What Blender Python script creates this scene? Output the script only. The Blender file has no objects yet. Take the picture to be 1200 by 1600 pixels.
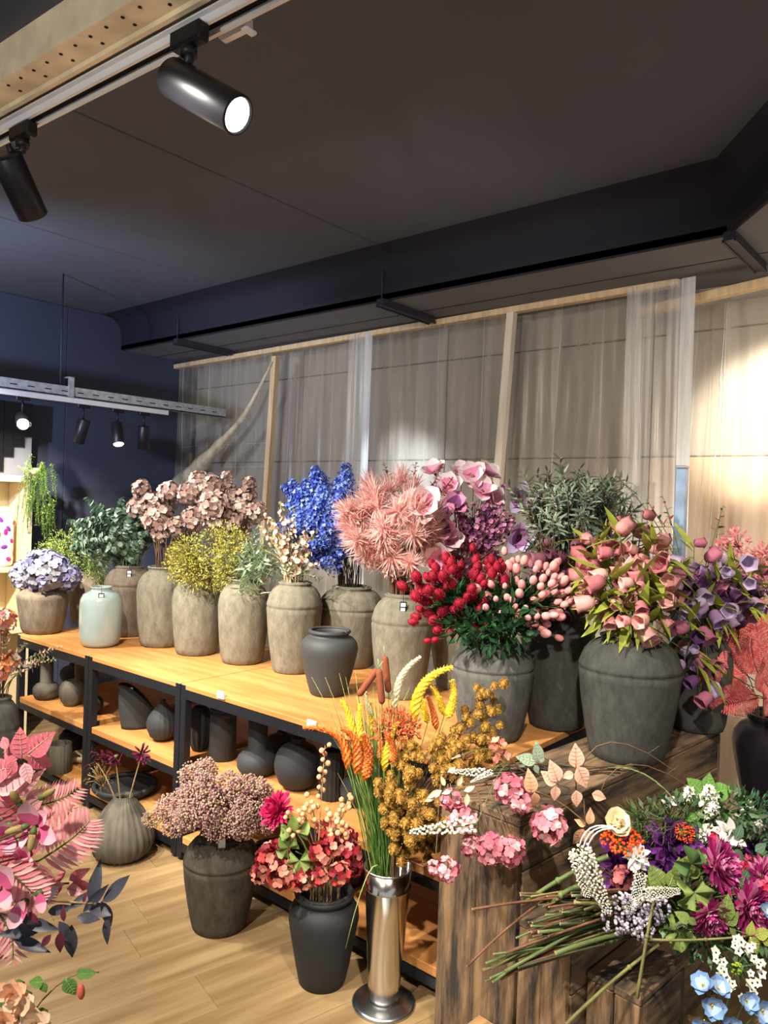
import bpy, math, random
from math import pi, sin, cos, radians
from mathutils import Vector, Matrix
V3 = Vector
SC = bpy.context.scene
COL = SC.collection

# ------------------------------------------------------------------ camera
FPX, HEAD, PITCH, ROLL, EYE = 1175.6, radians(50.142), radians(-0.736), radians(1.917), 1.55
FW = V3((-cos(HEAD), sin(HEAD), 0)); RT = V3((FW.y, -FW.x, 0)); UP = V3((0, 0, 1))

def cam_axes():
    f = FW * cos(PITCH) + UP * sin(PITCH)
    u0 = -FW * sin(PITCH) + UP * cos(PITCH)
    r = RT * cos(ROLL) + u0 * sin(ROLL)
    u = -RT * sin(ROLL) + u0 * cos(ROLL)
    return f, r, u
CF, CR, CU = cam_axes()
EYEP = V3((0, 0, EYE))
cam_d = bpy.data.cameras.new('camera'); cam = bpy.data.objects.new('camera', cam_d); COL.objects.link(cam)
cam_d.sensor_fit = 'VERTICAL'; cam_d.sensor_height = 36; cam_d.lens = FPX / 1600 * 36
cam_d.clip_start = 0.05; cam_d.clip_end = 60
m = Matrix.Identity(4)
for i, a in enumerate((CR, CU, -CF)):
    for j in range(3): m[j][i] = a[j]
m.translation = EYEP
cam.matrix_world = m
SC.camera = cam

def ray(px, py):
    return CF + CR * ((px - 600) / FPX) + CU * ((800 - py) / FPX)
def at_d(px, py, d): return EYEP + ray(px, py) * d
def at_z(px, py, z):
    r = ray(px, py); return EYEP + r * ((z - EYE) / r.z)
def at_y(px, py, y):
    r = ray(px, py); return EYEP + r * (y / r.y)
def at_x(px, py, x):
    r = ray(px, py); return EYEP + r * (x / r.x)
def depth(p): return (V3(p) - EYEP).dot(CF)

def proj(p):
    v = V3(p) - EYEP; d = v.dot(CF); return 600 + FPX * v.dot(CR) / d, 800 - FPX * v.dot(CU) / d

# ------------------------------------------------------------------ world, exposure
SC.view_settings.view_transform = 'Standard'; SC.view_settings.look = 'None'
SC.view_settings.gamma = 1; SC.view_settings.use_curve_mapping = False
SC.view_settings.exposure = 0.6
w = bpy.data.worlds.new('world'); SC.world = w; w.use_nodes = True
bg = w.node_tree.nodes['Background']; bg.inputs[0].default_value = (0.95, 0.96, 1.0, 1); bg.inputs[1].default_value = 0.40

def spot(name, loc, target, watts, color, deg, blend=0.5, radius=0.035):
    d = bpy.data.lights.new(name, 'SPOT'); d.energy = watts; d.color = color
    d.spot_size = radians(deg); d.spot_blend = blend; d.shadow_soft_size = radius
    o = bpy.data.objects.new(name, d); COL.objects.link(o); o.location = loc
    o.rotation_euler = (V3(target) - V3(loc)).to_track_quat('-Z', 'Y').to_euler()
    return o
WARM = (1.0, 0.84, 0.64); NEUT = (1.0, 0.92, 0.80); COOL = (0.80, 0.90, 1.0)
# the shop's track spotlights outside the frame, plus added fills for wall and beam
spot('track_spot_shelf_left', (-4.0, 0.75, 2.5), (-3.5, 2.3, 0.8), 230, NEUT, 64, .7)
spot('track_spot_shelf_middle', (-2.9, 0.7, 2.5), (-2.3, 2.4, 0.85), 230, NEUT, 64, .7)
spot('track_spot_pedestal', (-1.55, 0.6, 2.5), (-1.0, 2.5, 0.85), 230, NEUT, 60, .7)
spot('track_spot_floor', (-1.9, 0.1, 2.5), (-2.3, 1.5, 0.1), 200, NEUT, 80, .8)
spot('track_spot_pile', (-0.2, 0.55, 2.5), (-0.62, 1.9, 0.5), 190, NEUT, 64, .8)
spot('track_spot_pink', (-1.0, -0.4, 2.4), (-1.35, 0.5, 0.8), 145, NEUT, 78, .8)
spot('track_spot_panel', (0.35, 2.3, 2.25), (-0.5, 3.7, 1.5), 90, WARM, 90, .8)
spot('track_spot_panel_hot', (0.1, 2.4, 2.4), at_y(1235, 650, 3.7), 380, (1.0, 0.9, 0.72), 27, .6)
spot('track_spot_sheet', (-2.6, 1.0, 2.5), at_y(618, 728, 3.45), 480, COOL, 13, .9)
spot('fill_spot_wall_left', (-3.3, 1.0, 2.5), (-3.9, 3.6, 1.9), 55, NEUT, 66, .9)  # fill lamp without a fixture, added to brighten the left sheeting and studs
spot('fill_spot_wall_right', (-1.5, 1.0, 2.5), (-1.9, 3.6, 1.95), 50, NEUT, 66, .9)  # its twin, likewise added to lift the right part of the back wall
spot('track_spot_cupboard', (-3.3, 1.0, 2.4), (-4.9, 2.0, 1.0), 380, NEUT, 52, .6)
spot('fill_spot_beam', (-0.9, -0.9, 1.95), (-1.85, 0.95, 2.62), 45, NEUT, 46, .9)  # unseen low fill, added only to brighten the beam's underside
spot('track_spot_cool', (-3.75, 0.7, 2.0), (-4.6, 2.3, 2.4), 85, (0.58, 0.70, 1.0), 120, 1.0)

# ------------------------------------------------------------------ materials
def lin(c):
    return tuple(((x / 255) / 12.92 if x / 255 <= .04045 else ((x / 255 + .055) / 1.055) ** 2.4) for x in c) + (1,)
MATS = {}
def mat(name, col, rough=.6, metal=0.0, var=.18, scale=8.0, nrough=.5, bump=0.0, col2=None, stretch=None, thr=(.35, .65), emit=None, spec=.4, trans=0.0, objvar=0.0, detail=3, coat=0.0):
    if name in MATS: return MATS[name]
    M = bpy.data.materials.new(name); M.use_nodes = True; MATS[name] = M
    nt = M.node_tree; N = nt.nodes; L = nt.links; b = N['Principled BSDF']
    b.inputs['Roughness'].default_value = rough; b.inputs['Metallic'].default_value = metal
    b.inputs['Specular IOR Level'].default_value = spec
    b.inputs['Coat Weight'].default_value = coat
    c = lin(col)
    c2 = lin(col2) if col2 else tuple(min(1, x * (1 - 1.6 * var)) for x in c[:3]) + (1,)
    tc = N.new('ShaderNodeTexCoord'); mp = N.new('ShaderNodeMapping'); L.new(tc.outputs['Object'], mp.inputs[0])
    if stretch: mp.inputs['Scale'].default_value = stretch
    nz = N.new('ShaderNodeTexNoise'); nz.inputs['Scale'].default_value = scale; nz.inputs['Detail'].default_value = detail; nz.inputs['Roughness'].default_value = nrough
    L.new(mp.outputs[0], nz.inputs['Vector'])
    rp = N.new('ShaderNodeValToRGB'); rp.color_ramp.elements[0].position, rp.color_ramp.elements[1].position = thr
    rp.color_ramp.elements[0].color = c2; rp.color_ramp.elements[1].color = c
    L.new(nz.outputs['Fac'], rp.inputs['Fac']); out = rp.outputs['Color']
    if objvar:
        oi = N.new('ShaderNodeObjectInfo'); hs = N.new('ShaderNodeHueSaturation'); mr = N.new('ShaderNodeMapRange')
        mr.inputs['To Min'].default_value = 1 - objvar; mr.inputs['To Max'].default_value = 1 + objvar
        L.new(oi.outputs['Random'], mr.inputs['Value']); L.new(mr.outputs[0], hs.inputs['Value']); L.new(out, hs.inputs['Color']); out = hs.outputs['Color']
    L.new(out, b.inputs['Base Color'])
    if bump:
        bp = N.new('ShaderNodeBump'); bp.inputs['Strength'].default_value = bump; bp.inputs['Distance'].default_value = .004
        L.new(nz.outputs['Fac'], bp.inputs['Height']); L.new(bp.outputs[0], b.inputs['Normal'])
    if emit:
        b.inputs['Emission Color'].default_value = lin(emit[0]); b.inputs['Emission Strength'].default_value = emit[1]
    if trans:
        tb = N.new('ShaderNodeBsdfTranslucent'); mx = N.new('ShaderNodeMixShader'); mx.inputs[0].default_value = trans
        L.new(out, tb.inputs['Color']); L.new(b.outputs[0], mx.inputs[1]); L.new(tb.outputs[0], mx.inputs[2])
        L.new(mx.outputs[0], N['Material Output'].inputs['Surface'])
    return M
def petal(name, col, var=.1, trans=.16, rough=.55, objvar=.1, **k):
    return mat(name, col, rough=rough, var=var, scale=25, trans=trans, objvar=objvar, spec=.25, **k)

# ------------------------------------------------------------------ mesh builder
def perp(d):
    d = V3(d).normalized(); a = V3((0, 0, 1)) if abs(d.z) < .9 else V3((1, 0, 0))
    s = d.cross(a).normalized(); return s, s.cross(d).normalized()
class MB:
    def __init__(s): s.v = []; s.f = []; s.m = []
    def add(s, vs, fs, m=0):
        b = len(s.v); s.v.extend([tuple(x) for x in vs]); s.f.extend([tuple(i + b for i in f) for f in fs]); s.m.extend([m] * len(fs)); return s
    def box(s, lo, hi, m=0, M=None):
        x0, y0, z0 = lo; x1, y1, z1 = hi
        vs = [V3(q) for q in ((x0,y0,z0),(x1,y0,z0),(x1,y1,z0),(x0,y1,z0),(x0,y0,z1),(x1,y0,z1),(x1,y1,z1),(x0,y1,z1))]
        if M is not None: vs = [M @ q for q in vs]
        return s.add(vs, [(3,2,1,0),(4,5,6,7),(0,1,5,4),(1,2,6,5),(2,3,7,6),(3,0,4,7)], m)
    def cbox(s, lo, hi, c=.003, m=0, M=None):
        # box with chamfered vertical and top edges
        x0, y0, z0 = lo; x1, y1, z1 = hi
        def ring(i, z): return [(x0+i,y0,z),(x1-i,y0,z),(x1,y0+i,z),(x1,y1-i,z),(x1-i,y1,z),(x0+i,y1,z),(x0,y1-i,z),(x0,y0+i,z)]
        def ins(i, z): return [(x0+i,y0+i,z),(x1-i,y0+i,z),(x1-i,y0+i,z),(x1-i,y1-i,z),(x1-i,y1-i,z),(x0+i,y1-i,z),(x0+i,y1-i,z),(x0+i,y0+i,z)]
        R = [ins(c, z0), ring(c, z0 + c), ring(c, z1 - c), ins(c, z1)]
        vs = [V3(q) for r in R for q in r]
        if M is not None: vs = [M @ q for q in vs]
        fs = [(k*8+i, k*8+(i+1) % 8, k*8+8+(i+1) % 8, k*8+8+i) for k in range(3) for i in range(8)]
        fs += [(7,5,3,1), (24,26,28,30)]
        return s.add(vs, fs, m)
    def tube(s, pts, r, n=5, m=0, cap=True):
        pts = [V3(p) for p in pts]; k = len(pts)
        rs = r if isinstance(r, (list, tuple)) else [r] * k
        vs = []; sd = None
        for i, p in enumerate(pts):
            t = (pts[min(i+1, k-1)] - pts[max(i-1, 0)])
            t = t.normalized() if t.length > 1e-9 else V3((0,0,1))
            if sd is None: sd, _ = perp(t)
            else:
                sd = sd - t * sd.dot(t); sd = sd.normalized() if sd.length > 1e-6 else perp(t)[0]
            u = t.cross(sd)
            for j in range(n):
                a = 2 * pi * j / n; vs.append(p + (sd * cos(a) + u * sin(a)) * rs[i])
        fs = [(i*n+j, i*n+(j+1) % n, (i+1)*n+(j+1) % n, (i+1)*n+j) for i in range(k-1) for j in range(n)]
        if cap: fs += [tuple(range(n-1, -1, -1)), tuple(range((k-1)*n, k*n))]
        return s.add(vs, fs, m)
    def lathe(s, prof, n=32, c=(0,0,0), m=0, fn=None):
        c = V3(c); vs = []
        for (r, z) in prof:
            for j in range(n):
                a = 2 * pi * j / n; q = r * (fn(a, z) if fn else 1)
                vs.append(c + V3((q * cos(a), q * sin(a), z)))
        k = len(prof)
        fs = [(i*n+j, i*n+(j+1) % n, (i+1)*n+(j+1) % n, (i+1)*n+j) for i in range(k-1) for j in range(n)]
        fs += [tuple(range(n-1, -1, -1)), tuple(range((k-1)*n, k*n))]
        return s.add(vs, fs, m)
    def kite(s, p, d, nrm, L, W, m=0, fold=.25, mid=.5):
        p = V3(p); d = V3(d).normalized(); nrm = V3(nrm); sd = d.cross(nrm)
        sd = sd.normalized() if sd.length > 1e-6 else perp(d)[0]
        up = sd.cross(d)
        q = p + d * (L * mid) + up * (W * fold)
        return s.add([p, q + sd * W * .5, p + d * L, q - sd * W * .5], [(0, 1, 2), (0, 2, 3)], m)
    def leaf(s, p, d, nrm, L, W, curl=.15, fold=.15, k=5, a=.8, tip=1.0, m=0, mb=None, twist=0):
        p = V3(p); d = V3(d).normalized(); sd = d.cross(V3(nrm))
        sd = sd.normalized() if sd.length > 1e-6 else perp(d)[0]
        up = sd.cross(d).normalized(); vs = []
        for i in range(k + 1):
            t = i / k; wd = W * .5 * (sin(pi * min(1, t ** a)) ** tip if 0 < t < 1 else .04)
            c = p + d * (L * t) - up * (curl * L * t * t)
            e = sd * cos(twist * t) + up * sin(twist * t)
            vs += [c - e * wd + up * (fold * wd), c, c + e * wd + up * (fold * wd)]
        fs = []; ms = []
        for i in range(k):
            o = i * 3
            for f in ((o, o+1, o+4, o+3), (o+1, o+2, o+5, o+4)):
                fs.append(f); ms.append(mb if (mb is not None and i < k * .45) else m)
        b = len(s.v); s.v.extend([tuple(x) for x in vs]); s.f.extend([tuple(i + b for i in f) for f in fs]); s.m.extend(ms)
        return s
    def ball(s, c, r, m=0, nu=8, nv=5, fn=None, sz=1.0, M=None):
        c = V3(c); vs = [V3((0, 0, -r * sz))]
        for i in range(1, nv):
            th = pi * i / nv
            for j in range(nu):
                a = 2 * pi * j / nu; q = r * (fn(a, th) if fn else 1)
                vs.append(V3((q * sin(th) * cos(a), q * sin(th) * sin(a), -q * cos(th) * sz)))
        vs.append(V3((0, 0, r * sz)))
        if M is not None: vs = [M @ x for x in vs]
        vs = [x + c for x in vs]
        fs = [(0, 1 + (j+1) % nu, 1 + j) for j in range(nu)]
        for i in range(nv - 2):
            o = 1 + i * nu
            fs += [(o+j, o+(j+1) % nu, o+nu+(j+1) % nu, o+nu+j) for j in range(nu)]
        o = 1 + (nv - 2) * nu; e = len(vs) - 1
        fs += [(o+j, o+(j+1) % nu, e) for j in range(nu)]
        return s.add(vs, fs, m)
    def mesh(s, name, mats, smooth=True):
        me = bpy.data.meshes.new(name); me.from_pydata(s.v, [], s.f)
        for x in (mats if isinstance(mats, (list, tuple)) else [mats]): me.materials.append(x)
        me.polygons.foreach_set('material_index', s.m)
        me.polygons.foreach_set('use_smooth', [smooth] * len(s.f)); me.update()
        return me

def obj(name, me, parent=None, M=None, label=None, kind=None, mats=None, smooth=True):
    if isinstance(me, MB): me = me.mesh(name, mats, smooth)
    o = bpy.data.objects.new(name, me); COL.objects.link(o)
    W = M if M is not None else Matrix.Identity(4)
    if parent is not None:
        o.parent = parent; o.matrix_basis = WM[parent.name].inverted() @ W
    else: o.matrix_basis = W
    WM[o.name] = W.copy()
    if label: o['label'] = label
    if kind: o['kind'] = kind
    return o
WM = {}
def thing(name, label, cat, loc=(0, 0, 0), group=None, rz=0):
    o = bpy.data.objects.new(name, None); COL.objects.link(o); o.empty_display_size = .05
    W = Matrix.Translation(V3(loc)) @ Matrix.Rotation(rz, 4, 'Z'); o.matrix_basis = W; WM[o.name] = W
    o['label'] = label; o['category'] = cat
    if group: o['group'] = group
    return o
def tag(o, label, cat, group=None):
    o['label'] = label; o['category'] = cat
    if group: o['group'] = group
    return o
def struct(name, mb, mats, parent=None, smooth=False):
    return obj(name, mb, parent, mats=mats, kind=None if parent else 'structure', smooth=smooth)
def frame(d, p, spin=0, s=1.0, up=None):
    d = V3(d).normalized()
    if up is not None:
        x = V3(up).cross(d); x = x.normalized() if x.length > 1e-5 else perp(d)[0]
    else: x = perp(d)[0]
    y = d.cross(x); x2 = x * cos(spin) + y * sin(spin); y2 = d.cross(x2)
    M = Matrix.Identity(4)
    for i, a in enumerate((x2, y2, d)):
        for j in range(3): M[j][i] = a[j] * s
    M.translation = V3(p); return M
def bez(a, b, c, n=7):
    a, b, c = V3(a), V3(b), V3(c)
    return [a * (1-t) ** 2 + c * (2 * t * (1-t)) + b * t * t for t in [i / n for i in range(n + 1)]]
def fib(n, rng, jit=.35):
    out = []
    for i in range(n):
        z = 1 - 2 * (i + .5) / n; a = i * 2.399963 + rng.uniform(-jit, jit); r = math.sqrt(max(0, 1 - z * z))
        out.append(V3((r * cos(a), r * sin(a), z)))
    return out


# ------------------------------------------------------------------ the room
WY, WX, ZC, ZS = 3.5, -5.15, 2.85, 2.62          # back wall, left wall, ceiling, lower ceiling strip
m_ceil = mat('ceiling_paint', (88, 93, 104), .75, var=.06, scale=1.5)
m_navy = mat('bulkhead_paint', (34, 36, 50), .7, var=.05, scale=2)
m_strip = mat('soffit_paint', (122, 124, 130), .8, var=.05, scale=2)
m_wall = mat('wall_navy', (72, 78, 98), .7, var=.08, scale=1.5)
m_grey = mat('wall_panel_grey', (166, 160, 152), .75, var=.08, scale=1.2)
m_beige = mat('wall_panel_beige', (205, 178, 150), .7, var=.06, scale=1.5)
m_gap = mat('joint_dark', (20, 19, 20), .9)
m_floor = mat('oak_laminate', (164, 138, 100), .42, var=.2, scale=3, stretch=(6, .55, 1), col2=(130, 104, 70), bump=.05, objvar=.09, detail=5)
m_floorknot = mat('floor_base', (120, 90, 55), .7)
m_galv = mat('galvanised_steel', (186, 190, 196), .45, .25, var=.2, scale=30, objvar=.03)
m_white = mat('white_paint_metal', (225, 225, 228), .4, .1, var=.03)
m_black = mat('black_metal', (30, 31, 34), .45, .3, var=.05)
m_lamp = mat('lamp_black', (34, 34, 40), .38, .2, var=.05)
m_lens = mat('lamp_lens', (255, 250, 235), .3, var=0, emit=((255, 246, 226), 22))
m_pine = mat('raw_pine', (236, 208, 166), .6, var=.15, scale=5, stretch=(8, 8, .8))
m_pinew = mat('pale_lath', (240, 230, 212), .6, var=.1, scale=5, stretch=(8, 8, .8))

# floor: laminate planks, each a part
fl = struct('floor', MB().box((-7, -4, -.06), (2.5, WY + .6, -.012)), m_floorknot)
FA = radians(-14)
FM = Matrix.Rotation(FA, 4, 'Z')
rngf = random.Random(3)
pw, pl = .19, 1.28
plank_mesh = MB().cbox((0.0006, 0.0006, -.012), (pw - .0006, pl - .0006, 0), .0012).mesh('plank', m_floor, False)
npl = 0
for i in range(-34, 8):
    off = rngf.uniform(0, pl)
    for j in range(-2, 6):
        M = FM @ Matrix.Translation((i * pw, j * pl + off - pl, 0))
        c = M @ V3((pw / 2, pl / 2, 0))
        if -5.6 < c.x < .9 and -.5 < c.y < 4.2 and npl < 298:
            obj('plank', plank_mesh, fl, M); npl += 1

# walls
wb = struct('wall_back', MB().box((WX - .2, WY + .26, 0), (2.5, WY + .4, ZC)), m_gap)
x = WX
k = 0
while x < 2.2:                       # sheet panels behind the plastic, joints level with those seen through it
    x1 = x + 1.25
    z = 0
    for z1 in (.62, 1.22, 1.82, 2.42, ZC):
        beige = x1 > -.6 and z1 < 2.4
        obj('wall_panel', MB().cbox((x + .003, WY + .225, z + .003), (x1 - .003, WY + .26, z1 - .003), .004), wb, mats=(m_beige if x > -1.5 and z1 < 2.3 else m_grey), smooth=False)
        z = z1
    x = x1
wl = struct('wall_left', MB().box((WX - .15, -4, 0), (WX, WY + .3, ZC)), m_wall)
for y0 in (1.4, 2.62):
    obj('wall_sheet', MB().cbox((WX, y0 + .002, 0), (WX + .012, min(y0 + 1.218, WY + .22), ZC - .002), .002), wl, mats=m_wall, smooth=False)
# grey partition end on the left
yp = at_x(50, 700, -5.0).y
struct('wall_partition', MB().cbox((WX + .013, .6, 0), (-5.0, yp, 1.95), .004), mat('partition_grey', (150, 148, 150), .7, var=.05))
# stepped dark shape on the partition, with two tiny pale marks
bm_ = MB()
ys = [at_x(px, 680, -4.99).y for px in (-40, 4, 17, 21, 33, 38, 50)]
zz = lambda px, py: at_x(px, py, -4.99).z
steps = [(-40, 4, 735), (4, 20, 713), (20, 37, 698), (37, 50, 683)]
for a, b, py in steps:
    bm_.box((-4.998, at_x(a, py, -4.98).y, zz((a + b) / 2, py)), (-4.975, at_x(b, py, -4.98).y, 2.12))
sb = thing('stepped_dark_shape', 'black stepped shape high at the end of the grey partition', 'board', (-4.99, 2.2, 1.8))
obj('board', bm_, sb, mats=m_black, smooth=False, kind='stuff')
q1 = at_x(40, 664, -4.972); q2 = at_x(46, 663, -4.972)
obj('mark', MB().box((-4.974, q1.y - .010, q1.z - .012), (-4.970, q1.y + .010, q1.z - .008)).box((-4.974, q1.y + .007, q1.z - .012), (-4.970, q1.y + .011, q1.z + .014)), sb, mats=m_white, smooth=False, kind='stuff')
ringm = MB(); pts = [V3((-4.972, q2.y + .011 * cos(a), q2.z + .015 * sin(a))) for a in [i * pi / 6 for i in range(13)]]
ringm.tube(pts, .004, 4); obj('ring_mark', ringm, sb, mats=m_white)

# ceiling with a joint, bulkhead, lower strip
cl = struct('ceiling', MB().box((-7, -4, ZC + .03), (2.5, WY + .4, ZC + .1)), m_gap)
xs = at_z(130, 180, ZC).x
ye = at_z(590, 470, ZS).y
for a, b in ((-6.9, xs - 1.25), (xs - 1.25, xs), (xs, xs + 3.4), (xs + 3.4, 2.4)):
    obj('ceiling_panel', MB().cbox((a + .004, -3.9, ZC), (b - .004, ye - .001, ZC + .03), .003), cl, mats=m_ceil, smooth=False)
xr = at_z(1130, 360, ZS).x
corner = at_z(1215, 298, ZS)
prof = [(ye - .16, ZC), (ye - .08, ZC - .012), (ye - .03, ZC - .045), (ye - .006, ZC - .10), (ye, ZC - .16), (ye, ZS + .0), (ye + .02, ZS - .004)]
bh = MB()
xs_ = [-5.15, xr, corner.x]; ysh = [0, 0, corner.y - ye]
vs = []
for xi, yi in zip(xs_, ysh):
    for (y, z) in prof: vs.append((xi, y + yi, z))
n_ = len(prof)
bh.add(vs, [(c * n_ + i, c * n_ + i + 1, (c + 1) * n_ + i + 1, (c + 1) * n_ + i) for c in range(2) for i in range(n_ - 1)])
struct('trim_1', bh, m_navy, smooth=True)          # bulkhead between ceiling and lower strip
sf = MB()
y1 = corner.y
sf.add([(WX, ye, ZS), (xr, ye, ZS), (corner.x, y1, ZS), (2.4, y1 - .9, ZS), (2.4, WY + .26, ZS), (WX, WY + .26, ZS),
        (WX, ye, ZS + .03), (xr, ye, ZS + .03), (corner.x, y1, ZS + .03), (2.4, y1 - .9, ZS + .03), (2.4, WY + .26, ZS + .03), (WX, WY + .26, ZS + .03)],
       [(5, 4, 3, 2, 1, 0), (6, 7, 8, 9, 10, 11), (0, 1, 7, 6), (1, 2, 8, 7), (2, 3, 9, 8)])
st = struct('trim_2', sf, m_strip)
obj('joint_line', MB().box((WX, ye + .30, ZS - .002), (2.3, ye + .304, ZS + .001)), st, mats=m_gap, smooth=False)

# dark steel hangers that cross the lower strip, each with its rod
m_hang = mat('hanger_steel', (62, 64, 76), .5, .4, var=.05)
for i, (px, py, lab) in enumerate(((1133, 362, 'dark steel channel under the lower ceiling strip, above the loose plastic flap'),
                                   (590, 471, 'dark steel channel under the lower ceiling strip, above the middle of the plastic'),
                                   (266, 531, 'dark steel channel under the lower ceiling strip, near the navy wall'))):
    p = at_z(px, py, ZS - .02)
    t = thing('ceiling_hanger', lab, 'hanger', (p.x, ye, ZS))
    y2 = WY - .03
    g = MB().box((p.x - .022, ye - .03, ZS - .036), (p.x + .022, y2, ZS - .002))
    g.box((p.x - .026, ye - .03, ZS - .042), (p.x - .018, y2, ZS - .03)); g.box((p.x + .018, ye - .03, ZS - .042), (p.x + .026, y2, ZS - .03))
    obj('channel', g, t, mats=m_hang, smooth=False, kind='stuff')
    obj('rod', MB().tube([(p.x, ye - .015, ZS - .01), (p.x, ye - .015, ZC + .01)], .004, 6), t, mats=m_hang)

# pine rails and studs that carry the plastic sheeting
ra = at_y(272, 574, WY + .02); rb = at_y(1062, 441, WY + .02)
def rail(name, a, b, h, dep, mm):
    a, b = V3(a), V3(b); d = (b - a).normalized(); up = V3((0, 0, 1)); sd = d.cross(up).normalized(); up = sd.cross(d)
    M = Matrix.Identity(4)
    for i, ax in enumerate((d, sd, up)):
        for j in range(3): M[j][i] = ax[j]
    M.translation = a
    return struct(name, MB().cbox((0, -dep / 2, -h / 2), ((b - a).length, dep / 2, h / 2), .003, M=M), mm)
rail('trim_3', ra, rb, .034, .05, m_pine)
rail('trim_4', at_y(1000, 488, WY + .02), at_y(1320, 413, WY + .02), .04, .05, m_pine)
def stud(px0, py0, px1, py1, lab):
    py0 += 1
    a = at_y(px0, py0, WY - .03); b = at_y(px1, py1, WY - .03); d = (b - a) / (b.z - a.z)
    b = a + d * (0.005 - a.z); mb = MB()
    hw, hd = .021, .02
    vs = []
    for c in (b, a):
        for sx, sy in ((-1, -1), (1, -1), (1, 1), (-1, 1)): vs.append((c.x + sx * hw, c.y + sy * hd, c.z))
    mb.add(vs, [(3, 2, 1, 0), (4, 5, 6, 7), (0, 1, 5, 4), (1, 2, 6, 5), (2, 3, 7, 6), (3, 0, 4, 7)])
    tag(obj('stud', mb, mats=m_pinew if px0 > 600 else m_pine, smooth=False), lab, 'stud')
stud(431, 556, 416, 786, 'raw pine stud before the plastic, behind the dried pink hydrangeas')
stud(800, 488, 779, 745, 'pale upright lath before the plastic, behind the magnolias')

# plastic sheeting
def plastic_mat(name, dens, tint):
    M = bpy.data.materials.new(name); M.use_nodes = True; nt = M.node_tree; N = nt.nodes; L = nt.links
    b = N['Principled BSDF']; b.inputs['Base Color'].default_value = lin(tint); b.inputs['Roughness'].default_value = .28; b.inputs['Specular IOR Level'].default_value = .5
    tr = N.new('ShaderNodeBsdfTransparent'); mx = N.new('ShaderNodeMixShader')
    tc = N.new('ShaderNodeTexCoord'); mp = N.new('ShaderNodeMapping'); mp.inputs['Scale'].default_value = (7, 1, .5)
    nz = N.new('ShaderNodeTexNoise'); nz.inputs['Scale'].default_value = 3; nz.inputs['Detail'].default_value = 4
    mr = N.new('ShaderNodeMapRange'); mr.inputs['From Min'].default_value = .35; mr.inputs['From Max'].default_value = .75
    mr.inputs['To Min'].default_value = dens * .6; mr.inputs['To Max'].default_value = dens * 1.7
    L.new(tc.outputs['Object'], mp.inputs[0]); L.new(mp.outputs[0], nz.inputs['Vector']); L.new(nz.outputs['Fac'], mr.inputs['Value'])
    L.new(mr.outputs[0], mx.inputs[0]); L.new(tr.outputs[0], mx.inputs[1]); L.new(b.outputs[0], mx.inputs[2])
    L.new(mx.outputs[0], N['Material Output'].inputs['Surface']); return M
m_pl = plastic_mat('clear_plastic', .30, (200, 190, 175)); m_pl2 = plastic_mat('clear_plastic_double', .42, (215, 212, 210)); m_tape = plastic_mat('plastic_edge', .6, (225, 228, 232)); m_swag = plastic_mat('plastic_bunched', .5, (232, 220, 190))
def sheet(px0, px1, label, mm, seed, y=WY - .02, amp=.016, ztop=None, zbot=.3, nf=9, lean=0, edge=0, dz=0):
    r = random.Random(seed)
    xa, xb = max(at_y(px0, 560, y).x, WX + .03), at_y(px1, 560, y).x
    nu, nv = 90, 14
    ph = [(r.uniform(2, nf), r.uniform(0, 6.28), r.uniform(.3, 1), r.uniform(-.8, .8)) for _ in range(7)]
    vs = []
    for j in range(nv + 1):
        t = j / nv
        for i in range(nu + 1):
            s = i / nu; x = xa + (xb - xa) * s
            zt = (ra.z + (rb.z - ra.z) * (x - ra.x) / (rb.x - ra.x) + .012 + dz) if ztop is None else ztop
            z = zt + (zbot - zt) * t
            d = 0
            for k, (fq, p0, am, sl) in enumerate(ph):
                d += am * abs(sin(fq * pi * (s + sl * t * .25) + p0)) ** 3
            yy = y - amp * d * (.25 + .75 * t) * .6
            vs.append((x + lean * t, yy, z))
    fs = [(j * (nu + 1) + i, j * (nu + 1) + i + 1, (j + 1) * (nu + 1) + i + 1, (j + 1) * (nu + 1) + i) for j in range(nv) for i in range(nu)]
    root = thing('plastic_sheet', label, 'sheet', ((xa + xb) / 2, y, zbot))
    obj('film', MB().add(vs, fs), root, mats=mm)
    # welded fold lines: thin creases that catch the light
    cr = MB()
    for c in range(3):
        i0 = r.randrange(3, nu - 3); dj = r.choice((-1, 0, 0, 1)) * r.randrange(0, 10)
        for j in range(nv):
            pass
        pts = [V3(vs[j * (nu + 1) + max(0, min(nu, i0 + int(dj * j / nv)))]) + V3((0, -.003, 0)) for j in range(nv + 1)]
        cr.tube(pts, r.uniform(.0008, .0022), 4)
    for c in range(2):
        j = r.randrange(3, nv - 2)
        pts = [V3(vs[j * (nu + 1) + i]) + V3((0, -.003, 0)) for i in range(0, nu + 1, 3)]
        cr.tube(pts, .0012, 4)
    obj('fold_lines', cr, root, mats=m_tape, kind='stuff')
    if edge:
        pts = [V3(vs[j * (nu + 1) + (nu if edge > 0 else 0)]) for j in range(nv + 1)]
        e = MB(); wv = []
        for p in pts: wv += [p + V3((-.03, -.006, 0)), p + V3((.03, -.008, 0))]
        e.add(wv, [(2 * i, 2 * i + 1, 2 * i + 3, 2 * i + 2) for i in range(len(pts) - 1)])
        obj('hem', e, root, mats=m_tape)
    return root
sheet(266, 428, 'clear plastic sheet hanging beside the navy wall', m_pl, 1, amp=.03, y=WY + .04)
sheet(422, 560, 'clear plastic sheet hanging behind the dried pink hydrangeas', m_pl, 2, y=WY + .09, amp=.02, nf=14)
sheet(545, 577, 'narrow doubled plastic strip hanging behind the blue flowers', m_pl2, 5, y=WY - .085, amp=.012, nf=4, edge=1, dz=-.032)
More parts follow.
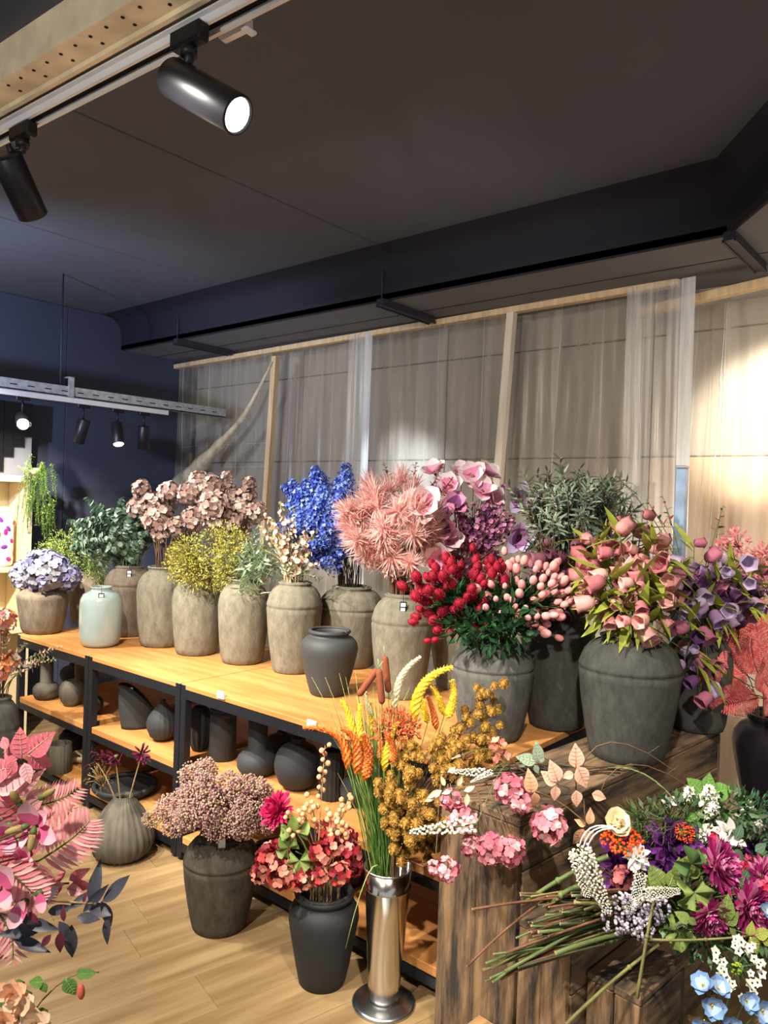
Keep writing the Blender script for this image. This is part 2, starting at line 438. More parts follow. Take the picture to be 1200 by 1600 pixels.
sheet(556, 800, 'wide clear plastic sheet hanging behind the pink flowers', m_pl, 3, amp=.016, nf=22, y=WY + .04)
sheet(796, 1000, 'clear plastic sheet hanging behind the willow branches', m_pl, 4, y=WY + .10, amp=.03, nf=10)
sheet(978, 1074, 'loose doubled plastic flap hanging above the blue-filmed post', m_pl2, 6, y=WY - .09, amp=.03, nf=7, edge=1, lean=.02, dz=-.036)
sheet(1060, 1330, 'clear plastic sheet before the warmly lit beige panel', m_pl, 7, y=WY + .15, amp=.012, nf=8, ztop=2.52)
# twisted swag of plastic caught by the tray's end
sw0 = at_y(372, 662, WY - .12); sw1 = at_y(330, 715, WY - .14); sw2 = at_y(272, 765, WY - .16)
pts = bez(sw0, sw2, sw1 + V3((0, -.02, 0)), 10)
rr = random.Random(9)
swm = MB()
swm.tube(pts, [.02 + .05 * (i / 10) + rr.uniform(-.008, .008) for i in range(11)], 9)
for q in range(5):
    o_ = V3((rr.uniform(-.05, .05), -.03, rr.uniform(-.05, .05)))
    swm.tube([p + o_ * (i / 10) for i, p in enumerate(pts)], .006, 4)
swm.tube(bez(at_y(425, 565, WY - .06), sw0, at_y(390, 640, WY - .1), 8), [.006, .01, .012, .014, .016, .02, .02, .022, .02], 6)
tag(obj('plastic_swag', swm, mats=m_swag, kind='stuff'), 'twisted swag of clear plastic bunched at the end of the galvanised tray', 'sheet')

# blue-filmed steel post
bp0 = at_y(1066, 732, WY - .26)
pt = thing('steel_post', 'upright steel post in pale blue protective film before the beige panel', 'post', (bp0.x, WY - .26, 0))
m_blue = mat('blue_film', (140, 165, 196), .35, .2, var=.2, scale=12)
pm = MB().cbox((bp0.x - .022, WY - .28, .004), (bp0.x + .022, WY - .24, bp0.z), .004)
obj('post', pm, pt, mats=m_blue, smooth=False)
obj('cap', MB().cbox((bp0.x - .024, WY - .282, bp0.z), (bp0.x + .024, WY - .238, bp0.z + .012), .003), pt, mats=m_galv, smooth=False)

# ------------------------------------------------------------------ near beam, track and its two spotlights
zb = 2.60
b0 = at_z(0, 225, zb); b1 = at_z(440, 0, zb); bd = (b1 - b0).normalized(); bn = V3((-bd.y, bd.x, 0))
e0 = at_z(0, 130, zb)
bw = (b0 - e0).dot(bn)             # width of the beam
def BM(p): return Matrix(((bd.x, bn.x, 0, p.x), (bd.y, bn.y, 0, p.y), (0, 0, 1, p.z), (0, 0, 0, 1)))
BMt = BM(b0)
bt = thing('galvanised_beam', 'perforated galvanised steel beam under the ceiling, carrying the white lamp track', 'beam', b0)
g = MB()
x0, x1 = -2.2, 3.0
g.box((x0, -bw, 0), (x1, 0, .006)).box((x0, -bw - .004, 0), (x1, -bw, .10)).box((x0, 0, 0), (x1, .004, .10))
g.box((x0, -bw * .62, -.012), (x1, -bw * .55, 0)).box((x0, -.03, -.008), (x1, 0, 0))
obj('channel', g, bt, BMt, mats=mat('beam_galv', (236, 220, 188), .5, .08, var=.18, scale=9), smooth=False, kind='stuff')
hole = MB().lathe([(.0045, 0), (.0045, .002)], 8).mesh('hole', m_gap)
for i in range(40):
    obj('hole', hole, bt, BMt @ Matrix.Translation((x0 + 1.5 + i * .062, -bw * .9, -.0015)))
    if i % 2: obj('hole', hole, bt, BMt @ Matrix.Translation((x0 + 1.5 + i * .062, -bw * .72, -.0015)))
for i in range(3): obj('hanger_strap', MB().box((-.01 + i * 1.3, -bw * .5, .006), (.01 + i * 1.3, -bw * .5 + .02, .25)), bt, BMt, mats=m_galv, smooth=False)
tk = thing('lamp_track', 'white three-circuit lamp track under the galvanised beam', 'track', b0)
t0, t1 = -bw * .44, -bw * .17
trk = MB().box((x0, t0, -.036), (x1, t0 + .009, -.014)).box((x0, t1 - .009, -.036), (x1, t1, -.014)).box((x0, t0, -.018), (x1, t1, -.014))
obj('housing', trk, tk, BMt, mats=m_white, smooth=False, kind='stuff')
obj('slot', MB().box((x0, t0 + .009, -.022), (x1, t1 - .009, -.018)), tk, BMt, mats=m_gap, smooth=False)
obj('flange', MB().box((x0, t0 - .012, -.018), (x1, t0, -.014)), tk, BMt, mats=m_white, smooth=False)
# small white end piece beside the beam
ep = at_z(360, 36, zb - .01)
ec = thing('track_joint', 'short white track joint sticking out from the beam beside the lit spotlight', 'track joint', ep)
obj('housing', MB().cbox((-.05, .0, -.02), (.045, .034, .012), .01), ec, BM(ep), mats=m_white, smooth=False)
obj('lip', MB().cbox((.03, .0, -.026), (.05, .036, -.016), .004), ec, BM(ep), mats=m_white, smooth=False)

def lamp(label, adapter, back, front, R, lit, watts=0, deg=40, group=None, color=NEUT, lens_s=22, mm=None):
    adapter, back, front = V3(adapter), V3(back), V3(front)
    ax = (front - back).normalized(); L = (front - back).length
    t = thing('track_spotlight', label, 'lamp', adapter, group)
    mm = mm or m_lamp
    M = frame(ax, back)
    obj('housing', MB().lathe([(R * .93, 0), (R, .004), (R, L - .003), (R * .96, L), (R * .86, L), (R * .82, L - .012)], 32), t, M, mats=mm)
    if lit: obj('lens', MB().lathe([(R * .82, L - .016), (R * .82, L - .006), (R * .5, L - .003)], 28), t, M, mats=mat('lamp_lens_%d' % lens_s, (255, 250, 235), .3, var=0, emit=((255, 246, 226), lens_s)))
    else: obj('reflector', MB().lathe([(R * .80, L - .03), (R * .80, L - .008)], 24), t, M, mats=m_gap)
    jt = back + ax * (L * .2)
    obj('adapter', MB().cbox((-.05, -.017, -.03), (.05, .017, .012), .006), t, BM(adapter), mats=m_black, smooth=False)
    obj('knob', MB().lathe([(.018, 0), (.018, .018), (.012, .024)], 12), t, Matrix.Translation(adapter + V3((0, 0, -.05))), mats=m_black)
    side = perp(ax)[0] * R * .96
    obj('stem', MB().tube([adapter + V3((0, 0, -.025)), adapter + V3((0, 0, -.06)), jt + V3((0, 0, R * .9))], [.011, .011, .009], 8), t, mats=m_black)
    obj('yoke', MB().tube([jt + V3((0, 0, R * 1.02)) - ax * .02, jt + V3((0, 0, R * 1.02)) + ax * .03], .008, 8), t, mats=m_black)
    if lit and watts:
        s = spot('lamp_light', front + ax * .01, front + ax, watts, color, deg, .6, R * .7); s.parent = t
        s.matrix_basis = WM[t.name].inverted() @ (Matrix.Translation(front + ax * .012) @ (ax).to_track_quat('-Z', 'Y').to_matrix().to_4x4())
    return t
la = at_z(296, 52, zb - .05); dl = depth(la)
lamp('lit black track spotlight glowing to one side under the galvanised beam', la, at_d(268, 121, dl + .03), at_d(373, 181, dl - .045), 30.5 * dl / FPX, True, 60, 60, lens_s=30)
lb = at_z(36, 202, zb - .05); dl2 = depth(lb)
lamp('black track spotlight turned away and down toward the vases, at the frame edge', lb, at_d(8, 242, dl2 - .02), at_d(52, 338, dl2 + .10), 24 * dl2 / FPX, True, 150, 62, lens_s=20)

# ------------------------------------------------------------------ far tray on the left with its spotlights
XT = -4.4
ta = at_x(-120, 566, XT); tb = at_x(378, 655, XT)
zt_ = 2.15
tr = thing('galvanised_tray', 'galvanised steel tray running from the plastic toward the left wall', 'tray', (XT, 2.5, zt_))
g = MB().box((XT - .03, 1.0, zt_ - .028), (XT + .03, WY - .08, zt_ - .022)).box((XT + .027, 1.0, zt_ - .028), (XT + .03, WY - .08, zt_ + .032)).box((XT - .03, 1.0, zt_ - .028), (XT - .027, WY - .08, zt_ + .032))
obj('channel', g, tr, mats=m_galv, smooth=False, kind='stuff')
for i in range(22): obj('slot', MB().box((XT + .0301, 1.2 + i * .1, zt_ - .002), (XT + .0308, 1.24 + i * .1, zt_ + .004)), tr, mats=m_gap, smooth=False)
yh = at_x(107, 600, XT).y
obj('bracket', MB().box((XT + .031, yh - .018, zt_ - .03), (XT + .036, yh + .018, zt_ + .09)).box((XT + .031, yh - .018, zt_ + .085), (XT - .02, yh + .018, zt_ + .09)), tr, mats=m_galv, smooth=False)
obj('rod', MB().tube([(XT, yh - .05, zt_ - .02), (XT, yh - .05, ZC + .01)], .005, 6), tr, mats=m_hang)
yt1 = at_x(262, 635, XT).y
t2 = thing('lamp_track', 'white lamp track under the galvanised tray near the navy wall', 'track', (XT, 2, zt_ - .06))
obj('housing', MB().cbox((XT - .017, .8, zt_ - .062), (XT + .017, yt1, zt_ - .03), .003), t2, mats=m_white, smooth=False)
obj('slot', MB().box((XT - .008, .8, zt_ - .0635), (XT + .008, yt1, zt_ - .0615)), t2, mats=m_gap, smooth=False)
def far_lamp(label, px, py, dirv, lit, watts=0, top=None):
    p = at_x(px, py, XT)
    ad = V3((XT, p.y, zt_ - .063)); ax = V3(dirv).normalized(); R = .036; L = .15
    t = thing('track_spotlight', label, 'lamp', ad)
    back = V3((XT + .0, p.y, zt_ - .19)) - ax * (L * .25) if top is None else V3(top)
    M = frame(ax, back)
    obj('housing', MB().lathe([(R * .93, 0), (R, .004), (R, L - .003), (R * .9, L), (R * .84, L - .012)], 20), t, M, mats=m_lamp)
    if lit: obj('lens', MB().lathe([(R * .84, L - .014), (R * .84, L - .003), (R * .5, L)], 20), t, M, mats=m_lens)
    obj('adapter', MB().cbox((-.012, -.04, -.02), (.012, .04, .008), .003), t, Matrix.Translation(ad), mats=m_black, smooth=False)
    obj('stem', MB().tube([ad + V3((0, 0, -.01)), V3((XT, p.y, zt_ - .19 + R))], .007, 6), t, mats=m_black)
    if lit and watts:
        s = spot('lamp_light', back + ax * (L + .01), back + ax, watts, NEUT, 70, .7, .03); s.parent = t
        s.matrix_basis = WM[t.name].inverted() @ (Matrix.Translation(back + ax * (L + .012)) @ ax.to_track_quat('-Z', 'Y').to_matrix().to_4x4())
far_lamp('lit black spotlight on the far track, above the stepped dark shape', 35, 640, (.9, -.35, -.35), True, 10)
far_lamp('lit black spotlight on the far track, between two dark ones, before the navy wall', 183, 668, (.35, -.1, -.75), True, 10)
far_lamp('unlit black spotlight hanging from the far track beside the bracket', 130, 650, (-.25, -.12, -1), False)
far_lamp('unlit black spotlight at the end of the far track beside the plastic', 225, 665, (-.15, .1, -1), False)

# ------------------------------------------------------------------ shelving units
m_shelf = mat('shelf_oak', (200, 142, 84), .5, var=.14, scale=3, stretch=(.8, 7, 7), col2=(176, 118, 62), objvar=.05, bump=.03)
m_frame = mat('shelf_frame_black', (33, 35, 40), .45, .25, var=.06)
YF, YB, ZT, ZM, ZL = 1.914, 2.74, .75, .405, .105
def shelving(x0, x1, label):
    t = thing('shelving_unit', label, 'shelving', (x0, YF, 0), 'black framed shelving units with oak boards')
    p = .034
    for (x, y) in ((x0, YF), (x1 - p, YF), (x0, YB - p), (x1 - p, YB - p)):
        o = obj('post', MB().cbox((x, y, .01), (x + p, y + p, ZT - .002), .002), t, mats=m_frame, smooth=False)
        obj('foot', MB().lathe([(.012, 0), (.014, .002), (.010, .011)], 10, (x + p / 2, y + p / 2, 0)), o, mats=m_black)
    obj('top_board', MB().cbox((x0 + .001, YF + .001, ZT - .022), (x1 - .001, YB, ZT), .002), t, mats=m_shelf, smooth=False)
    n = max(1, round((x1 - x0) / .78))
    for z in (ZM, ZL):
        for k in range(n):
            a = x0 + .036 + (x1 - x0 - .072) * k / n; b = x0 + .036 + (x1 - x0 - .072) * (k + 1) / n
            obj('shelf_board', MB().cbox((a + .001, YF + .004, z - .03), (b - .001, YB - .004, z), .002), t, mats=m_shelf, smooth=False)
    for z in (ZT - .062, ZM - .062, ZL - .066):
        h = .038 if z > .6 else .032
        obj('rail', MB().box((x0 + p, YF + .002, z), (x1 - p, YF + .03, z + h)), t, mats=m_frame, smooth=False)
        obj('rail', MB().box((x0 + p, YB - .03, z), (x1 - p, YB - .002, z + h)), t, mats=m_frame, smooth=False)
        obj('rail', MB().box((x0 + .003, YF + p, z), (x0 + .03, YB - p, z + h)), t, mats=m_frame, smooth=False)
        obj('rail', MB().box((x1 - .03, YF + p, z), (x1 - .003, YB - p, z + h)), t, mats=m_frame, smooth=False)
    return t
shelving(-4.222, -3.458, 'black framed oak shelving unit standing nearest the pine cupboard')
shelving(-3.452, -2.698, 'black framed oak shelving unit between its two neighbours, with dark slanted vase')
su = shelving(-2.692, -1.20, 'long black framed oak shelving unit beside the dark plank pedestal')
m_card = mat('white_card', (235, 235, 230), .6, var=.02)
m_ink = mat('ink', (25, 25, 28), .6)
for px, py in ((487, 1132), (345, 1086)):
    q = at_y(px, py, YF - .004)
    obj('price_holder', MB().box((q.x - .022, YF - .006, q.z - .014), (q.x + .022, YF + .001, q.z + .014)), su, mats=m_card, smooth=False)
q = at_y(556, 1332, YF - .004)
gl = obj('price_holder', MB().box((q.x - .014, YF - .008, q.z - .03), (q.x + .014, YF + .001, q.z + .03)), su, mats=mat('pale_green_card', (188, 206, 190), .5, var=.03), smooth=False)

# ------------------------------------------------------------------ pedestal and steps of reclaimed planks
m_old = mat('reclaimed_wood', (140, 110, 78), .75, var=.3, scale=2.6, stretch=(9, 9, 1.1), col2=(50, 45, 41), thr=(.40, .60), bump=.8, objvar=.22, detail=12, nrough=.68)
m_oldh = mat('reclaimed_wood_lying', (134, 108, 80), .75, var=.3, scale=2.6, stretch=(9, 1.1, 9), col2=(54, 49, 44), thr=(.39, .61), bump=.8, objvar=.2, detail=12, nrough=.68)
m_oldl = mat('worn_light_wood', (196, 152, 100), .7, var=.25, scale=2.5, stretch=(5, 1, 5), col2=(120, 88, 58), bump=.3, objvar=.1, detail=6)
m_core = mat('crate_core', (16, 14, 13), .9)
PA = radians(-6); PW = .268
A = at_z(812, 1282, .75)
PM = Matrix.Translation((A.x, A.y, 0)) @ Matrix.Rotation(PA, 4, 'Z')   # local x = across, local y = along
def crate(label, x0, x1, y0, y1, z1, mtop, cat='plinth', name='plank_plinth', nfront=2, nside=None, zbot=0.0, vertical_side=False):
    t = thing(name, label, cat, PM @ V3(((x0 + x1) / 2, (y0 + y1) / 2, zbot)), 'stepped plinths of dark reclaimed planks')
    th = .02
    obj('core', MB().box((x0 + th, y0 + th, zbot), (x1 - th, y1 - th, z1 - th)), t, PM, mats=m_core, smooth=False)
    r = random.Random(label)
    def pl(lo, hi, mm): 
        j = r.uniform(-.0012, .0012)
        obj('plank', MB().cbox((lo[0] + j, lo[1] + j, lo[2]), (hi[0] + j, hi[1] + j, hi[2] + j), .003), t, PM, mats=mm, smooth=False)
    g = .0015
    # vertical planks on both ends
    n = nfront
    for k in range(n):
        a = x0 + (x1 - x0) * k / n; b = x0 + (x1 - x0) * (k + 1) / n
        pl((a + g, y0, zbot), (b - g, y0 + th, z1 - th - .001), m_old)
        pl((a + g, y1 - th, zbot), (b - g, y1, z1 - th - .001), m_old)
    # horizontal planks along both sides
    ns = nside or max(1, round((z1 - zbot) / .125))
    for k in range(ns):
        a = zbot + (z1 - th - zbot) * k / ns; b = zbot + (z1 - th - zbot) * (k + 1) / ns
        pl((x1 - th, y0 + th + .001, a + g), (x1, y1 - th - .001, b - g), m_oldh)
        pl((x0, y0 + th + .001, a + g), (x0 + th, y1 - th - .001, b - g), m_oldh)
    for k in range(n):
        a = x0 + (x1 - x0) * k / n; b = x0 + (x1 - x0) * (k + 1) / n
        pl((a + g, y0, z1 - th), (b - g, y1, z1), mtop)
    return t
crate('tall dark plank pedestal carrying the two big dark jars', -PW, 0, 0, 1.27, .75, m_oldh, 'pedestal', 'plank_pedestal')
crate('middle plank plinth under the pile of loose flower stems', .003, .15, .005, .95, .50, m_oldh)
b3 = PM.inverted() @ at_z(1003, 1562, .40)
crate('lower plank plinth with bare weathered top below the loose flower stems', .153, b3.x, b3.y, b3.y + .235, .40, m_oldh)
b4 = PM.inverted() @ at_z(765, 1572, .2)
crate('low plank plinth with pale worn top at the front of the pedestal', b4.x, b4.x + .22, -.34, -.006, .2, m_oldl)
c17 = at_d(1212, 1200, 2.72); c17.z = .42
q17 = PM.inverted() @ c17
crate('dark plank plinth under the big black jar, behind the flower pile', max(q17.x - .14, .16), q17.x + .34, q17.y - .06, q17.y + .38, .42, m_oldh)

# ------------------------------------------------------------------ jars and vases
def stone(name, c, c2, bump=.6): return mat(name, c, .88, var=.2, scale=16, stretch=(2.2, 2.2, 1), col2=c2, thr=(.30, .70), bump=bump, spec=.2, detail=14, nrough=.72)
m_st = stone('stone_warm', (132, 128, 112), (92, 88, 76), 1.0); m_sb = stone('stone_brown', (128, 116, 100), (88, 79, 68)); m_sd = stone('stone_dark', (76, 76, 71), (49, 49, 47))
m_sg = stone('stone_grey', (96, 96, 90), (63, 63, 60), .4); m_sk = stone('stone_moss', (84, 78, 66), (52, 48, 42))
m_mb = mat('matt_black_clay', (52, 54, 56), .7, var=.1, scale=6, spec=.3); m_mg = mat('matt_charcoal_clay', (60, 63, 65), .6, var=.08, scale=5, spec=.35)
m_blk = mat('black_clay', (40, 41, 43), .65, var=.1, spec=.35)
m_teal = mat('celadon_glaze', (152, 168, 166), .12, var=.08, scale=3, coat=.6, spec=.5)
m_rib = mat('ribbed_clay', (100, 94, 82), .75, var=.2, scale=6, stretch=(3, 3, .6), col2=(62, 58, 52), bump=.2)
m_steel = mat('polished_steel', (205, 200, 190), .16, 1.0, var=.06, scale=2, stretch=(3, 3, .4))
m_steelb = mat('brushed_steel', (190, 196, 204), .3, 1.0, var=.05)
JAR = [(.68, 0), (.72, .012), (.765, .08), (.87, .30), (.955, .52), (.985, .66), (1, .705), (.985, .712), (.985, .735), (1.005, .742), (.99, .765), (.97, .785), (.90, .86), (.78, .92), (.66, .952), (.58, .962), (.565, .975), (.60, .985), (.60, .998), (.52, 1.0), (.50, .97), (.60, .9), (.55, .62)]
JAR2 = [(.72, 0), (.78, .012), (.85, .08), (.93, .3), (.985, .55), (1, .68), (.985, .725), (.985, .735), (.93, .82), (.78, .90), (.62, .94), (.56, .95), (.57, .985), (.60, 1.0), (.52, 1.0), (.50, .95), (.6, .85), (.55, .6)]
FACET = [(.66, 0), (.72, .02), (.80, .10), (.90, .40), (.98, .70), (1, .78), (.96, .80), (.80, .90), (.60, .97), (.58, 1.0), (.50, 1.0), (.48, .95), (.6, .8), (.55, .5)]
TEALP = [(.70, 0), (.80, .015), (.90, .06), (.975, .2), (1, .42), (1, .68), (.96, .8), (.84, .88), (.62, .925), (.50, .94), (.47, .96), (.50, .995), (.52, 1.0), (.46, 1.0), (.42, .95), (.6, .85), (.8, .5)]
SMALL = [(.58, 0), (.62, .015), (.72, .15), (.86, .4), (.97, .62), (1, .72), (.96, .82), (.84, .89), (.72, .915), (.66, .93), (.67, .96), (.74, .985), (.73, 1.0), (.66, 1.0), (.58, .96), (.66, .85), (.6, .5)]
CYL = [(.96, 0), (1, .01), (1, .8), (.98, .82), (.98, .84), (1.02, .86), (1.02, .92), (.97, .93), (1.0, .96), (.98, 1.0), (.88, 1.0), (.85, .95), (.85, .5)]
CYLP = [(.94, 0), (1, .015), (1, .97), (.97, 1.0), (.86, 1.0), (.85, .95), (.85, .5)]
BALLV = [(.40, 0), (.50, .01), (.78, .12), (.96, .32), (1, .48), (.93, .66), (.74, .80), (.46, .88), (.32, .90), (.30, .93), (.31, .99), (.30, 1.0), (.24, 1.0), (.22, .92)]
SQUAT = [(.60, 0), (.80, .02), (.97, .12), (1, .22), (.95, .32), (.75, .40), (.52, .425), (.48, .44), (.48, .97), (.47, 1.0), (.40, 1.0), (.39, .95), (.39, .5)]
ROUNDF = [(.50, 0), (.56, .02), (.82, .2), (.98, .45), (1, .6), (.94, .78), (.72, .93), (.5, 1.0), (.40, 1.0), (.38, .95), (.5, .8)]
FIG = [(.34, 0), (.42, .01), (.76, .12), (.97, .32), (1, .42), (.88, .58), (.58, .76), (.30, .88), (.17, .93), (.15, 1.0), (.10, 1.0), (.09, .93)]
TEAR = [(.55, 0), (.66, .01), (.88, .10), (1, .27), (.98, .38), (.86, .56), (.64, .76), (.42, .91), (.32, .965), (.31, 1.0), (.24, 1.0), (.22, .96), (.4, .8), (.6, .4)]
def ribs(n, a): return lambda ang, z: 1 + a * abs(sin(ang * n / 2))- a
def facets(n, k=1.0):
    def f(ang, z):
        s = (ang % (2 * pi / n)) - pi / n; return 1 - k * (1 - cos(pi / n) / cos(s))
    return f
def label_tag(root, p, M=None, ink=True, s=1.0):
    """small hanging price tag turned to the shop floor"""
    d = (EYEP - p); d.z = 0; d.normalize(); sd = V3((-d.y, d.x, 0)); up = V3((0, 0, 1))
    W = Matrix(((sd.x, d.x, 0, p.x), (sd.y, d.y, 0, p.y), (0, 0, 1, p.z), (0, 0, 0, 1)))
    t = obj('price_tag', MB().cbox((-.014 * s, -.001, -.042 * s), (.014 * s, .001, 0), .002), root, W, mats=m_black if ink else m_card, smooth=False, label='small hanging price tag')
    if ink:
        obj('price_label', MB().box((-.010 * s, .001, -.02 * s), (.010 * s, .0018, -.005 * s)).box((-.010 * s, .001, -.037 * s), (.008 * s, .0018, -.025 * s)), t, W, mats=m_card, smooth=False)
    obj('string', MB().tube([p, p + up * .03 - d * .01], .0012, 4), root, mats=m_black)
def vase(name, label, pxc, pyb, zs, wpx, pyt, prof, mm, n=40, fn=None, rbase=.66, tagged=None, group=None, contact=None, cat='vase', smooth=True):
    zs = zs + .0012
    c = at_z(pxc, pyb, zs) if contact is None else V3(contact)
    aw = V3((c.x, c.y, 0)).normalized(); R = .1
    for _ in range(4):
        cc = c + aw * (R * rbase); R = wpx / 2 * depth(cc) / FPX
    cc = V3((c.x, c.y, zs)) + aw * (R * rbase)
    Hh = at_d(pxc, pyt, depth(cc)).z - zs
    if fn is None and name == 'stone_jar': fn = facets(13, .55); n = 52
    t = thing(name, label, cat, cc, group)
    M = Matrix.Translation(cc)
    body = [(r * R, z * Hh) for r, z in prof]
    cut = next((i for i, (r, z) in enumerate(prof) if z >= .999), len(prof) - 1)
    obj('body', MB().lathe(body, n, fn=fn), t, M, mats=mm, smooth=smooth)
    mr = prof[cut][0] * R
    pts = [V3((mr * .93 * cos(a), mr * .93 * sin(a), Hh)) for a in [i * 2 * pi / 24 for i in range(25)]]
    obj('lip', MB().tube(pts, mr * .075, 6), t, M, mats=mm)
    if tagged: label_tag(t, cc + V3((0, 0, Hh * tagged)) - aw * (R * .86) + V3((0, 0, 0)))
    return dict(t=t, c=cc, R=R, H=Hh, top=cc + V3((0, 0, Hh)), mr=min(r for r, z in prof[cut:]) * R, d=depth(cc))
VS = {}
J = 'stone_jar'; GJ = 'stone jars along the top board'
VS[1] = vase(J, 'squat faceted brown stone jar holding grey-blue hydrangeas', 66, 992, ZT, 78, 912, FACET, m_sb, 40, facets(10), group=GJ)
VS[2] = vase(J, 'brown stone jar holding the pale green bush, behind the celadon vase', 132, 985, ZT, 56, 893, JAR2, m_sb, contact=at_z(136, 976, ZT), group=GJ)
VS[3] = vase('glazed_vase', 'glossy pale celadon vase with black price tag on the top board', 156, 1012, ZT, 64, 917, TEALP, m_teal, 48, tagged=.93)
VS[4] = vase(J, 'grey-brown stone jar holding the eucalyptus', 199, 1000, ZT, 74, 884, JAR, m_sb, contact=at_z(199, 996, ZT), tagged=.97, group=GJ)
VS[5] = vase(J, 'rough stone jar holding the dried dusty pink hydrangeas', 251, 1012, ZT, 78, 886, JAR2, m_st, group=GJ)
VS[6] = vase(J, 'rough stone jar under the yellow-green bush, next to the hydrangea jar', 306, 1025, ZT, 78, 900, JAR2, m_st, group=GJ)
VS[7] = vase(J, 'tapering stone jar holding the silvery willow leaves', 378, 1039, ZT, 80, 905, JAR2, m_st, group=GJ)
VS[8] = vase(J, 'pale stone jar holding thin beige stems and cream blossoms', 457, 1054, ZT, 88, 909, JAR, m_st, group=GJ)
VS[9] = vase(J, 'pale stone jar holding the blue flowers, behind the small charcoal jar', 536, 1062, ZT, 104, 916, JAR, m_st, contact=at_z(546, 1046, ZT), group=GJ)
VS[10] = vase('clay_jar', 'small smooth charcoal jar with empty mouth on the top board', 512, 1091, ZT, 90, 985, SMALL, m_mg)
VS[11] = vase(J, 'pale stone jar holding the pink spider flowers, with small tag', 625, 1094, ZT, 98, 928, JAR, m_st, tagged=.96, group=GJ)
VS[12] = vase(J, 'pale stone jar half hidden behind the red bud jar', 712, 1100, ZT, 96, 940, JAR, m_st, contact=at_z(716, 1080, ZT), group=GJ)
VS[13] = vase(J, 'grey stone jar holding the red and pink bud sprays', 765, 1162, ZT, 130, 1000, JAR, m_sg, group=GJ)
VS[14] = vase(J, 'dark stone jar holding the willow bush at the end of the top board', 868, 1143, ZT, 116, 958, JAR, m_sd, group=GJ)
VS[15] = vase(J, 'big dark stone jar holding pink bell lilies on the pedestal', 978, 1196, .75, 157, 992, JAR, m_sd, 44, group='dark jars on the pedestal')
VS[16] = vase(J, 'dark stone jar holding mauve bell lilies, behind the big one on the pedestal', 1088, 1146, .75, 100, 985, JAR2, m_sd, group='dark jars on the pedestal')
VS[17] = vase(J, 'big glossy black jar behind the flower pile, holding coral ferns', 1212, 1200, .42, 128, 1118, SMALL, mat('black_glaze', (34, 32, 38), .3, var=.1, coat=.3), 44, contact=c17)

# middle shelf
K = 'shelf_vase'; GM = 'vases on the middle boards'
vase(K, 'grey stone bottle vase with squat base and wide neck, in the first bay', 72, 1094, ZM, 40, 1034, SQUAT, m_rib, 36, group=GM)
vase(K, 'round faceted grey stone vase beside the bottle vase', 111, 1105, ZM, 38, 1063, ROUNDF, m_rib, 30, facets(9, .7), group=GM)
vase(K, 'tiny fluted grey pot behind the black post', 146, 1117, ZM, 30, 1088, ROUNDF, m_rib, 48, ribs(14, .1), group=GM)
vase(K, 'brown cylinder vase under the white branch', 44, 1082, ZM, 20, 1032, CYLP, m_sb, 24, group=GM, contact=V3((-4.14, 2.25, ZM)))
vase(K, 'dark round vase behind the bottle vase', 100, 1082, ZM, 40, 1036, BALLV, m_mb, 30, group=GM, contact=at_z(114, 1070, ZM))
vase(K, 'charcoal ridged fig vase with wooden stopper', 253, 1159, ZM, 50, 1093, FIG, m_mb, 60, ribs(18, .07), group=GM, rbase=.4)
vase(K, 'charcoal ridged fig vase half hidden by the black post', 272, 1166, ZM, 40, 1098, FIG, m_mb, 60, ribs(18, .07), group=GM, rbase=.4, contact=at_z(280, 1143, ZM))
vase(K, 'charcoal melon-ribbed vase beside the ringed cylinder', 311, 1176, ZM, 40, 1104, ROUNDF, m_mb, 60, ribs(12, .1), group=GM)
vase(K, 'charcoal cylinder vase with two rings below its rim', 347, 1189, ZM, 41, 1104, CYL, m_mb, 36, group=GM)
vase(K, 'charcoal bottle vase with squat base and long wide neck', 401, 1215, ZM, 63, 1124, SQUAT, m_mb, 40, group=GM)
vase(K, 'charcoal globe vase with tiny neck', 464, 1236, ZM, 74, 1152, BALLV, m_mb, 44, group=GM, rbase=.42)
vase(K, 'charcoal cylinder vase with deep vertical ribs', 517, 1251, ZM, 40, 1171, CYLP, m_mb, 72, ribs(18, .07), group=GM)
vase(K, 'charcoal rounded vase partly behind the grass stems', 553, 1264, ZM, 46, 1206, BALLV, m_mb, 36, group=GM)
vase(K, 'small charcoal globe vase behind the bottle vase', 438, 1180, ZM, 54, 1142, BALLV, m_mb, 32, group=GM, contact=at_z(440, 1190, ZM))
st_ = at_z(255, 1159, ZM)
# stopper of the fig vase, slanted vase
sv = at_z(212, 1141, ZM + .0012); av = V3((sv.x, sv.y, 0)).normalized()
c = sv + av * .05; dv = depth(c); Rv = 27 * dv / FPX; hv = at_d(205, 1068, dv).z - ZM
t = thing('slanted_vase', 'flat charcoal vase with slanted curved top, in the second bay', 'vase', c)
mb = MB(); vs = []; nn = 36; rows = 12
sd = V3((-av.y, av.x, 0)) * -1
for i in range(rows + 1):
    for j in range(nn):
        a = 2 * pi * j / nn; q = i / rows
        rx = Rv * (.80 + .2 * sin(pi * min(1, q * 1.1) * .6)); ry = Rv * .5
        zt = hv * (1 - .62 * max(0, (cos(a) + .75) / 1.75) ** 1.5)
        vs.append(c + sd * (rx * cos(a)) + av * (ry * sin(a)) + V3((0, 0, zt * q)))
fs = [(i * nn + j, i * nn + (j + 1) % nn, (i + 1) * nn + (j + 1) % nn, (i + 1) * nn + j) for i in range(rows) for j in range(nn)]
mb.add(vs, fs + [tuple(range(nn - 1, -1, -1))]); obj('body', mb, t, mats=m_mb)
top = [vs[rows * nn + j] for j in range(nn)]; mid = sum(top, V3()) / nn
obj('rim', MB().tube(top + [top[0]], .003, 5), t, mats=m_mb)
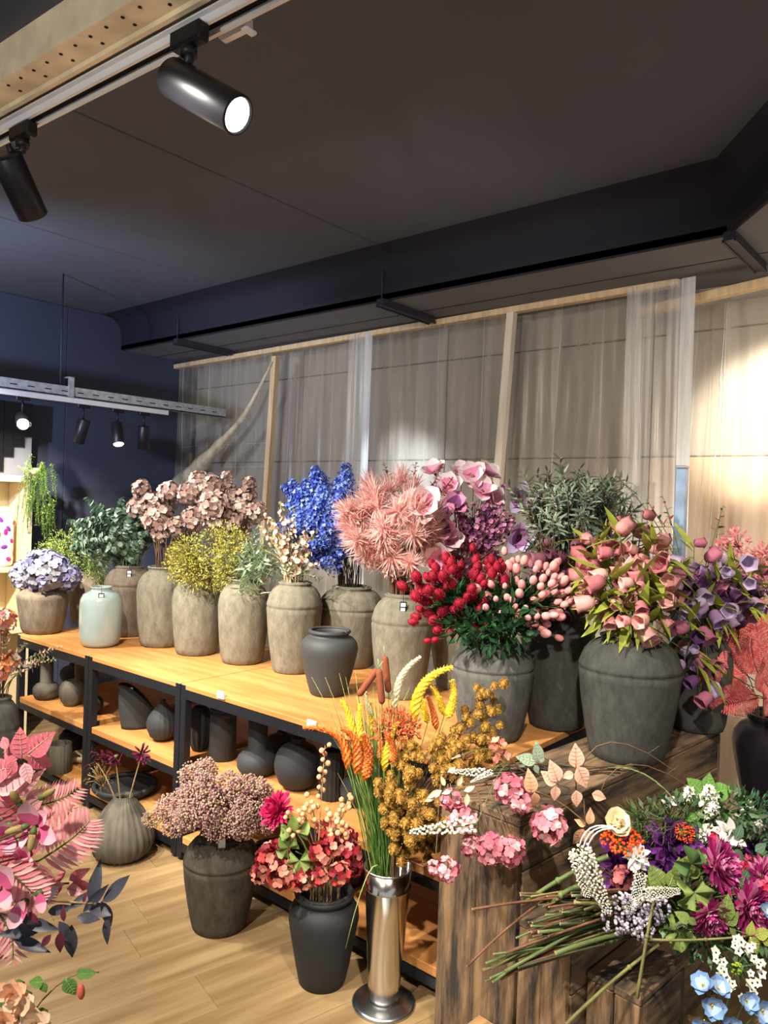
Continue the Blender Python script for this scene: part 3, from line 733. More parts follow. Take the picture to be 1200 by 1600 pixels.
obj('opening', MB().add([mid + (p - mid) * .9 - V3((0, 0, .006)) for p in top], [tuple(range(nn))]), t, mats=m_core)
label_tag(t, c + V3((0, 0, hv * .96)) - av * Rv * .45 - sd * Rv * .3, ink=False, s=.5)
# angular grey planter in the first bay
pc = at_z(100, 1066, ZM)
t = thing('angular_planter', 'faceted grey planter at the back of the first bay', 'planter', (pc.x, 2.5, ZM))
obj('body', MB().lathe([(.07, 0), (.12, .12), (.10, .2), (.085, .2), (.09, .13)], 6, (pc.x, 2.5, ZM)), t, mats=mat('grey_fibre', (158, 154, 150), .8, var=.08), smooth=False)
obj('inner_soil', MB().lathe([(.085, .18), (.085, .185)], 6, (pc.x, 2.5, ZM)), t, mats=m_core, smooth=False)

# bottom boards
GB = 'wares on the bottom boards'
vase(K, 'grey ribbed cylinder vase on the bottom board of the first bay', 92, 1209, ZL, 38, 1162, CYLP, m_rib, 72, ribs(22, .06), group=GB)
vase('bowl', 'cream bowl on the bottom board beside the black post', 128, 1202, ZL, 40, 1178, [(.4, 0), (.7, .2), (.95, .7), (1, 1), (.94, 1), (.85, .6), (.3, .15)], mat('cream_glaze', (222, 210, 180), .4, var=.06), 32, group=GB, cat='bowl', contact=at_z(130, 1194, ZL))
vase('tray_bowl', 'wide black oval bowl on the bottom board of the second bay', 195, 1258, ZL, 100, 1226, [(.6, 0), (.8, .1), (.97, .8), (1, 1), (.95, 1), (.88, .6), (.5, .2)], m_blk, 40, group=GB, cat='bowl', contact=at_z(195, 1252, ZL))
vase('black_pitcher', 'black pitcher at the back of the bottom board, first bay', 112, 1172, ZL, 40, 1142, SMALL, m_blk, 32, group=GB, contact=at_z(112, 1178, ZL))
bx = at_z(163, 1226, ZL)
t = thing('gift_box', 'pale carton with small framed mark on the bottom board', 'box', (bx.x, 2.45, ZL))
obj('carton', MB().cbox((bx.x - .08, 2.3, ZL + .001), (bx.x + .06, 2.42, ZL + .14), .002), t, mats=mat('kraft_pale', (206, 196, 168), .7, var=.05), smooth=False)
fx, fz = bx.x - .015, ZL + .085
mk = MB()
for (a, b) in (((-.016, -.026), (.016, -.022)), ((-.016, .022), (.016, .026)), ((-.016, -.026), (-.012, .026)), ((.012, -.026), (.016, .026)), ((-.006, -.012), (-.003, .012)), ((-.006, .009), (.006, .012)), ((.003, 0), (.006, .012)), ((-.006, -.001), (.006, .002))):
    mk.box((fx + a[0], 2.2985, fz + a[1]), (fx + b[0], 2.2999, fz + b[1]))
obj('printed_mark', mk, t, mats=m_ink, smooth=False, kind='stuff')
obj('lid', MB().cbox((bx.x - .082, 2.298, ZL + .14), (bx.x + .062, 2.422, ZL + .16), .002), t, mats=m_card, smooth=False)
# woven basket
bk = at_z(62, 1196, ZL); bk.y = 2.34; bk.x = -4.06
t = thing('woven_basket', 'coarse dark woven basket on the bottom board of the first bay', 'basket', (bk.x, bk.y, ZL))
rb_ = random.Random(4); mb = MB()
for ring in range(7):
    z = ZL + .015 + ring * .027; R = .085 + .004 * ring
    pts = [V3((bk.x + (R + .006 * (-1) ** (k + ring)) * cos(k * pi / 14), bk.y + (R + .006 * (-1) ** (k + ring)) * sin(k * pi / 14), z)) for k in range(29)]
    mb.tube(pts, .011, 5)
obj('weave', mb, t, mats=mat('seagrass', (120, 96, 66), .85, var=.3, scale=30), kind='stuff')
mb = MB()
for k in range(60):
    a = rb_.uniform(0, 2 * pi); p = V3((bk.x + .12 * cos(a), bk.y + .12 * sin(a), ZL + .19))
    mb.tube([p, p + V3((rb_.uniform(-.02, .02), rb_.uniform(-.02, .02), rb_.uniform(.01, .035)))], .003, 4)
obj('fringe', mb, t, mats=mat('seagrass_pale', (170, 146, 104), .85, var=.2), kind='stuff')
obj('base', MB().lathe([(.085, .001), (.085, .007)], 24, (bk.x, bk.y, ZL)), t, mats=mat('seagrass', (0, 0, 0)))
vase('bowl', 'dark bowl on the bottom board of the long unit, behind the floor jars', 420, 1370, ZL, 90, 1330, [(.45, 0), (.7, .15), (.95, .7), (1, 1), (.94, 1), (.85, .6), (.3, .15)], m_blk, 36, group=GB, cat='bowl', contact=at_z(430, 1365, ZL))
vase(K, 'short black pot on the bottom board of the long unit, behind the red leaves', 530, 1400, ZL, 66, 1340, SMALL, m_blk, 36, group=GB, contact=at_z(545, 1390, ZL))

# floor vases
VS['rib'] = vase('ribbed_vase', 'ribbed teardrop clay vase on the floor with three dark flowers', 190, 1351, 0, 98, 1243, TEAR, m_rib, 96, ribs(26, .06), rbase=.6)
VS['jar'] = vase('floor_jar', 'mossy dark stone jar on the floor holding dusty pink sedum', 342, 1464, 0, 116, 1302, JAR, m_sk, 40, rbase=.62)
VS['blk'] = vase('floor_jar', 'matt black clay jar on the floor holding burgundy leaves and berries', 502, 1553, 0, 110, 1390, [(.62, 0), (.66, .012), (.76, .2), (.9, .48), (1, .72), (.98, .8), (.86, .875), (.76, .9), (.74, .925), (.84, .955), (.86, .985), (.82, 1.0), (.70, 1.0), (.66, .96), (.8, .8), (.6, .3)], m_blk, 48, rbase=.62)
# tall steel florist vase
c0 = at_z(598, 1601, 0); aw = V3((c0.x, c0.y, 0)).normalized(); cs = c0 + aw * .098; ds = depth(cs)
Rt = 37 * ds / FPX; Rb = 24 * ds / FPX; hs = at_d(604, 1352, ds).z
t = thing('steel_vase', 'tall tapered polished steel florist vase on a round foot', 'vase', cs)
Ms = Matrix.Translation(cs)
prof = [(Rb, .012), (Rb * 1.03, .03), (Rb + (Rt - Rb) * .84, hs * .85), (Rb + (Rt - Rb) * .86 + .003, hs * .855), (Rb + (Rt - Rb) * .88 + .003, hs * .865), (Rb + (Rt - Rb) * .885, hs * .872), (Rt, hs), (Rt - .003, hs), (Rb + (Rt - Rb) * .6, hs * .7)]
obj('body', MB().lathe(prof, 64), t, Ms, mats=m_steel)
obj('foot', MB().lathe([(.098, 0), (.098, .006), (.09, .011), (.05, .016), (.045, .014)], 48), t, Ms, mats=m_steelb)
pts = [V3((Rt * cos(a), Rt * sin(a), hs)) for a in [i * pi / 24 for i in range(49)]]
obj('rim', MB().tube(pts, .003, 6), t, Ms, mats=m_steelb)
label_tag(t, cs + V3((Rt * .75, -Rt * .3, hs * .93)) , ink=False, s=.6)
VS['steel'] = dict(t=t, c=cs, R=Rt, H=hs, top=cs + V3((0, 0, hs)), mr=Rt * .8, d=ds)
# jar at the far left
VS['left'] = vase('floor_jar', 'tall grey floor jar at the frame edge before the cupboard', 0, 1320, 0, 62, 1088, JAR, m_sg, 40, rbase=.64, contact=at_d(-2, 1100, 3.55) * 1.0 + V3((0, 0, -at_d(-2, 1100, 3.55).z)))

# ------------------------------------------------------------------ cupboard on the left wall
cy1 = at_x(50, 745, -4.72).y; cy0 = cy1 - .95
zt1 = at_x(40, 744, -4.74).z; zs1 = at_x(20, 886, -4.74).z
t = thing('pine_cupboard', 'open pale pine cupboard on the left wall, brightly lit', 'cupboard', (-4.98, (cy0 + cy1) / 2, 0))
m_cb = mat('pale_pine_board', (232, 212, 172), .55, var=.08, scale=3, stretch=(1, 1, .5))
obj('side_panel', MB().cbox((-4.985, cy1 - .03, 0), (-4.70, cy1, zt1 - .04), .002), t, mats=m_cb, smooth=False)
obj('side_panel', MB().cbox((-4.985, cy0, 0), (-4.70, cy0 + .03, zt1 - .04), .002), t, mats=m_cb, smooth=False)
obj('top', MB().cbox((-4.985, cy0 - .01, zt1 - .039), (-4.69, cy1 + .008, zt1), .002), t, mats=m_cb, smooth=False)
for z in (zs1, zs1 - .38): obj('shelf', MB().cbox((-4.965, cy0 + .031, z - .03), (-4.705, cy1 - .031, z), .002), t, mats=m_cb, smooth=False)
for k in range(8):
    a = cy0 + .03 + k * (cy1 - cy0 - .06) / 8
    obj('back_board', MB().cbox((-4.985, a + .001, .02), (-4.97, a + (cy1 - cy0 - .06) / 8 - .001, zt1 - .04), .002), t, mats=m_cb, smooth=False)
# white vase with bright blotches
pv = at_x(-2, 884, -4.80); pv.z = zs1 + .001; pv.x = -4.84
t = thing('patterned_vase', 'white cylinder vase with pink, purple and orange blotches in the cupboard', 'vase', pv)
dvv = depth(pv); Rv = 24 * dvv / FPX; Hv = at_d(0, 803, dvv).z - zs1
obj('body', MB().lathe([(Rv * .8, 0), (Rv * .97, .012), (Rv, .05), (Rv, Hv * .9), (Rv * .9, Hv * .98), (Rv * .7, Hv), (Rv * .6, Hv), (Rv * .6, Hv * .9)], 36), t, Matrix.Translation(pv), mats=mat('white_glaze', (240, 236, 228), .25, var=.02))
bl = [petal('blotch_%d' % i, c, trans=0) for i, c in enumerate(((214, 40, 150), (140, 60, 170), (236, 140, 60), (220, 60, 50)))]
rq = random.Random(5); bm = [MB().lathe([(.001, 0), (.02, 0), (.019, .0015), (.001, .0015)], 9).mesh('blotch', b_) for b_ in bl]
for k in range(40):
    a = -pi + k * 2.39; z = Hv * (.06 + .86 * ((k * 7) % 40) / 40); nrm = V3((cos(a), sin(a), 0))
    if nrm.dot(V3((1, -.5, 0))) < -.3: continue
    M = frame(nrm, pv + nrm * (Rv - .0006) + V3((0, 0, z)), rq.uniform(0, 6), 1, V3((0, 0, 1)))
    obj('blotch', bm[k % 4], t, M @ Matrix.Diagonal((1.1, .7, 1, 1)))

# ------------------------------------------------------------------ flower kit
m_stg = mat('stem_green', (84, 104, 52), .6, var=.2, objvar=.15); m_stb = mat('stem_brown', (104, 78, 54), .7, var=.2, objvar=.15)
m_std = mat('stem_dark', (58, 44, 38), .7, var=.2); m_stt = mat('stem_tan', (176, 146, 100), .7, var=.2)
def disc(mb, p, nrm, r, m=0, sx=1.0):
    a, b = perp(nrm); p = V3(p)
    vs = [p + (a * cos(t) * sx + b * sin(t)) * r for t in [i * pi / 3 for i in range(6)]]
    return mb.add(vs, [tuple(range(6))], m)
def m_hyd(seed, r, mats, n=62, pl=.34, zmin=-.65):
    g = random.Random(seed); mb = MB()
    for d in fib(n, g):
        if d.z < zmin: continue
        c = d * r * g.uniform(.86, 1.06); k = g.randrange(len(mats)); a, b = perp(d); s0 = g.uniform(0, 1.5)
        for q in range(4):
            t = s0 + q * pi / 2; e = a * cos(t) + b * sin(t)
            w_ = g.uniform(.1, .6); disc(mb, c + (e + d * w_) * r * pl * .5, d - e * w_ + perp(d)[0] * g.uniform(-.3, .3), r * pl * g.uniform(.48, .6), k)
    return mb.mesh('floret_cluster', mats)
def m_fine(seed, r, mats, n=260, L=.016, W=.008, tw=12, sq=1.0):
    g = random.Random(seed); mb = MB()
    for i in range(tw):
        d = V3((g.gauss(0, 1), g.gauss(0, 1), g.gauss(.6, .8))).normalized()
        mb.tube([V3((0, 0, -r * .8)), d * r * .5 - V3((0, 0, r * .1)), d * r], .0012, 3, len(mats) - 1)
    for i in range(n):
        d = V3((g.gauss(0, 1), g.gauss(0, 1), g.gauss(.15, 1))).normalized()
        p = d * r * (g.uniform(.35, 1.08) ** .7); p.z *= sq
        e = (d + V3((g.uniform(-1, 1), g.uniform(-1, 1), g.uniform(-.4, 1))) * .8).normalized()
        mb.kite(p, e, V3((g.uniform(-1, 1), g.uniform(-1, 1), g.uniform(0, 1))), L * g.uniform(.6, 1.3), W * g.uniform(.7, 1.2), g.randrange(len(mats) - 1), .2, .5)
    return mb.mesh('leaf_cluster', mats)
def m_branch(seed, L, mats, n, lL, lW, shape='leaf', ang=.9, droop=.15, bend=.1):
    """a leafy twig; the origin is its tip end, it runs back along -z"""
    g = random.Random(seed); mb = MB(); bx, by = g.uniform(-bend, bend) * L, g.uniform(-bend, bend) * L
    P = lambda t: V3((bx * (1 - t) * (1 - t), by * (1 - t) ** 2, -L * (1 - t)))
    mb.tube([P(t / 5) for t in range(6)], [.0022, .002, .0018, .0015, .001, .0007], 4, len(mats) - 1)
    for i in range(n):
        t = (i + .6) / n; a = i * 2.4 + g.uniform(-.4, .4); o = V3((cos(a), sin(a), 0)); s = (1.05 - .5 * t) * g.uniform(.8, 1.15)
        d = (o * sin(ang) + V3((0, 0, cos(ang) - droop * g.random() * 2))).normalized(); p = P(t); k = g.randrange(len(mats) - 1)
        if shape == 'disc':
            c = p + d * lL * s * .7; disc(mb, c, (V3((0, 0, 1)) * .8 + o * .3 + V3((g.uniform(-.6, .6), g.uniform(-.6, .6), 0))), lW * s, k)
        elif shape == 'flower':
            c = p + d * lL * s; x, y = perp(d)
            for q in range(5):
                e = x * cos(q * 1.257) + y * sin(q * 1.257); disc(mb, c + (e + d * .4) * lW * s * .5, d - e * .4, lW * s * .5, k)
            mb.tube([p, c], .0009, 3, len(mats) - 1)
        else: mb.leaf(p, d, V3((0, 0, 1)) + o * .2, lL * s, lW * s, g.uniform(.0, .6), .15, 3, m=k)
    return mb.mesh('twig_leaves', mats)
def m_spike(seed, L, r, mats, n=40, fl=.014):
    g = random.Random(seed); mb = MB()
    for i in range(n):
        t = i / n; a = i * 2.4; o = V3((cos(a), sin(a), 0)); rr_ = r * (1.05 - .75 * t) * g.uniform(.7, 1.1)
        c = o * rr_ + V3((0, 0, -L * .6 + L * 1.2 * t)); nrm = (o + V3((0, 0, .3 + t))).normalized(); x, y = perp(nrm); k = g.randrange(len(mats) - 1)
        mb.tube([V3((0, 0, c.z - .012)), c], .0008, 3, len(mats) - 1)
        for q in range(5):
            e = x * cos(q * 1.257 + i) + y * sin(q * 1.257 + i); mb.kite(c, e + nrm * g.uniform(.2, .8), nrm, fl * g.uniform(.8, 1.2), fl * .55, k, .15, .5)
    return mb.mesh('flower_spike', mats)
def m_spider(seed, r, mats, n=130, w=.07):
    g = random.Random(seed); mb = MB()
    for d in fib(n, g, .8):
        if d.z < -.75: continue
        mb.leaf(d * r * .06, d + V3((g.uniform(-.25, .25), g.uniform(-.25, .25), g.uniform(-.1, .25))), V3((0, 0, 1)) if abs(d.z) < .9 else V3((1, 0, 0)), r * g.uniform(.75, 1.12), r * w * g.uniform(.7, 1.3), g.uniform(-.9, .8), .2, 4, m=g.randrange(len(mats)))
    return mb.mesh('thread_petals', mats)
def m_mum(seed, r, mats, n=110, flat=.7):
    g = random.Random(seed); mb = MB()
    for d in fib(n, g, .4):
        if d.z < -.25: continue
        q = r * (.5 + .52 * (1 - max(0, d.z)))
        e = V3((d.x, d.y, d.z * flat)).normalized()
        mb.leaf(e * r * .1, e, V3((0, 0, 1)) if d.z < .9 else V3((1, 0, 0)), q * g.uniform(.8, 1.08), r * .2, -.2 - .3 * max(0, d.z), .35, 6, a=2.0, tip=.4, m=g.randrange(len(mats)))
    return mb.mesh('mum_petals', mats)
def m_bell(L, W, mats):
    mb = MB(); f = lambda a, z: 1 + .13 * cos(a * 5) * (z / L) ** 2
    mb.lathe([(.02 * W, 0), (.22 * W, .05 * L), (.40 * W, .22 * L), (.46 * W, .5 * L), (.44 * W, .78 * L), (.52 * W, L), (.49 * W, .98 * L), (.38 * W, .72 * L), (.3 * W, .3 * L)], 15, fn=f)
    for q in range(5): mb.leaf((0, 0, -.02 * L), V3((cos(q * 1.257), sin(q * 1.257), 1.1)), V3((0, 0, 1)), .38 * L, .16 * L, -.2, .1, 2, m=1)
    return mb.mesh('bell_bloom', mats)
def m_bud(L, W, mats, bumps=True, seed=1):
    g = random.Random(seed); mb = MB()
    mb.ball((0, 0, L * .5), W * .5, 0, 10, 7, (lambda a, th: 1 + .10 * sin(a * 5 + th * 9)) if bumps else None, L / W)
    if bumps:
        for d in fib(110, g):
            q = V3((d.x * W * .47, d.y * W * .47, L * .5 + d.z * L * .47)); mb.kite(q, d + V3((0, 0, .5)) + V3((g.uniform(-.4, .4), g.uniform(-.4, .4), 0)), perp(d)[1], W * .22, W * .10, 0, .2)
    for q in range(4): mb.leaf((0, 0, 0), V3((cos(q * 1.57), sin(q * 1.57), .8)), V3((0, 0, 1)), L * .4, L * .2, -.3, .1, 2, m=1)
    return mb.mesh('bud', mats)
def m_leaf(L, W, mats, curl=.2, fold=.2, k=6, a=.8, twist=0, mb_=None, vein=False, tip=1.0):
    mb = MB().leaf((0, 0, 0), (0, 0, 1), (0, 1, 0), L, W, curl, fold, k, a, tip, m=0, mb=mb_, twist=twist)
    if vein:
        pts = [V3((0, -curl * L * t * t + .0006, L * t)) for t in [i / 6 * .95 for i in range(7)]]
        mb.tube(pts, [.0016, .0014, .0012, .001, .0008, .0006, .0004], 4, len(mats) - 1)
        for i in range(1, 6):
            t = i / 6.5; w_ = W * .42 * sin(pi * t ** a)
            for sgn in (-1, 1):
                mb.tube([V3((0, -curl * L * t * t + .0008, L * t)), V3((sgn * w_ * .9, -curl * L * t * t + fold * w_ + .0010, L * (t + .10)))], .0005, 3, len(mats) - 1)
    return mb.mesh('leaf', mats)

def stem_of(root, a, b, mm, r=.0025, ctrl=None, name='stem', n=7, taper=.6):
    a, b = V3(a), V3(b)
    c = ctrl if ctrl is not None else a + V3((0, 0, (b - a).length * .6)) + (b - a) * .15
    pts = bez(a, b, c, n)
    obj(name, MB().tube(pts, [r * (1 - (1 - taper) * i / n) for i in range(n + 1)], 5), root, mats=mm)
    return (pts[-1] - pts[-2]).normalized(), pts
def dome(cx, cy, rx, ry, d, rd, n, g, cmin=-.3, bmin=-1.0):
    C = at_d(cx, cy, d); X = rx * d / FPX; Z = ry * d / FPX; out = []
    N = n
    while True:
        out = [q for q in fib(N, g, .5) if q.y > cmin and q.z > bmin]   # x right, y toward the eye, z up
        if len(out) >= n: break
        N += 2
    g.shuffle(out); out = out[:n]; res = []
    for q in out:
        s = g.uniform(.72, 1.02)
        p = C + CR * (q.x * X * s) + CU * (q.z * Z * s) - CF * (q.y * rd * s)
        res.append((p, (CR * q.x * X + CU * (q.z * Z) - CF * q.y * rd).normalized()))
    return res
def explicit(lst, d, out=V3((0, 0, .2))):
    res = []
    for e in lst:
        p = at_d(e[0], e[1], d + (e[2] if len(e) > 2 else 0)); res.append((p, None) + tuple(e[3:]))
    return res
KIND_WORDS = (('hydrangea', 'hydrangea'), ('eucalyptus', 'eucalyptus_sprig'), ('spider', 'spider_flower'), ('magnolia', 'magnolia'), ('orchid', 'orchid_spray'), ('thistle', 'thistle_spray'), ('pink bud', 'bud_spray'), ('blue flower', 'blue_flower_spray'),
    ('willow', 'willow_branch'), ('pink bell lily', 'pink_lily_spray'), ('mauve bell lily', 'mauve_lily_spray'), ('dusky', 'dusky_lily_spray'), ('straw-gold', 'straw_ball_spray'), ('sedum', 'sedum'), ('berry', 'berry_sprig'), ('berries', 'berry_sprig'), ('chrysanthemum', 'chrysanthemum'),
    ('cream blossoms', 'cream_blossom_sprig'), ('plume', 'plume'), ('lime', 'lime_sprig'), ('yellow-green', 'boxwood_sprig'), ('wild branch', 'wild_branch'))
def kind_name(label):
    return next((n for k, n in KIND_WORDS if k in label), 'leafy_sprig')
ORD = 'leftmost second third fourth fifth sixth seventh eighth ninth tenth eleventh twelfth thirteenth fourteenth fifteenth sixteenth seventeenth eighteenth nineteenth twentieth'.split()
def spread_labels(label, P):
    """tells the members of one bunch apart by their row (from the top) and their count from the left"""
    n = len(P)
    if n < 2: return [label] * n
    rows = 1 if n <= 4 else 2 if n <= 10 else 3 if n <= 18 else 4 if n <= 32 else 5
    names = {1: [''], 2: ['upper', 'lower'], 3: ['top', 'middle', 'bottom'], 4: ['top', 'second', 'third', 'bottom'], 5: ['top', 'second', 'third', 'fourth', 'bottom']}[rows]
    order = sorted(range(n), key=lambda i: P[i][1]); out = [''] * n
    for r in range(rows):
        row = sorted(order[r * n // rows:(r + 1) * n // rows], key=lambda i: P[i][0])
        for k, i in enumerate(row):
            o = ORD[k] + ('' if k == 0 else ' from left')
            out[i] = label + (', %s row' % names[r] if rows > 1 else '') + ', ' + o
    return out
def bouq(v, label, group, pts, build, seed, sm, r=.0025, name='flower_spray', cat='flower', drop=.10, upb=.35, extra=None):
    g = random.Random(seed); base = v['top']
    if name == 'flower_spray': name = kind_name(label)
    labs = spread_labels(label, [proj(e[0]) for e in pts])
    for li, e in enumerate(pts):
        p, nd = e[0], e[1]
        an = g.uniform(0, 6.28); q = v['mr'] * .75 * math.sqrt(g.random())
        toward = V3((p.x - base.x, p.y - base.y, 0)); tl = toward.length
        off = V3((q * cos(an), q * sin(an), 0)) * .5 + (toward / tl * v['mr'] * .45 if tl > 1e-4 else V3())
        a = base + off - V3((0, 0, min(drop, v['H'] * .4)))
        root = thing(name, labs[li], cat, a, group)
        m0 = base + off * 1.1
        rise = max(.02, (p - base).length * .45)
        c = m0 + V3((0, 0, rise))
        pts_ = [a] + bez(m0, p, c, 7)
        obj('stem', MB().tube(pts_, [r] * 2 + [r * (1 - .08 * i) for i in range(len(pts_) - 2)], 5), root, mats=sm)
        d = (pts_[-1] - pts_[-2]).normalized()
        if nd is not None: d = (nd + d * .6 + V3((0, 0, upb))).normalized()
        build(root, p, d, g, pts_, *e[2:])
def heads(meshes, s=(.85, 1.15), name='flower_head', kind='stuff'):
    def f(root, p, d, g, pts_, sc=1.0):
        obj(name, g.choice(meshes), root, frame(d, p, g.uniform(0, 6), g.uniform(*s) * sc), kind=kind)
    return f

# ------------------------------------------------------------------ bouquets on the top board, from the cupboard end to the pedestal
hb = [petal('hydrangea_blue', (150, 147, 182)), petal('hydrangea_blue_deep', (124, 120, 158)), petal('hydrangea_grey', (164, 162, 170))]
hm = [m_hyd(i, .085, hb, 85, .3, -.5) for i in range(2)]
bouq(VS[1], 'grey-blue hydrangea head in the squat faceted jar', 'grey-blue hydrangeas', explicit([(72, 893, -.06, 1.15), (42, 898, -.02, .85), (104, 902, -.02, .75), (60, 880, .06, .8), (92, 884, .05, .75)], VS[1]['d']), heads(hm), 11, m_stg, upb=.2)
lg = [petal('leaf_lime', (150, 172, 78)), petal('leaf_lime_deep', (108, 136, 56)), petal('leaf_lime_pale', (188, 198, 118)), m_stg]
lgm = [m_fine(20 + i, .085, lg, 300, .016, .006) for i in range(2)]
bouq(VS[2], 'pale lime sprig in the jar behind the celadon vase', 'lime bush sprigs', dome(116, 868, 48, 26, VS[2]['d'] - .05, .12, 10, random.Random(12)) + explicit([(150, 890, -.12, .8), (75, 860, 0, .8), (158, 905, -.14, .6)], VS[2]['d']), heads(lgm, name='leaf_cluster'), 12, m_stg)
eu = [petal('euc_green', (124, 150, 128)), petal('euc_pale', (164, 182, 160)), petal('euc_dark', (88, 114, 94)), m_stg]
eum = [m_branch(30 + i, .20, eu, 34, .018, .030, 'disc') for i in range(3)]
bouq(VS[4], 'eucalyptus branch in the jar near the celadon vase', 'eucalyptus branches', dome(178, 834, 72, 54, VS[4]['d'], .18, 62, random.Random(13), -.5) + explicit([(135, 778, .05), (190, 778, .05), (210, 782, .02), (105, 815, 0)], VS[4]['d']), heads(eum, (.8, 1.05), 'branch_leaves'), 13, m_stg, upb=.1)
dp = [petal('dried_pink', (206, 180, 168)), petal('dried_pink_deep', (182, 150, 140)), petal('dried_pink_pale', (222, 204, 192)), petal('dried_rose_brown', (150, 120, 112))]
dpm = [m_hyd(40 + i, .058, dp, 34, .42, -.6) for i in range(3)]
bouq(VS[5], 'dried dusty pink hydrangea in the rough jar', 'dried pink hydrangeas', dome(316, 800, 84, 44, VS[5]['d'] + .08, .2, 36, random.Random(14), -.5, -.7) + explicit([(221, 764, 0, .7), (215, 793, 0, .8), (355, 745, .05, .6), (388, 756, .05, .6), (244, 815, -.02, 1), (310, 752, .08), (330, 760, .08), (400, 800, 0, .9)], VS[5]['d']), heads(dpm, (.8, 1.15)), 14, m_stb)
yg = [petal('boxwood_yellow', (172, 168, 62)), petal('boxwood_olive', (120, 122, 42)), petal('boxwood_pale', (202, 198, 104)), m_stb]
ygm = [m_fine(50 + i, .082, yg, 320, .014, .007) for i in range(2)]
bouq(VS[6], 'yellow-green fine-leaved sprig spilling over the rough stone jar', 'yellow-green bush sprigs', dome(342, 876, 64, 38, VS[6]['d'] - .06, .17, 24, random.Random(15), -.2) + explicit([(352, 905, -.12, .8), (368, 912, -.14, .6), (285, 870, 0, .9)], VS[6]['d']), heads(ygm, (.8, 1.05), 'leaf_cluster'), 15, m_stb, upb=.1)
sw = [petal('willow_silver', (158, 178, 146)), petal('willow_grey', (124, 146, 118)), petal('willow_pale', (188, 202, 176)), m_stg]
swm = [m_branch(60 + i, .24, sw, 26, .075, .016, ang=.6, droop=.3, bend=.5) for i in range(3)]
bouq(VS[7], 'silvery willow branch hanging over the tapering jar', 'silvery willow branches', explicit([(385, 925, -.14), (405, 905, -.12), (372, 930, -.16), (420, 835, 0), (395, 850, -.03), (440, 860, -.02), (450, 890, -.05), (375, 862, -.05), (412, 870, -.1), (430, 905, -.1), (450, 850, -.04), (385, 890, -.14), (415, 880, -.12), (400, 825, 0), (430, 820, 0), (455, 910, -.1), (395, 930, -.17)], VS[7]['d']), heads(swm, (.9, 1.15), 'branch_leaves'), 16, m_stg)
cr = [petal('cream_petal', (236, 220, 192)), petal('blush_petal', (226, 186, 166)), petal('sage_bit', (150, 150, 100)), m_stt]
crm = [m_branch(70 + i, .14, cr, 12, .014, .017, 'flower') for i in range(3)]
bouq(VS[8], 'thin beige stem with cream blossoms in the pale jar', 'cream blossom stems', explicit([(415, 803, 0, 1), (438, 786, 0, 1), (425, 815, -.04, 1), (462, 798, 0, 1), (470, 840, -.06, 1), (455, 870, -.08, .8), (486, 862, -.06, .9), (445, 835, -.05, 1), (500, 880, -.05, .7), (432, 850, 0, .9), (478, 815, 0, .9), (450, 812, 0, 1), (405, 822, .02, .9), (425, 840, -.03, .9), (492, 830, -.03, .9), (460, 850, -.07, .9), (440, 878, -.08, .8)], VS[8]['d']), heads(crm, (.9, 1.2), 'blossoms'), 17, m_stt, r=.003)
bouq(VS[8], 'grey-green eucalyptus sprig in the pale jar with beige stems', 'sprigs among the cream blossoms', explicit([(500, 905, -.1), (415, 860, .05), (440, 815, .08), (440, 890, -.1), (480, 890, -.08), (425, 870, -.05), (465, 830, .02)], VS[8]['d']), heads(swm, (.5, .7), 'branch_leaves'), 171, m_stt)
bl_ = [petal('blue_petal', (84, 116, 216)), petal('blue_petal_deep', (42, 64, 160)), petal('blue_petal_light', (136, 162, 236)), m_std]
blm = [m_spike(80 + i, .12, .056, bl_, 74, .015) for i in range(3)]
bouq(VS[9], 'vivid blue flower spray in the pale jar', 'vivid blue flower sprays', dome(518, 810, 66, 58, VS[9]['d'] - .04, .17, 34, random.Random(18), -.4) + explicit([(468, 772, 0), (455, 770, 0, .8), (470, 818, -.05), (490, 865, -.1), (512, 880, -.12, .8), (575, 865, -.05, .8), (540, 748, 0), (500, 750, 0)], VS[9]['d']), heads(blm, (.85, 1.1), 'flower_spike'), 18, m_std)
sp = [petal('spider_pink', (248, 204, 198), trans=.35), petal('spider_salmon', (242, 178, 172), trans=.35), petal('spider_pale', (254, 232, 226), trans=.35)]
spm = [m_spider(90 + i, .078, sp, 150) for i in range(3)]
bouq(VS[11], 'shaggy pale pink spider flower in the tagged jar', 'shaggy pink spider flowers', dome(614, 816, 76, 62, VS[11]['d'], .18, 34, random.Random(19), -.35) + explicit([(545, 800, -.05), (555, 825, -.05), (580, 762, 0), (625, 748, 0), (600, 850, -.12), (640, 880, -.12, .8), (600, 832, -.15), (622, 800, -.15), (590, 792, -.12), (645, 835, -.14), (570, 845, -.1)], VS[11]['d']), heads(spm, (.8, 1.05)), 19, m_stb)
ro = [petal('dusty_rose', (206, 116, 116)), petal('dusty_rose_deep', (160, 78, 84)), petal('dusty_rose_pale', (224, 152, 144)), m_stb]
rom = [m_branch(100 + i, .16, ro, 22, .03, .016, ang=.8) for i in range(2)]
bouq(VS[11], 'dusty rose leafy sprig at the top of the pink bouquet', 'dusty rose sprigs', explicit([(600, 722, .1), (650, 722, .1), (690, 726, .12), (625, 735, .12), (575, 735, .12), (715, 735, .12)], VS[11]['d']), heads(rom, (.9, 1.1), 'branch_leaves'), 20, m_stb)
rg = [petal('faded_pink', (206, 158, 146)), petal('faded_mauve', (168, 124, 120)), petal('faded_beige', (216, 182, 162)), m_stb]
rgm = [m_branch(104 + i, .16, rg, 18, .04, .018, ang=1.0, droop=.5) for i in range(2)]
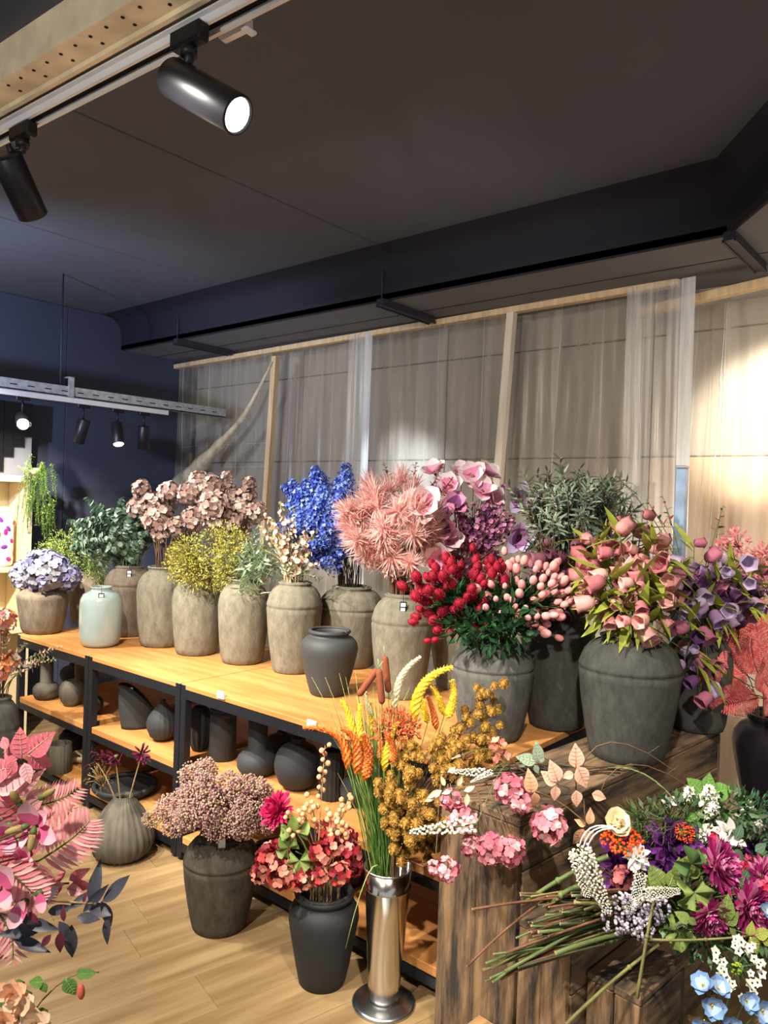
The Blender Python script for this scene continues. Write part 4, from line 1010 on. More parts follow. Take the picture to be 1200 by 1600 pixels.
bouq(VS[11], 'faded pink leafy sprig low in the pink bouquet', 'faded pink sprigs', explicit([(560, 880, -.08), (600, 895, -.12), (650, 900, -.1), (590, 870, -.1), (535, 860, -.05)], VS[11]['d']), heads(rgm, (.8, 1.0), 'branch_leaves'), 21, m_stb)

# magnolias: each petal a sub-part of its bloom
mgw = petal('magnolia_white', (246, 226, 230), .05); mgp = petal('magnolia_pink', (232, 156, 188), .08); mgv = petal('magnolia_violet', (200, 180, 226), .05); mgd = petal('magnolia_plum', (146, 84, 140), .08)
mp_w = m_leaf(.066, .058, [mgw, mgp], -.1, .35, 7, .95, tip=.5, mb_=1); mp_v = m_leaf(.066, .05, [mgv, mgd], .05, .3, 7, .95, tip=.5, mb_=1); mp_p = m_leaf(.066, .054, [mgp, mgd], -.1, .35, 7, .95, tip=.5, mb_=1)
mg_c = MB().ball((0, 0, .008), .007, 0, 8, 5).mesh('bloom_centre', petal('magnolia_centre', (150, 96, 60)))
def magnolia(pm, n=6, open_=1.25):
    def f(root, p, d, g, pts_, sc=1.0, aim=None, op=None):
        sc *= 1.1
        dd = d if aim is None else (CR * aim[0] + CU * aim[1] - CF * aim[2]).normalized()
        M = frame(dd, p, g.uniform(0, 6), sc)
        c = obj('bloom', mg_c, root, M); o_ = op or open_
        for q in range(n):
            a = q * 2 * pi / n + g.uniform(-.15, .15); th = o_ * (1.0 if q % 2 else .72) * g.uniform(.9, 1.1)
            L = Matrix.Rotation(a, 4, 'Z') @ Matrix.Rotation(th, 4, 'X')
            obj('petal', pm, c, M @ L)
        obj('calyx', cal_m, root, M)
    return f
cal_m = MB().lathe([(.002, -.012), (.006, -.006), (.008, .002), (.004, .006)], 8).mesh('calyx', m_stg)
bouq(VS[12], 'white and pink magnolia bloom above the mauve orchids', 'white magnolia blooms', explicit([
    (662, 787, -.3, 1.3, (-.1, .1, 1), 1.15), (740, 746, -.05, 1.1, (-.3, .4, .9), 1.2), (706, 762, -.06, 1.1, (-.4, .4, .8), 1.2), (752, 770, -.1, 1.1, (.2, .6, .6)), (722, 742, 0, 1.0, (0, .8, .4)),
    (758, 742, 0, 1.0, (.4, .6, .4)), (690, 870, -.2, 1.2, (-.4, -.2, .9)), (700, 845, -.18, 1.0, (.3, .3, .9)), (768, 778, -.08, .9, (.6, .2, .7)), (680, 740, .02, 1.0, (-.3, .8, .5))], VS[12]['d']), magnolia(mp_w), 22, m_stb, r=.003)
bouq(VS[12], 'lilac-pink magnolia bloom among the mauve orchids', 'lilac magnolia blooms', explicit([(688, 822, -.2, 1.1, (.2, -.2, 1), 1.1), (692, 808, -.16, 1.0, (-.2, .4, .8)), (710, 790, -.12, .95, (0, .5, .7))], VS[12]['d']), magnolia(mp_p), 23, m_stb, r=.003)
bouq(VS[12], 'pale violet magnolia bloom beside the willow bush, upper of the two', None, explicit([(812, 782, -.3, 1.15, (.2, .2, 1), 1.2)], VS[12]['d']), magnolia(mp_v, 5), 24, m_stb, r=.003)
bouq(VS[12], 'pale violet magnolia bloom beside the willow bush, lower of the two', None, explicit([(810, 838, -.3, 1.1, (.1, -.3, 1), 1.2)], VS[12]['d']), magnolia(mp_v, 5), 25, m_stb, r=.003)
oc = [petal('orchid_mauve', (200, 132, 176)), petal('orchid_plum', (164, 96, 146)), petal('orchid_pink', (222, 146, 178)), petal('orchid_dark', (116, 66, 108)), m_std]
ocm = [m_branch(110 + i, .18, oc, 24, .022, .017, 'flower') for i in range(3)]
bouq(VS[12], 'mauve orchid spray in the half hidden jar', 'mauve orchid sprays', dome(752, 818, 60, 48, VS[12]['d'] - .05, .15, 34, random.Random(26), -.3) + explicit([(725, 850, -.15), (735, 862, -.15, .8), (785, 760, 0), (790, 800, -.1), (700, 830, -.1), (715, 880, -.16, .7)], VS[12]['d']), heads(ocm, (.85, 1.1), 'orchid_blossoms'), 26, m_stb)

# red and pink bud sprays
bg_leaf = petal('bud_leaf_green', (44, 84, 46)); rb1 = petal('bud_red', (150, 22, 46), trans=0, rough=.7); rb2 = petal('bud_pink', (240, 162, 158), trans=.05, rough=.65)
budr = m_bud(.040, .030, [rb1, bg_leaf]); budp = m_bud(.038, .028, [rb2, bg_leaf], False)
lfm = [m_fine(120 + i, .05, [bg_leaf, petal('bud_leaf_deep', (28, 60, 36)), m_stg], 46, .04, .018, 6) for i in range(2)]
def budspray(mesh, n=5, spread=.055):
    def f(root, p, d, g, pts_, sc=1.0):
        obj('leaves', g.choice(lfm), root, frame(d, p - d * .10, g.uniform(0, 6), 1.0), kind='stuff')
        for k in range(n):
            q = p + V3((g.uniform(-1, 1), g.uniform(-1, 1), g.uniform(-.9, .9))) * spread * (1 if k else 0)
            e = (d + (q - p) * 8 + V3((0, 0, .4))).normalized()
            b = obj('bud', mesh, root, frame(e, q, 0, g.uniform(.75, 1.12) * sc))
            obj('stalk', MB().tube([p - d * .09, q - e * .02, q + e * .004], .0014, 4), b, mats=m_stg)
    return f
dv13 = VS[13]['d']
bouq(VS[13], 'crimson thistle bud spray in the grey jar', 'crimson bud sprays', dome(706, 932, 54, 46, dv13 - .02, .13, 16, random.Random(27), -.2) + explicit([(770, 905, -.1, 1), (760, 885, 0, 1), (690, 985, -.1, .8)], dv13), budspray(budr, 5), 27, m_stg)
bouq(VS[13], 'soft pink bud spray in the grey jar', 'pink bud sprays', dome(826, 930, 52, 46, dv13 - .02, .13, 16, random.Random(28), -.2) + explicit([(850, 965, -.05, 1), (775, 940, -.14, .8), (800, 885, 0, 1)], dv13), budspray(budp, 5), 28, m_stg)
bouq(VS[13], 'dark green leafy sprig under the crimson and pink buds', 'dark green sprigs under the buds', explicit([(725, 975, -.12), (752, 985, -.15), (780, 985, -.15), (805, 985, -.12), (760, 965, -.12), (800, 960, -.1)], dv13), heads(lfm, (1.0, 1.3), 'leaves'), 29, m_stg)

# willow bush and dusky bells at the end of the board
wb_ = [petal('willow_olive', (118, 134, 114)), petal('willow_dark', (88, 104, 92)), petal('willow_light', (156, 170, 148)), m_stb]
wbm = [m_branch(130 + i, .24, wb_, 40, .07, .016, ang=.65, droop=.2, bend=.3) for i in range(3)]
bouq(VS[14], 'grey-green willow branch in the dark jar at the board end', 'grey-green willow branches', dome(895, 792, 104, 64, VS[14]['d'] + .08, .22, 84, random.Random(30), -.5) + explicit([(875, 718, .1), (815, 735, .1), (840, 740, .05), (960, 745, .1), (905, 745, .1), (930, 760, .05), (795, 760, .1)], VS[14]['d']), heads(wbm, (.85, 1.15), 'branch_leaves'), 30, m_stb)
gr_lf = petal('lily_leaf', (156, 166, 66), .15); gr_lf2 = petal('lily_leaf_dark', (98, 112, 50), .15)
ll1 = [m_leaf(.14, .03, [gr_lf], .15, .2), m_leaf(.12, .028, [gr_lf], .5, .2), m_leaf(.13, .028, [gr_lf], -.1, .25, twist=.8)]
ll2 = [m_leaf(.13, .028, [gr_lf2], .2, .2), m_leaf(.11, .026, [gr_lf2], .45, .25)]
bpk = [petal('lily_pink', (232, 158, 156)), petal('lily_pink_deep', (204, 122, 128)), petal('lily_blush', (238, 178, 170))]
bmv = [petal('lily_mauve', (168, 136, 178)), petal('lily_plum', (106, 64, 112)), petal('lily_lilac', (196, 176, 208)), petal('lily_rose', (190, 112, 136))]
bdk = [petal('lily_dusk', (146, 90, 104)), petal('lily_dusk2', (120, 70, 92))]
bells = {k: [m_bell(.058, .052, [x, gr_lf2]) for x in l] for k, l in (('p', bpk), ('m', bmv), ('d', bdk))}
def bell_spray(key, leaves, nb=4, nl=5, span=.2):
    def f(root, p, d, g, pts_, sc=1.0):
        for k in range(nl):
            t = g.uniform(.35, 1.0); i = min(int(t * (len(pts_) - 1)), len(pts_) - 2); q = pts_[i].lerp(pts_[i + 1], t * (len(pts_) - 1) - i)
            if (q - p).length > span: q = p - d * g.uniform(.02, span * .7)
            a = perp(d)[0]; e = (Matrix.Rotation(g.uniform(0, 6.28), 3, d) @ a)
            e = (e * .9 + d * .6 + V3((0, 0, g.uniform(-.5, .3)))).normalized()
            obj('leaf', g.choice(leaves), root, frame(e, q, 0, g.uniform(.7, 1.1) * sc, V3((0, 0, 1))))
        for k in range(nb):
            a = Matrix.Rotation(k * 2.3 + g.uniform(-.4, .4), 3, d) @ perp(d)[0]
            q0 = p - d * (.03 + .035 * k) if k else p
            q = q0 + a * (.035 if k else .0) + V3((0, 0, -.008))
            e = (a * .8 + d * .35 + V3((0, 0, -.35)) + CF * -.25).normalized()
            b = obj('bell_bloom', g.choice(bells[key]), root, frame(e, q, 0, g.uniform(.7, 1.1) * sc))
            obj('stalk', MB().tube([q0, (q0 + q) / 2 + V3((0, 0, .008)), q], .0015, 4), b, mats=m_stg)
    return f
bouq(VS[14], 'dusky rose bell lily spray under the willow bush', 'dusky bell lilies', explicit([(835, 875, -.05), (870, 860, -.1), (850, 900, -.08), (885, 895, -.1), (905, 860, -.05), (865, 925, -.08), (890, 930, -.05), (845, 845, 0), (885, 870, -.12), (905, 905, -.1), (870, 890, -.14), (915, 935, -.08), (895, 850, -.1), (855, 870, -.12)], VS[14]['d']), bell_spray('d', ll2, 4, 3), 31, m_stg)
bouq(VS[14], 'thin dark twig hanging in the dark jar', 'dark twigs', explicit([(880, 945, -.1), (905, 950, -.12), (925, 955, -.1), (895, 935, -.08)], VS[14]['d']), heads(wbm, (.5, .7), 'branch_leaves'), 311, m_std)
d15 = VS[15]['d']
bouq(VS[15], 'pink bell lily spray in the big dark pedestal jar', 'pink bell lilies', dome(975, 890, 78, 72, d15, .16, 17, random.Random(32), -.35, -.75) + explicit([(930, 935, -.12), (945, 900, -.14), (990, 905, -.18), (1010, 960, -.16), (985, 965, -.18), (1005, 800, .05), (960, 815, .03), (1045, 930, -.1), (925, 880, -.05)], d15), bell_spray('p', ll1, 3, 7), 32, m_stg, r=.003)
d16 = VS[16]['d']
bouq(VS[16], 'mauve bell lily spray in the jar behind the big one', 'mauve bell lilies', dome(1112, 915, 82, 62, d16 - .06, .18, 18, random.Random(33), -.35, -.7) + explicit([(1075, 975, -.2), (1070, 1030, -.22, .9), (1110, 1080, -.24, .9), (1090, 1055, -.24, .9), (1150, 905, -.1), (1175, 940, -.05), (1130, 965, -.14), (1085, 845, 0), (1040, 870, -.02), (1165, 875, 0)], d16), bell_spray('m', ll1), 33, m_stg, r=.003)
tw = [petal('ivy_teal', (70, 110, 90)), petal('plum_bit', (110, 60, 100)), petal('rose_bit', (220, 130, 130)), m_stg]
twm = [m_branch(140 + i, .12, tw, 9, .03, .018) for i in range(2)]
bouq(VS[16], 'thin leafy sprig rising above the bell lilies', 'thin sprigs above the bell lilies', explicit([(1130, 790, .05), (962, 742, .1), (1035, 775, .1), (1140, 870, .1), (1010, 780, .1)], d16), heads(twm, (.8, 1.1), 'branch_leaves'), 34, m_stg)

# coral ferns and pink plumes in the glossy black jar
def m_frond(seed, L, W, mats, n=24, curl=.3, sub=False, pl=None):
    g = random.Random(seed); mb = MB(); P = lambda t: V3((0, -curl * L * t * t, L * t))
    mb.tube([P(i / 8) for i in range(9)], [.0022 * (1 - .1 * i) for i in range(9)], 4, len(mats) - 1)
    for i in range(n):
        t = .08 + .92 * i / n; l = W * sin(pi * min(1, (t * .9 + .12))) ** .8
        for sgn in (-1, 1):
            d = V3((sgn, -.15, .45 + .3 * t)).normalized()
            if sub:
                for j in range(9):
                    s = j / 9; q = P(t) + d * l * s
                    for s2 in (-1, 1):
                        mb.kite(q, V3((sgn * .4, 0, .7 * s2)) , V3((0, 1, 0)), .022 * (1.15 - s), .010, g.randrange(len(mats) - 1), .1)
                mb.tube([P(t), P(t) + d * l], .0006, 3, len(mats) - 1)
            else: mb.leaf(P(t), d, V3((0, 1, 0)), l, l * .16, .15, .15, 3, m=g.randrange(len(mats) - 1))
    return mb.mesh('frond', mats)
co = [petal('fern_coral', (232, 108, 110)), petal('fern_coral_pale', (244, 150, 146)), m_stb]
cfm = [m_frond(150 + i, .30, .095, co, 20, .35, True) for i in range(2)]
def fronds(meshes, s=(.9, 1.1)):
    def f(root, p, d, g, pts_, sc=1.0):
        b = pts_[-3]; e = (p - b).normalized()
        obj('frond', g.choice(meshes), root, frame(e, b, g.choice((0, pi)) + g.uniform(-.4, .4), g.uniform(*s) * sc, -CF), kind='stuff')
    return f
d17 = VS[17]['d']
bouq(VS[17], 'coral pink fern frond from the glossy black jar', 'coral fern fronds', explicit([(1130, 1010, .0, .8), (1150, 1060, -.05, .8), (1160, 985, .05, .8), (1185, 1000, 0, .8), (1120, 1060, -.02, .8), (1190, 1060, -.1, .8), (1175, 1030, -.05, .8), (1140, 1085, -.08, .7), (1200, 1095, -.12, .7), (1165, 1095, -.1, .7), (1100, 1030, .1, .8)], d17), fronds(cfm), 35, m_stb, name='fern_frond', cat='fern', drop=.08)
pk = [petal('plume_pink', (238, 132, 150)), petal('plume_pink_pale', (246, 174, 180)), m_stb]
pkm = [m_fine(160 + i, .05, pk, 120, .02, .012) for i in range(2)]
bouq(VS[17], 'warm pink blossom plume beside the mauve bells', 'pink blossom plumes', explicit([(1150, 845, .35), (1185, 880, .3), (1195, 910, .3), (1140, 860, .38), (1175, 900, .32), (1205, 870, .3)], d17), heads(pkm, (1, 1.2), 'blossom_cluster'), 36, m_stb)
mo = thing('moss_ball', 'bright green moss tuft at the back of the top board between two brown jars', 'plant', (-4.13, 2.62, ZT))
obj('tuft', m_fine(170, .05, [petal('moss_green', (140, 190, 60)), petal('moss_green2', (170, 210, 90)), m_stg], 160, .03, .006), mo, Matrix.Translation((-4.13, 2.62, ZT + .045)), kind='stuff')
obj('base', MB().lathe([(.03, .001), (.04, .02), (.03, .05)], 10), mo, Matrix.Translation((-4.13, 2.62, ZT)), mats=m_stg)

# ------------------------------------------------------------------ flowers in the floor vases
def loose(name, label, cat, a, b, r, sm, ctrl=None, group=None, n=7, taper=.6):
    """one stem of its own: root at a, stem to b; returns root and direction at b"""
    root = thing(name, label, cat, a, group)
    d, pts = stem_of(root, a, b, sm, r, ctrl, n=n, taper=taper)
    return root, d, pts
dkm = [petal('dark_maroon', (92, 26, 52)), petal('dark_plum', (66, 30, 58)), petal('maroon_light', (136, 40, 76))]
mum_d = [m_mum(200 + i, .045, dkm, 60, .6) for i in range(2)]
vr = VS['rib']
for px, py, dd, aim, lab in ((222, 1178, -.02, (.3, .2, .6), 'dark maroon daisy-like flower on pale stem in the ribbed vase, facing right'),
                             (180, 1183, -.04, (-.6, -.5, .4), 'drooping dark red flower on pale stem in the ribbed vase, middle of three')):
    p = at_d(px, py, vr['d'] + dd); a = vr['top'] + V3((0, 0, -.08)) + CR * (px - 195) * .0004
    root, d, pts = loose('cut_flower', lab, 'flower', a, p, .0038, m_stt, a.lerp(p, .5) + V3((0, 0, .02)))
    obj('flower_head', mum_d[0], root, frame(CR * aim[0] + CU * aim[1] - CF * aim[2], p, 0, .95), kind='stuff')
    obj('calyx', cal_m, root, frame(CR * aim[0] + CU * aim[1] - CF * aim[2], p, 0, 1.2))
p = at_d(150, 1192, vr['d'] - .02); a = vr['top'] + V3((0, 0, -.08)) - CR * .01
root, d, pts = loose('cut_flower', 'dark plum feathery flower leaning left out of the ribbed vase', 'flower', a, p, .0036, m_stt, a.lerp(p, .6) + V3((0, 0, .05)))
obj('flower_head', m_branch(205, .14, dkm + [m_std], 40, .05, .014, ang=1.0), root, frame(-CR * .9 + CU * .6 - CF * .3, p + CU * .05 - CR * .02, 0, 1), kind='stuff')
obj('flower_head', m_branch(206, .12, dkm + [m_std], 30, .045, .012, ang=1.0), root, frame(-CR * 1.0 - CU * .4 - CF * .3, p - CR * .06 - CU * .02, 0, 1), kind='stuff')
olm = m_fine(207, .06, [petal('wheat', (150, 130, 80)), petal('wheat_dark', (100, 90, 50)), m_stt], 110, .016, .004)
obj('seed_tuft', olm, root, frame(CU - CR * .3, p + CU * -.06 + CR * .02, 0, 1), kind='stuff')

sd = [petal('sedum_pink', (214, 176, 168)), petal('sedum_rose', (192, 146, 144)), petal('sedum_straw', (214, 190, 150)), m_stb]
def m_sedum(seed, r, straw=.25):
    g = random.Random(seed); mb = MB()
    for i in range(10):
        d = V3((g.gauss(0, 1), g.gauss(0, 1), g.gauss(.8, .6))).normalized(); mb.tube([V3((0, 0, -r)), d * r * .9], .0012, 3, 3)
    for i in range(320):
        d = V3((g.gauss(0, 1), g.gauss(0, 1), g.gauss(.3, 1))).normalized(); p = d * r * g.uniform(.6, 1.05)
        k = 2 if g.random() < straw else g.randrange(2)
        mb.ball(p, r * .075 * g.uniform(.7, 1.2), k, 5, 3)
    return mb.mesh('sedum_florets', sd)
sdm = [m_sedum(210 + i, .056, (.2, .2, .8)[i]) for i in range(3)]
vj = VS['jar']
bouq(vj, 'dusty pink sedum head in the mossy floor jar', 'sedum heads in the floor jar', dome(345, 1258, 74, 38, vj['d'] - .03, .15, 20, random.Random(41), -.3, -.5) + explicit([(262, 1262, 0), (275, 1285, -.02), (300, 1215, .02), (320, 1205, .03, .8), (415, 1280, -.06), (405, 1250, 0), (290, 1255, -.06), (340, 1290, -.12), (380, 1290, -.12)], vj['d']), heads(sdm[:2], (.8, 1.1), 'sedum_florets'), 41, m_stb)
bouq(vj, 'straw-coloured sedum sprig drooping left out of the mossy floor jar', None, explicit([(238, 1278, 0, .8)], vj['d']), heads(sdm[2:], (.8, .9), 'sedum_florets'), 42, m_stb)
bouq(vj, 'tall straw-coloured sedum sprig above the mossy floor jar', None, explicit([(322, 1208, .05, .9)], vj['d']), heads(sdm[2:], (.8, .9), 'sedum_florets'), 43, m_stb)
label_tag(vj['t'], vj['top'] + V3((0, 0, .02)) - V3((vj['c'].x, vj['c'].y, 0)).normalized() * vj['mr'] * 1.2, ink=False, s=.9)

vb = VS['blk']; db = vb['d']
hot = [petal('hot_pink', (226, 48, 112)), petal('hot_pink_deep', (184, 28, 84))]
hotm = m_mum(220, .06, hot, 220)
bouq(vb, 'hot pink chrysanthemum leaning left out of the black floor jar', None, [(at_d(433, 1266, db + .05), None, 1.0, (-.5, .6, .6))], lambda root, p, d, g, pts_, sc, aim: (obj('flower_head', hotm, root, frame(CR * aim[0] + CU * aim[1] - CF * aim[2], p, 0, 1), kind='stuff'), obj('calyx', cal_m, root, frame(CR * aim[0] + CU * aim[1] - CF * aim[2], p, 0, 1.6))), 44, m_stg, r=.004)
def m_lobed(seed, R, mats):
    mb = MB(); vs = [V3((0, 0, 0))]; N = 28
    for i in range(N + 1):
        a = -2.5 + 5.0 * i / N; r = R * (.62 + .38 * abs(cos(a * 2.5)) ** .7) * (1 - .12 * abs(a) / 2.5)
        if i % 2: r *= .94
        vs.append(V3((r * sin(a), -.18 * r * r / R + .02 * sin(i), r * cos(a))))
    mb.add(vs, [(0, i, i + 1) for i in range(1, N + 1)])
    for i in (3, 8, 14, 20, 25): mb.tube([V3((0, .001, 0)), vs[i + 1] * .85 + V3((0, .001, 0))], [.0014, .0005], 3, 1)
    return mb.mesh('lobed_leaf', mats)
lob = m_lobed(1, .05, [petal('lobed_green', (136, 156, 84)), petal('lobed_vein', (170, 184, 120))]); lob2 = m_lobed(2, .05, [petal('lobed_green2', (88, 116, 66)), petal('lobed_vein2', (120, 146, 90))])
def leafset(specs, ml):
    def f(root, p, d, g, pts_, *e):
        for (px, py, dd, ux, uy, s, toward) in specs:
            q = at_d(px, py, depth(p) + dd); dr = (CR * ux + CU * uy - CF * .15).normalized()
            x = dr.cross(-CF * toward + CU * .3).normalized(); y = dr.cross(x)
            M = Matrix.Identity(4)
            for i, ax in enumerate((x, y, dr)):
                for j in range(3): M[j][i] = ax[j] * s
            M.translation = q; obj('leaf', ml, root, M)
    return f
bouq(vb, 'stem of broad green lobed leaves in the black floor jar', None, [(at_d(462, 1330, db - .09), None)], leafset([(462, 1300, 0, -.2, 1, 1.05, 1), (450, 1325, 0, -.5, .6, .85, 1), (468, 1345, -.01, .1, -.8, .95, 1), (452, 1300, .01, -.6, .6, .7, 1)], lob), 45, m_stg, r=.003)
brm = MB().ball((0, 0, 0), .0088, 0, 8, 6).mesh('berry', petal('berry_peach', (238, 178, 130), trans=0, rough=.35))
def berries(root, p, d, g, pts_, n=9, sp=.05):
    for k in range(n):
        q = p - d * (k * sp / 5) + perp(d)[0] * (.014 * (-1) ** k) + V3((g.uniform(-.006, .006), g.uniform(-.006, .006), 0))
        b = obj('berry', brm, root, Matrix.Translation(q) @ Matrix.Scale(g.uniform(.85, 1.1), 4))
        obj('stalk', MB().tube([p - d * (k * sp / 5 + .012), q], .0009, 3), b, mats=m_stt)
def berries_round(root, p, d, g, pts_, n=8):
    for k in range(n):
        q = p + V3((g.uniform(-1, 1), g.uniform(-1, 1), g.uniform(-1, .8))) * .038
        b = obj('berry', brm, root, Matrix.Translation(q) @ Matrix.Scale(g.uniform(.85, 1.15), 4))
        obj('stalk', MB().tube([p - d * .05, q], .0009, 3), b, mats=m_stt)
bouq(vb, 'upright sprig of peach berries rising highest from the black floor jar', None, [(at_d(508, 1165, db - .02), None, 12, .07)], berries, 46, m_stt)
bouq(vb, 'branching peach berry sprig in the black floor jar', 'peach berry sprigs', explicit([(490, 1265, -.03), (535, 1262, -.02), (470, 1262, -.05), (515, 1280, -.06), (460, 1280, -.08), (525, 1290, -.04)], db), berries_round, 47, m_stt)
bu = [petal('burgundy', (136, 30, 44)), petal('burgundy_deep', (104, 22, 38)), petal('burgundy_coral', (206, 74, 72)), petal('burgundy_blush', (228, 150, 132))]
bum = [m_hyd(230 + i, .055, bu, 26, .45, -.8) for i in range(2)]
bouq(vb, 'burgundy and coral hydrangea sprig in the black floor jar', 'burgundy hydrangea sprigs', explicit([(420, 1340, -.06), (440, 1365, -.1), (408, 1362, -.06, .8), (520, 1320, -.06), (545, 1335, -.04), (540, 1310, 0), (500, 1335, -.08), (530, 1365, -.1), (470, 1372, -.1), (555, 1355, -.02, .8), (500, 1370, -.12, .8), (515, 1300, 0), (430, 1335, 0)], db), heads(bum, (.55, .8)), 48, m_stt)
for k in range(6):
    pass

# ------------------------------------------------------------------ the tall steel vase: grasses, foxtails, cattails, straw balls
vs_ = VS['steel']; dS = vs_['d']; topS = vs_['top']
gs = [petal('blade_green', (104, 140, 62)), petal('blade_deep', (62, 100, 42)), petal('blade_pale', (164, 180, 108))]
gg = random.Random(51); mb = MB()
for i in range(170):
    a = topS + V3((gg.uniform(-1, 1), gg.uniform(-1, 1), 0)) * vs_['mr'] * .6 - V3((0, 0, .12))
    px = gg.gauss(588, 26); py = gg.uniform(1070, 1220)
    b = at_d(px, py, dS + gg.uniform(-.1, .08)); c = a.lerp(b, .55) + V3((0, 0, .05))
    mb.tube(bez(a, b, c, 5), [.0016, .0018, .0016, .0014, .0010, .0003], 3, gg.randrange(3))
for px, py in ((487, 1058), (508, 1058), (530, 1052), (540, 1058), (555, 1047), (600, 1060), (640, 1075), (520, 1120), (497, 1122)):
    a = topS - V3((0, 0, .1)); b = at_d(px, py, dS - .02); mb.tube(bez(a, b, at_d(570, 1200, dS)), [.0016] * 6 + [.001, .0004], 3, 2)
t = thing('grass_bunch', 'bunch of fine upright green grass blades in the tall steel vase', 'grass', topS - V3((0, 0, .12)))
obj('blades', mb, t, mats=gs, kind='stuff')
a = topS + CR * -.02; root, d, pts = loose('grass_ribbon', 'single long pale grass blade bent down outside the steel vase', 'grass', topS - V3((0, 0, .05)) - CR * .01, at_d(540, 1482, dS - .12), .0022, gs[2], at_d(585, 1290, dS - .14))
def foxtail(label, group, pts_px, w, mats, seed, dd=0, name='foxtail'):
    g = random.Random(seed); P = [at_d(x, y, dS + dd) for x, y in pts_px]
    a = topS + V3((g.uniform(-.5, .5), g.uniform(-.5, .5), 0)) * vs_['mr'] - V3((0, 0, .11))
    root = thing(name, label, 'flower', a, group)
    stem_of(root, a, P[0], gs[0], .0022, a.lerp(P[0], .5) + V3((0, 0, .06)))
    Q = bez(P[0], P[2], P[1] * 2 - (P[0] + P[2]) / 2, 22); R = w * .42 * dS / FPX
    mb = MB(); n = 10
    rs = [R * (min(1, (i + .6) / 3)) * (1 - .72 * (i / 22) ** 1.6) for i in range(23)]
    b0 = len(mb.v); mb.tube(Q, rs, n)
    for i in range(23):
        for j in range(n):
            k = b0 + i * n + j; q = Q[i]; v = V3(mb.v[k]); mb.v[k] = tuple(q + (v - q) * (1.18 if (i + j) % 2 else .80))
    for i in range(1, 22):
        tdir = (Q[min(i + 1, 22)] - Q[i - 1]).normalized(); x, y = perp(tdir)
        for j in range(11):
            an = g.uniform(0, 6.28); o = x * cos(an) + y * sin(an)
            mb.kite(Q[i] + o * rs[i] * .8, o + tdir * 1.2, tdir, R * .8, R * .3, 1 - j % 2, .2)
    obj('seed_head', mb, root, mats=mats, kind='stuff', smooth=False)
fy = [petal('foxtail_yellow', (238, 200, 52), trans=.1), petal('foxtail_yellow_pale', (246, 224, 120))]
fo = [petal('foxtail_orange', (206, 110, 44), trans=.1), petal('foxtail_orange_pale', (228, 150, 84))]
fc = [petal('foxtail_cream', (222, 216, 176), trans=.1), petal('foxtail_cream_pale', (240, 236, 208))]
GF = 'foxtails in the steel vase'
for k, (lab, pp, w, mm, dd) in enumerate((
    ('largest yellow foxtail, curving right over the straw balls', ((648, 1125), (662, 1070), (708, 1042)), 20, fy, -.03),
    ('upright yellow foxtail right of the largest one, with pale tip', ((698, 1122), (708, 1092), (706, 1064)), 17, fy, .0),
    ('short yellow foxtail between the largest and the upright one', ((694, 1118), (685, 1090), (675, 1073)), 14, fy, .03),
    ('leftmost tall yellow foxtail, leaning left beside the thin blades', ((562, 1200), (548, 1130), (534, 1094)), 15, fy, -.02),
    ('straight yellow foxtail next to the leftmost tall one', ((566, 1222), (562, 1150), (562, 1100)), 14, fy, -.05),
    ('slim yellow foxtail left of the cream one', ((586, 1170), (580, 1120), (578, 1098)), 12, fy, .03),
    ('yellow foxtail leaning right under the orange plume', ((600, 1205), (608, 1160), (622, 1128)), 15, fy, -.06),
    ('yellow foxtail low behind the largest yellow one', ((668, 1130), (664, 1112), (662, 1095)), 13, fy, .02),
    ('cream foxtail curving right above the cattail heads', ((616, 1112), (626, 1060), (658, 1026)), 15, fc, .03),
    ('small cream foxtail under the tilted cattail', ((582, 1118), (574, 1098), (572, 1082)), 9, fc, .02),
    ('orange foxtail bending far left over the charcoal vases', ((542, 1202), (528, 1150), (473, 1137)), 17, fo, -.03),
    ('orange foxtail leaning left, second of the orange ones', ((556, 1210), (556, 1160), (532, 1138)), 18, fo, -.07),
    ('orange foxtail standing upright before the yellow ones', ((570, 1218), (576, 1180), (567, 1146)), 19, fo, -.09),
    ('orange foxtail right of the upright orange one', ((592, 1190), (596, 1160), (590, 1136)), 14, fo, -.03),
    ('pale orange foxtail at the foot of the largest yellow one', ((682, 1140), (676, 1110), (668, 1088)), 13, fo, .0),
    ('rust orange foxtail deep among the straw balls', ((612, 1192), (614, 1170), (606, 1150)), 14, fo, -.08))):
    foxtail(lab + ', steel vase' if len(lab.split()) < 12 else lab, GF, pp, w, mm, 300 + k, dd)
op = [petal('plume_orange', (222, 112, 74)), petal('plume_orange2', (196, 84, 52)), m_stg]
opm = [m_fine(320 + i, .036, op, 170, .013, .006) for i in range(2)]
bouq(vs_, 'fluffy orange plume among the foxtails in the steel vase', 'orange plumes in the steel vase', explicit([(610, 1125, .0), (628, 1130, -.03), (618, 1145, -.06), (640, 1140, -.03), (600, 1140, -.04)], dS), heads(opm, (.9, 1.2), 'plume'), 52, m_stg)
m_cat = mat('cattail_brown', (122, 62, 34), .85, var=.12, scale=40, bump=.2)
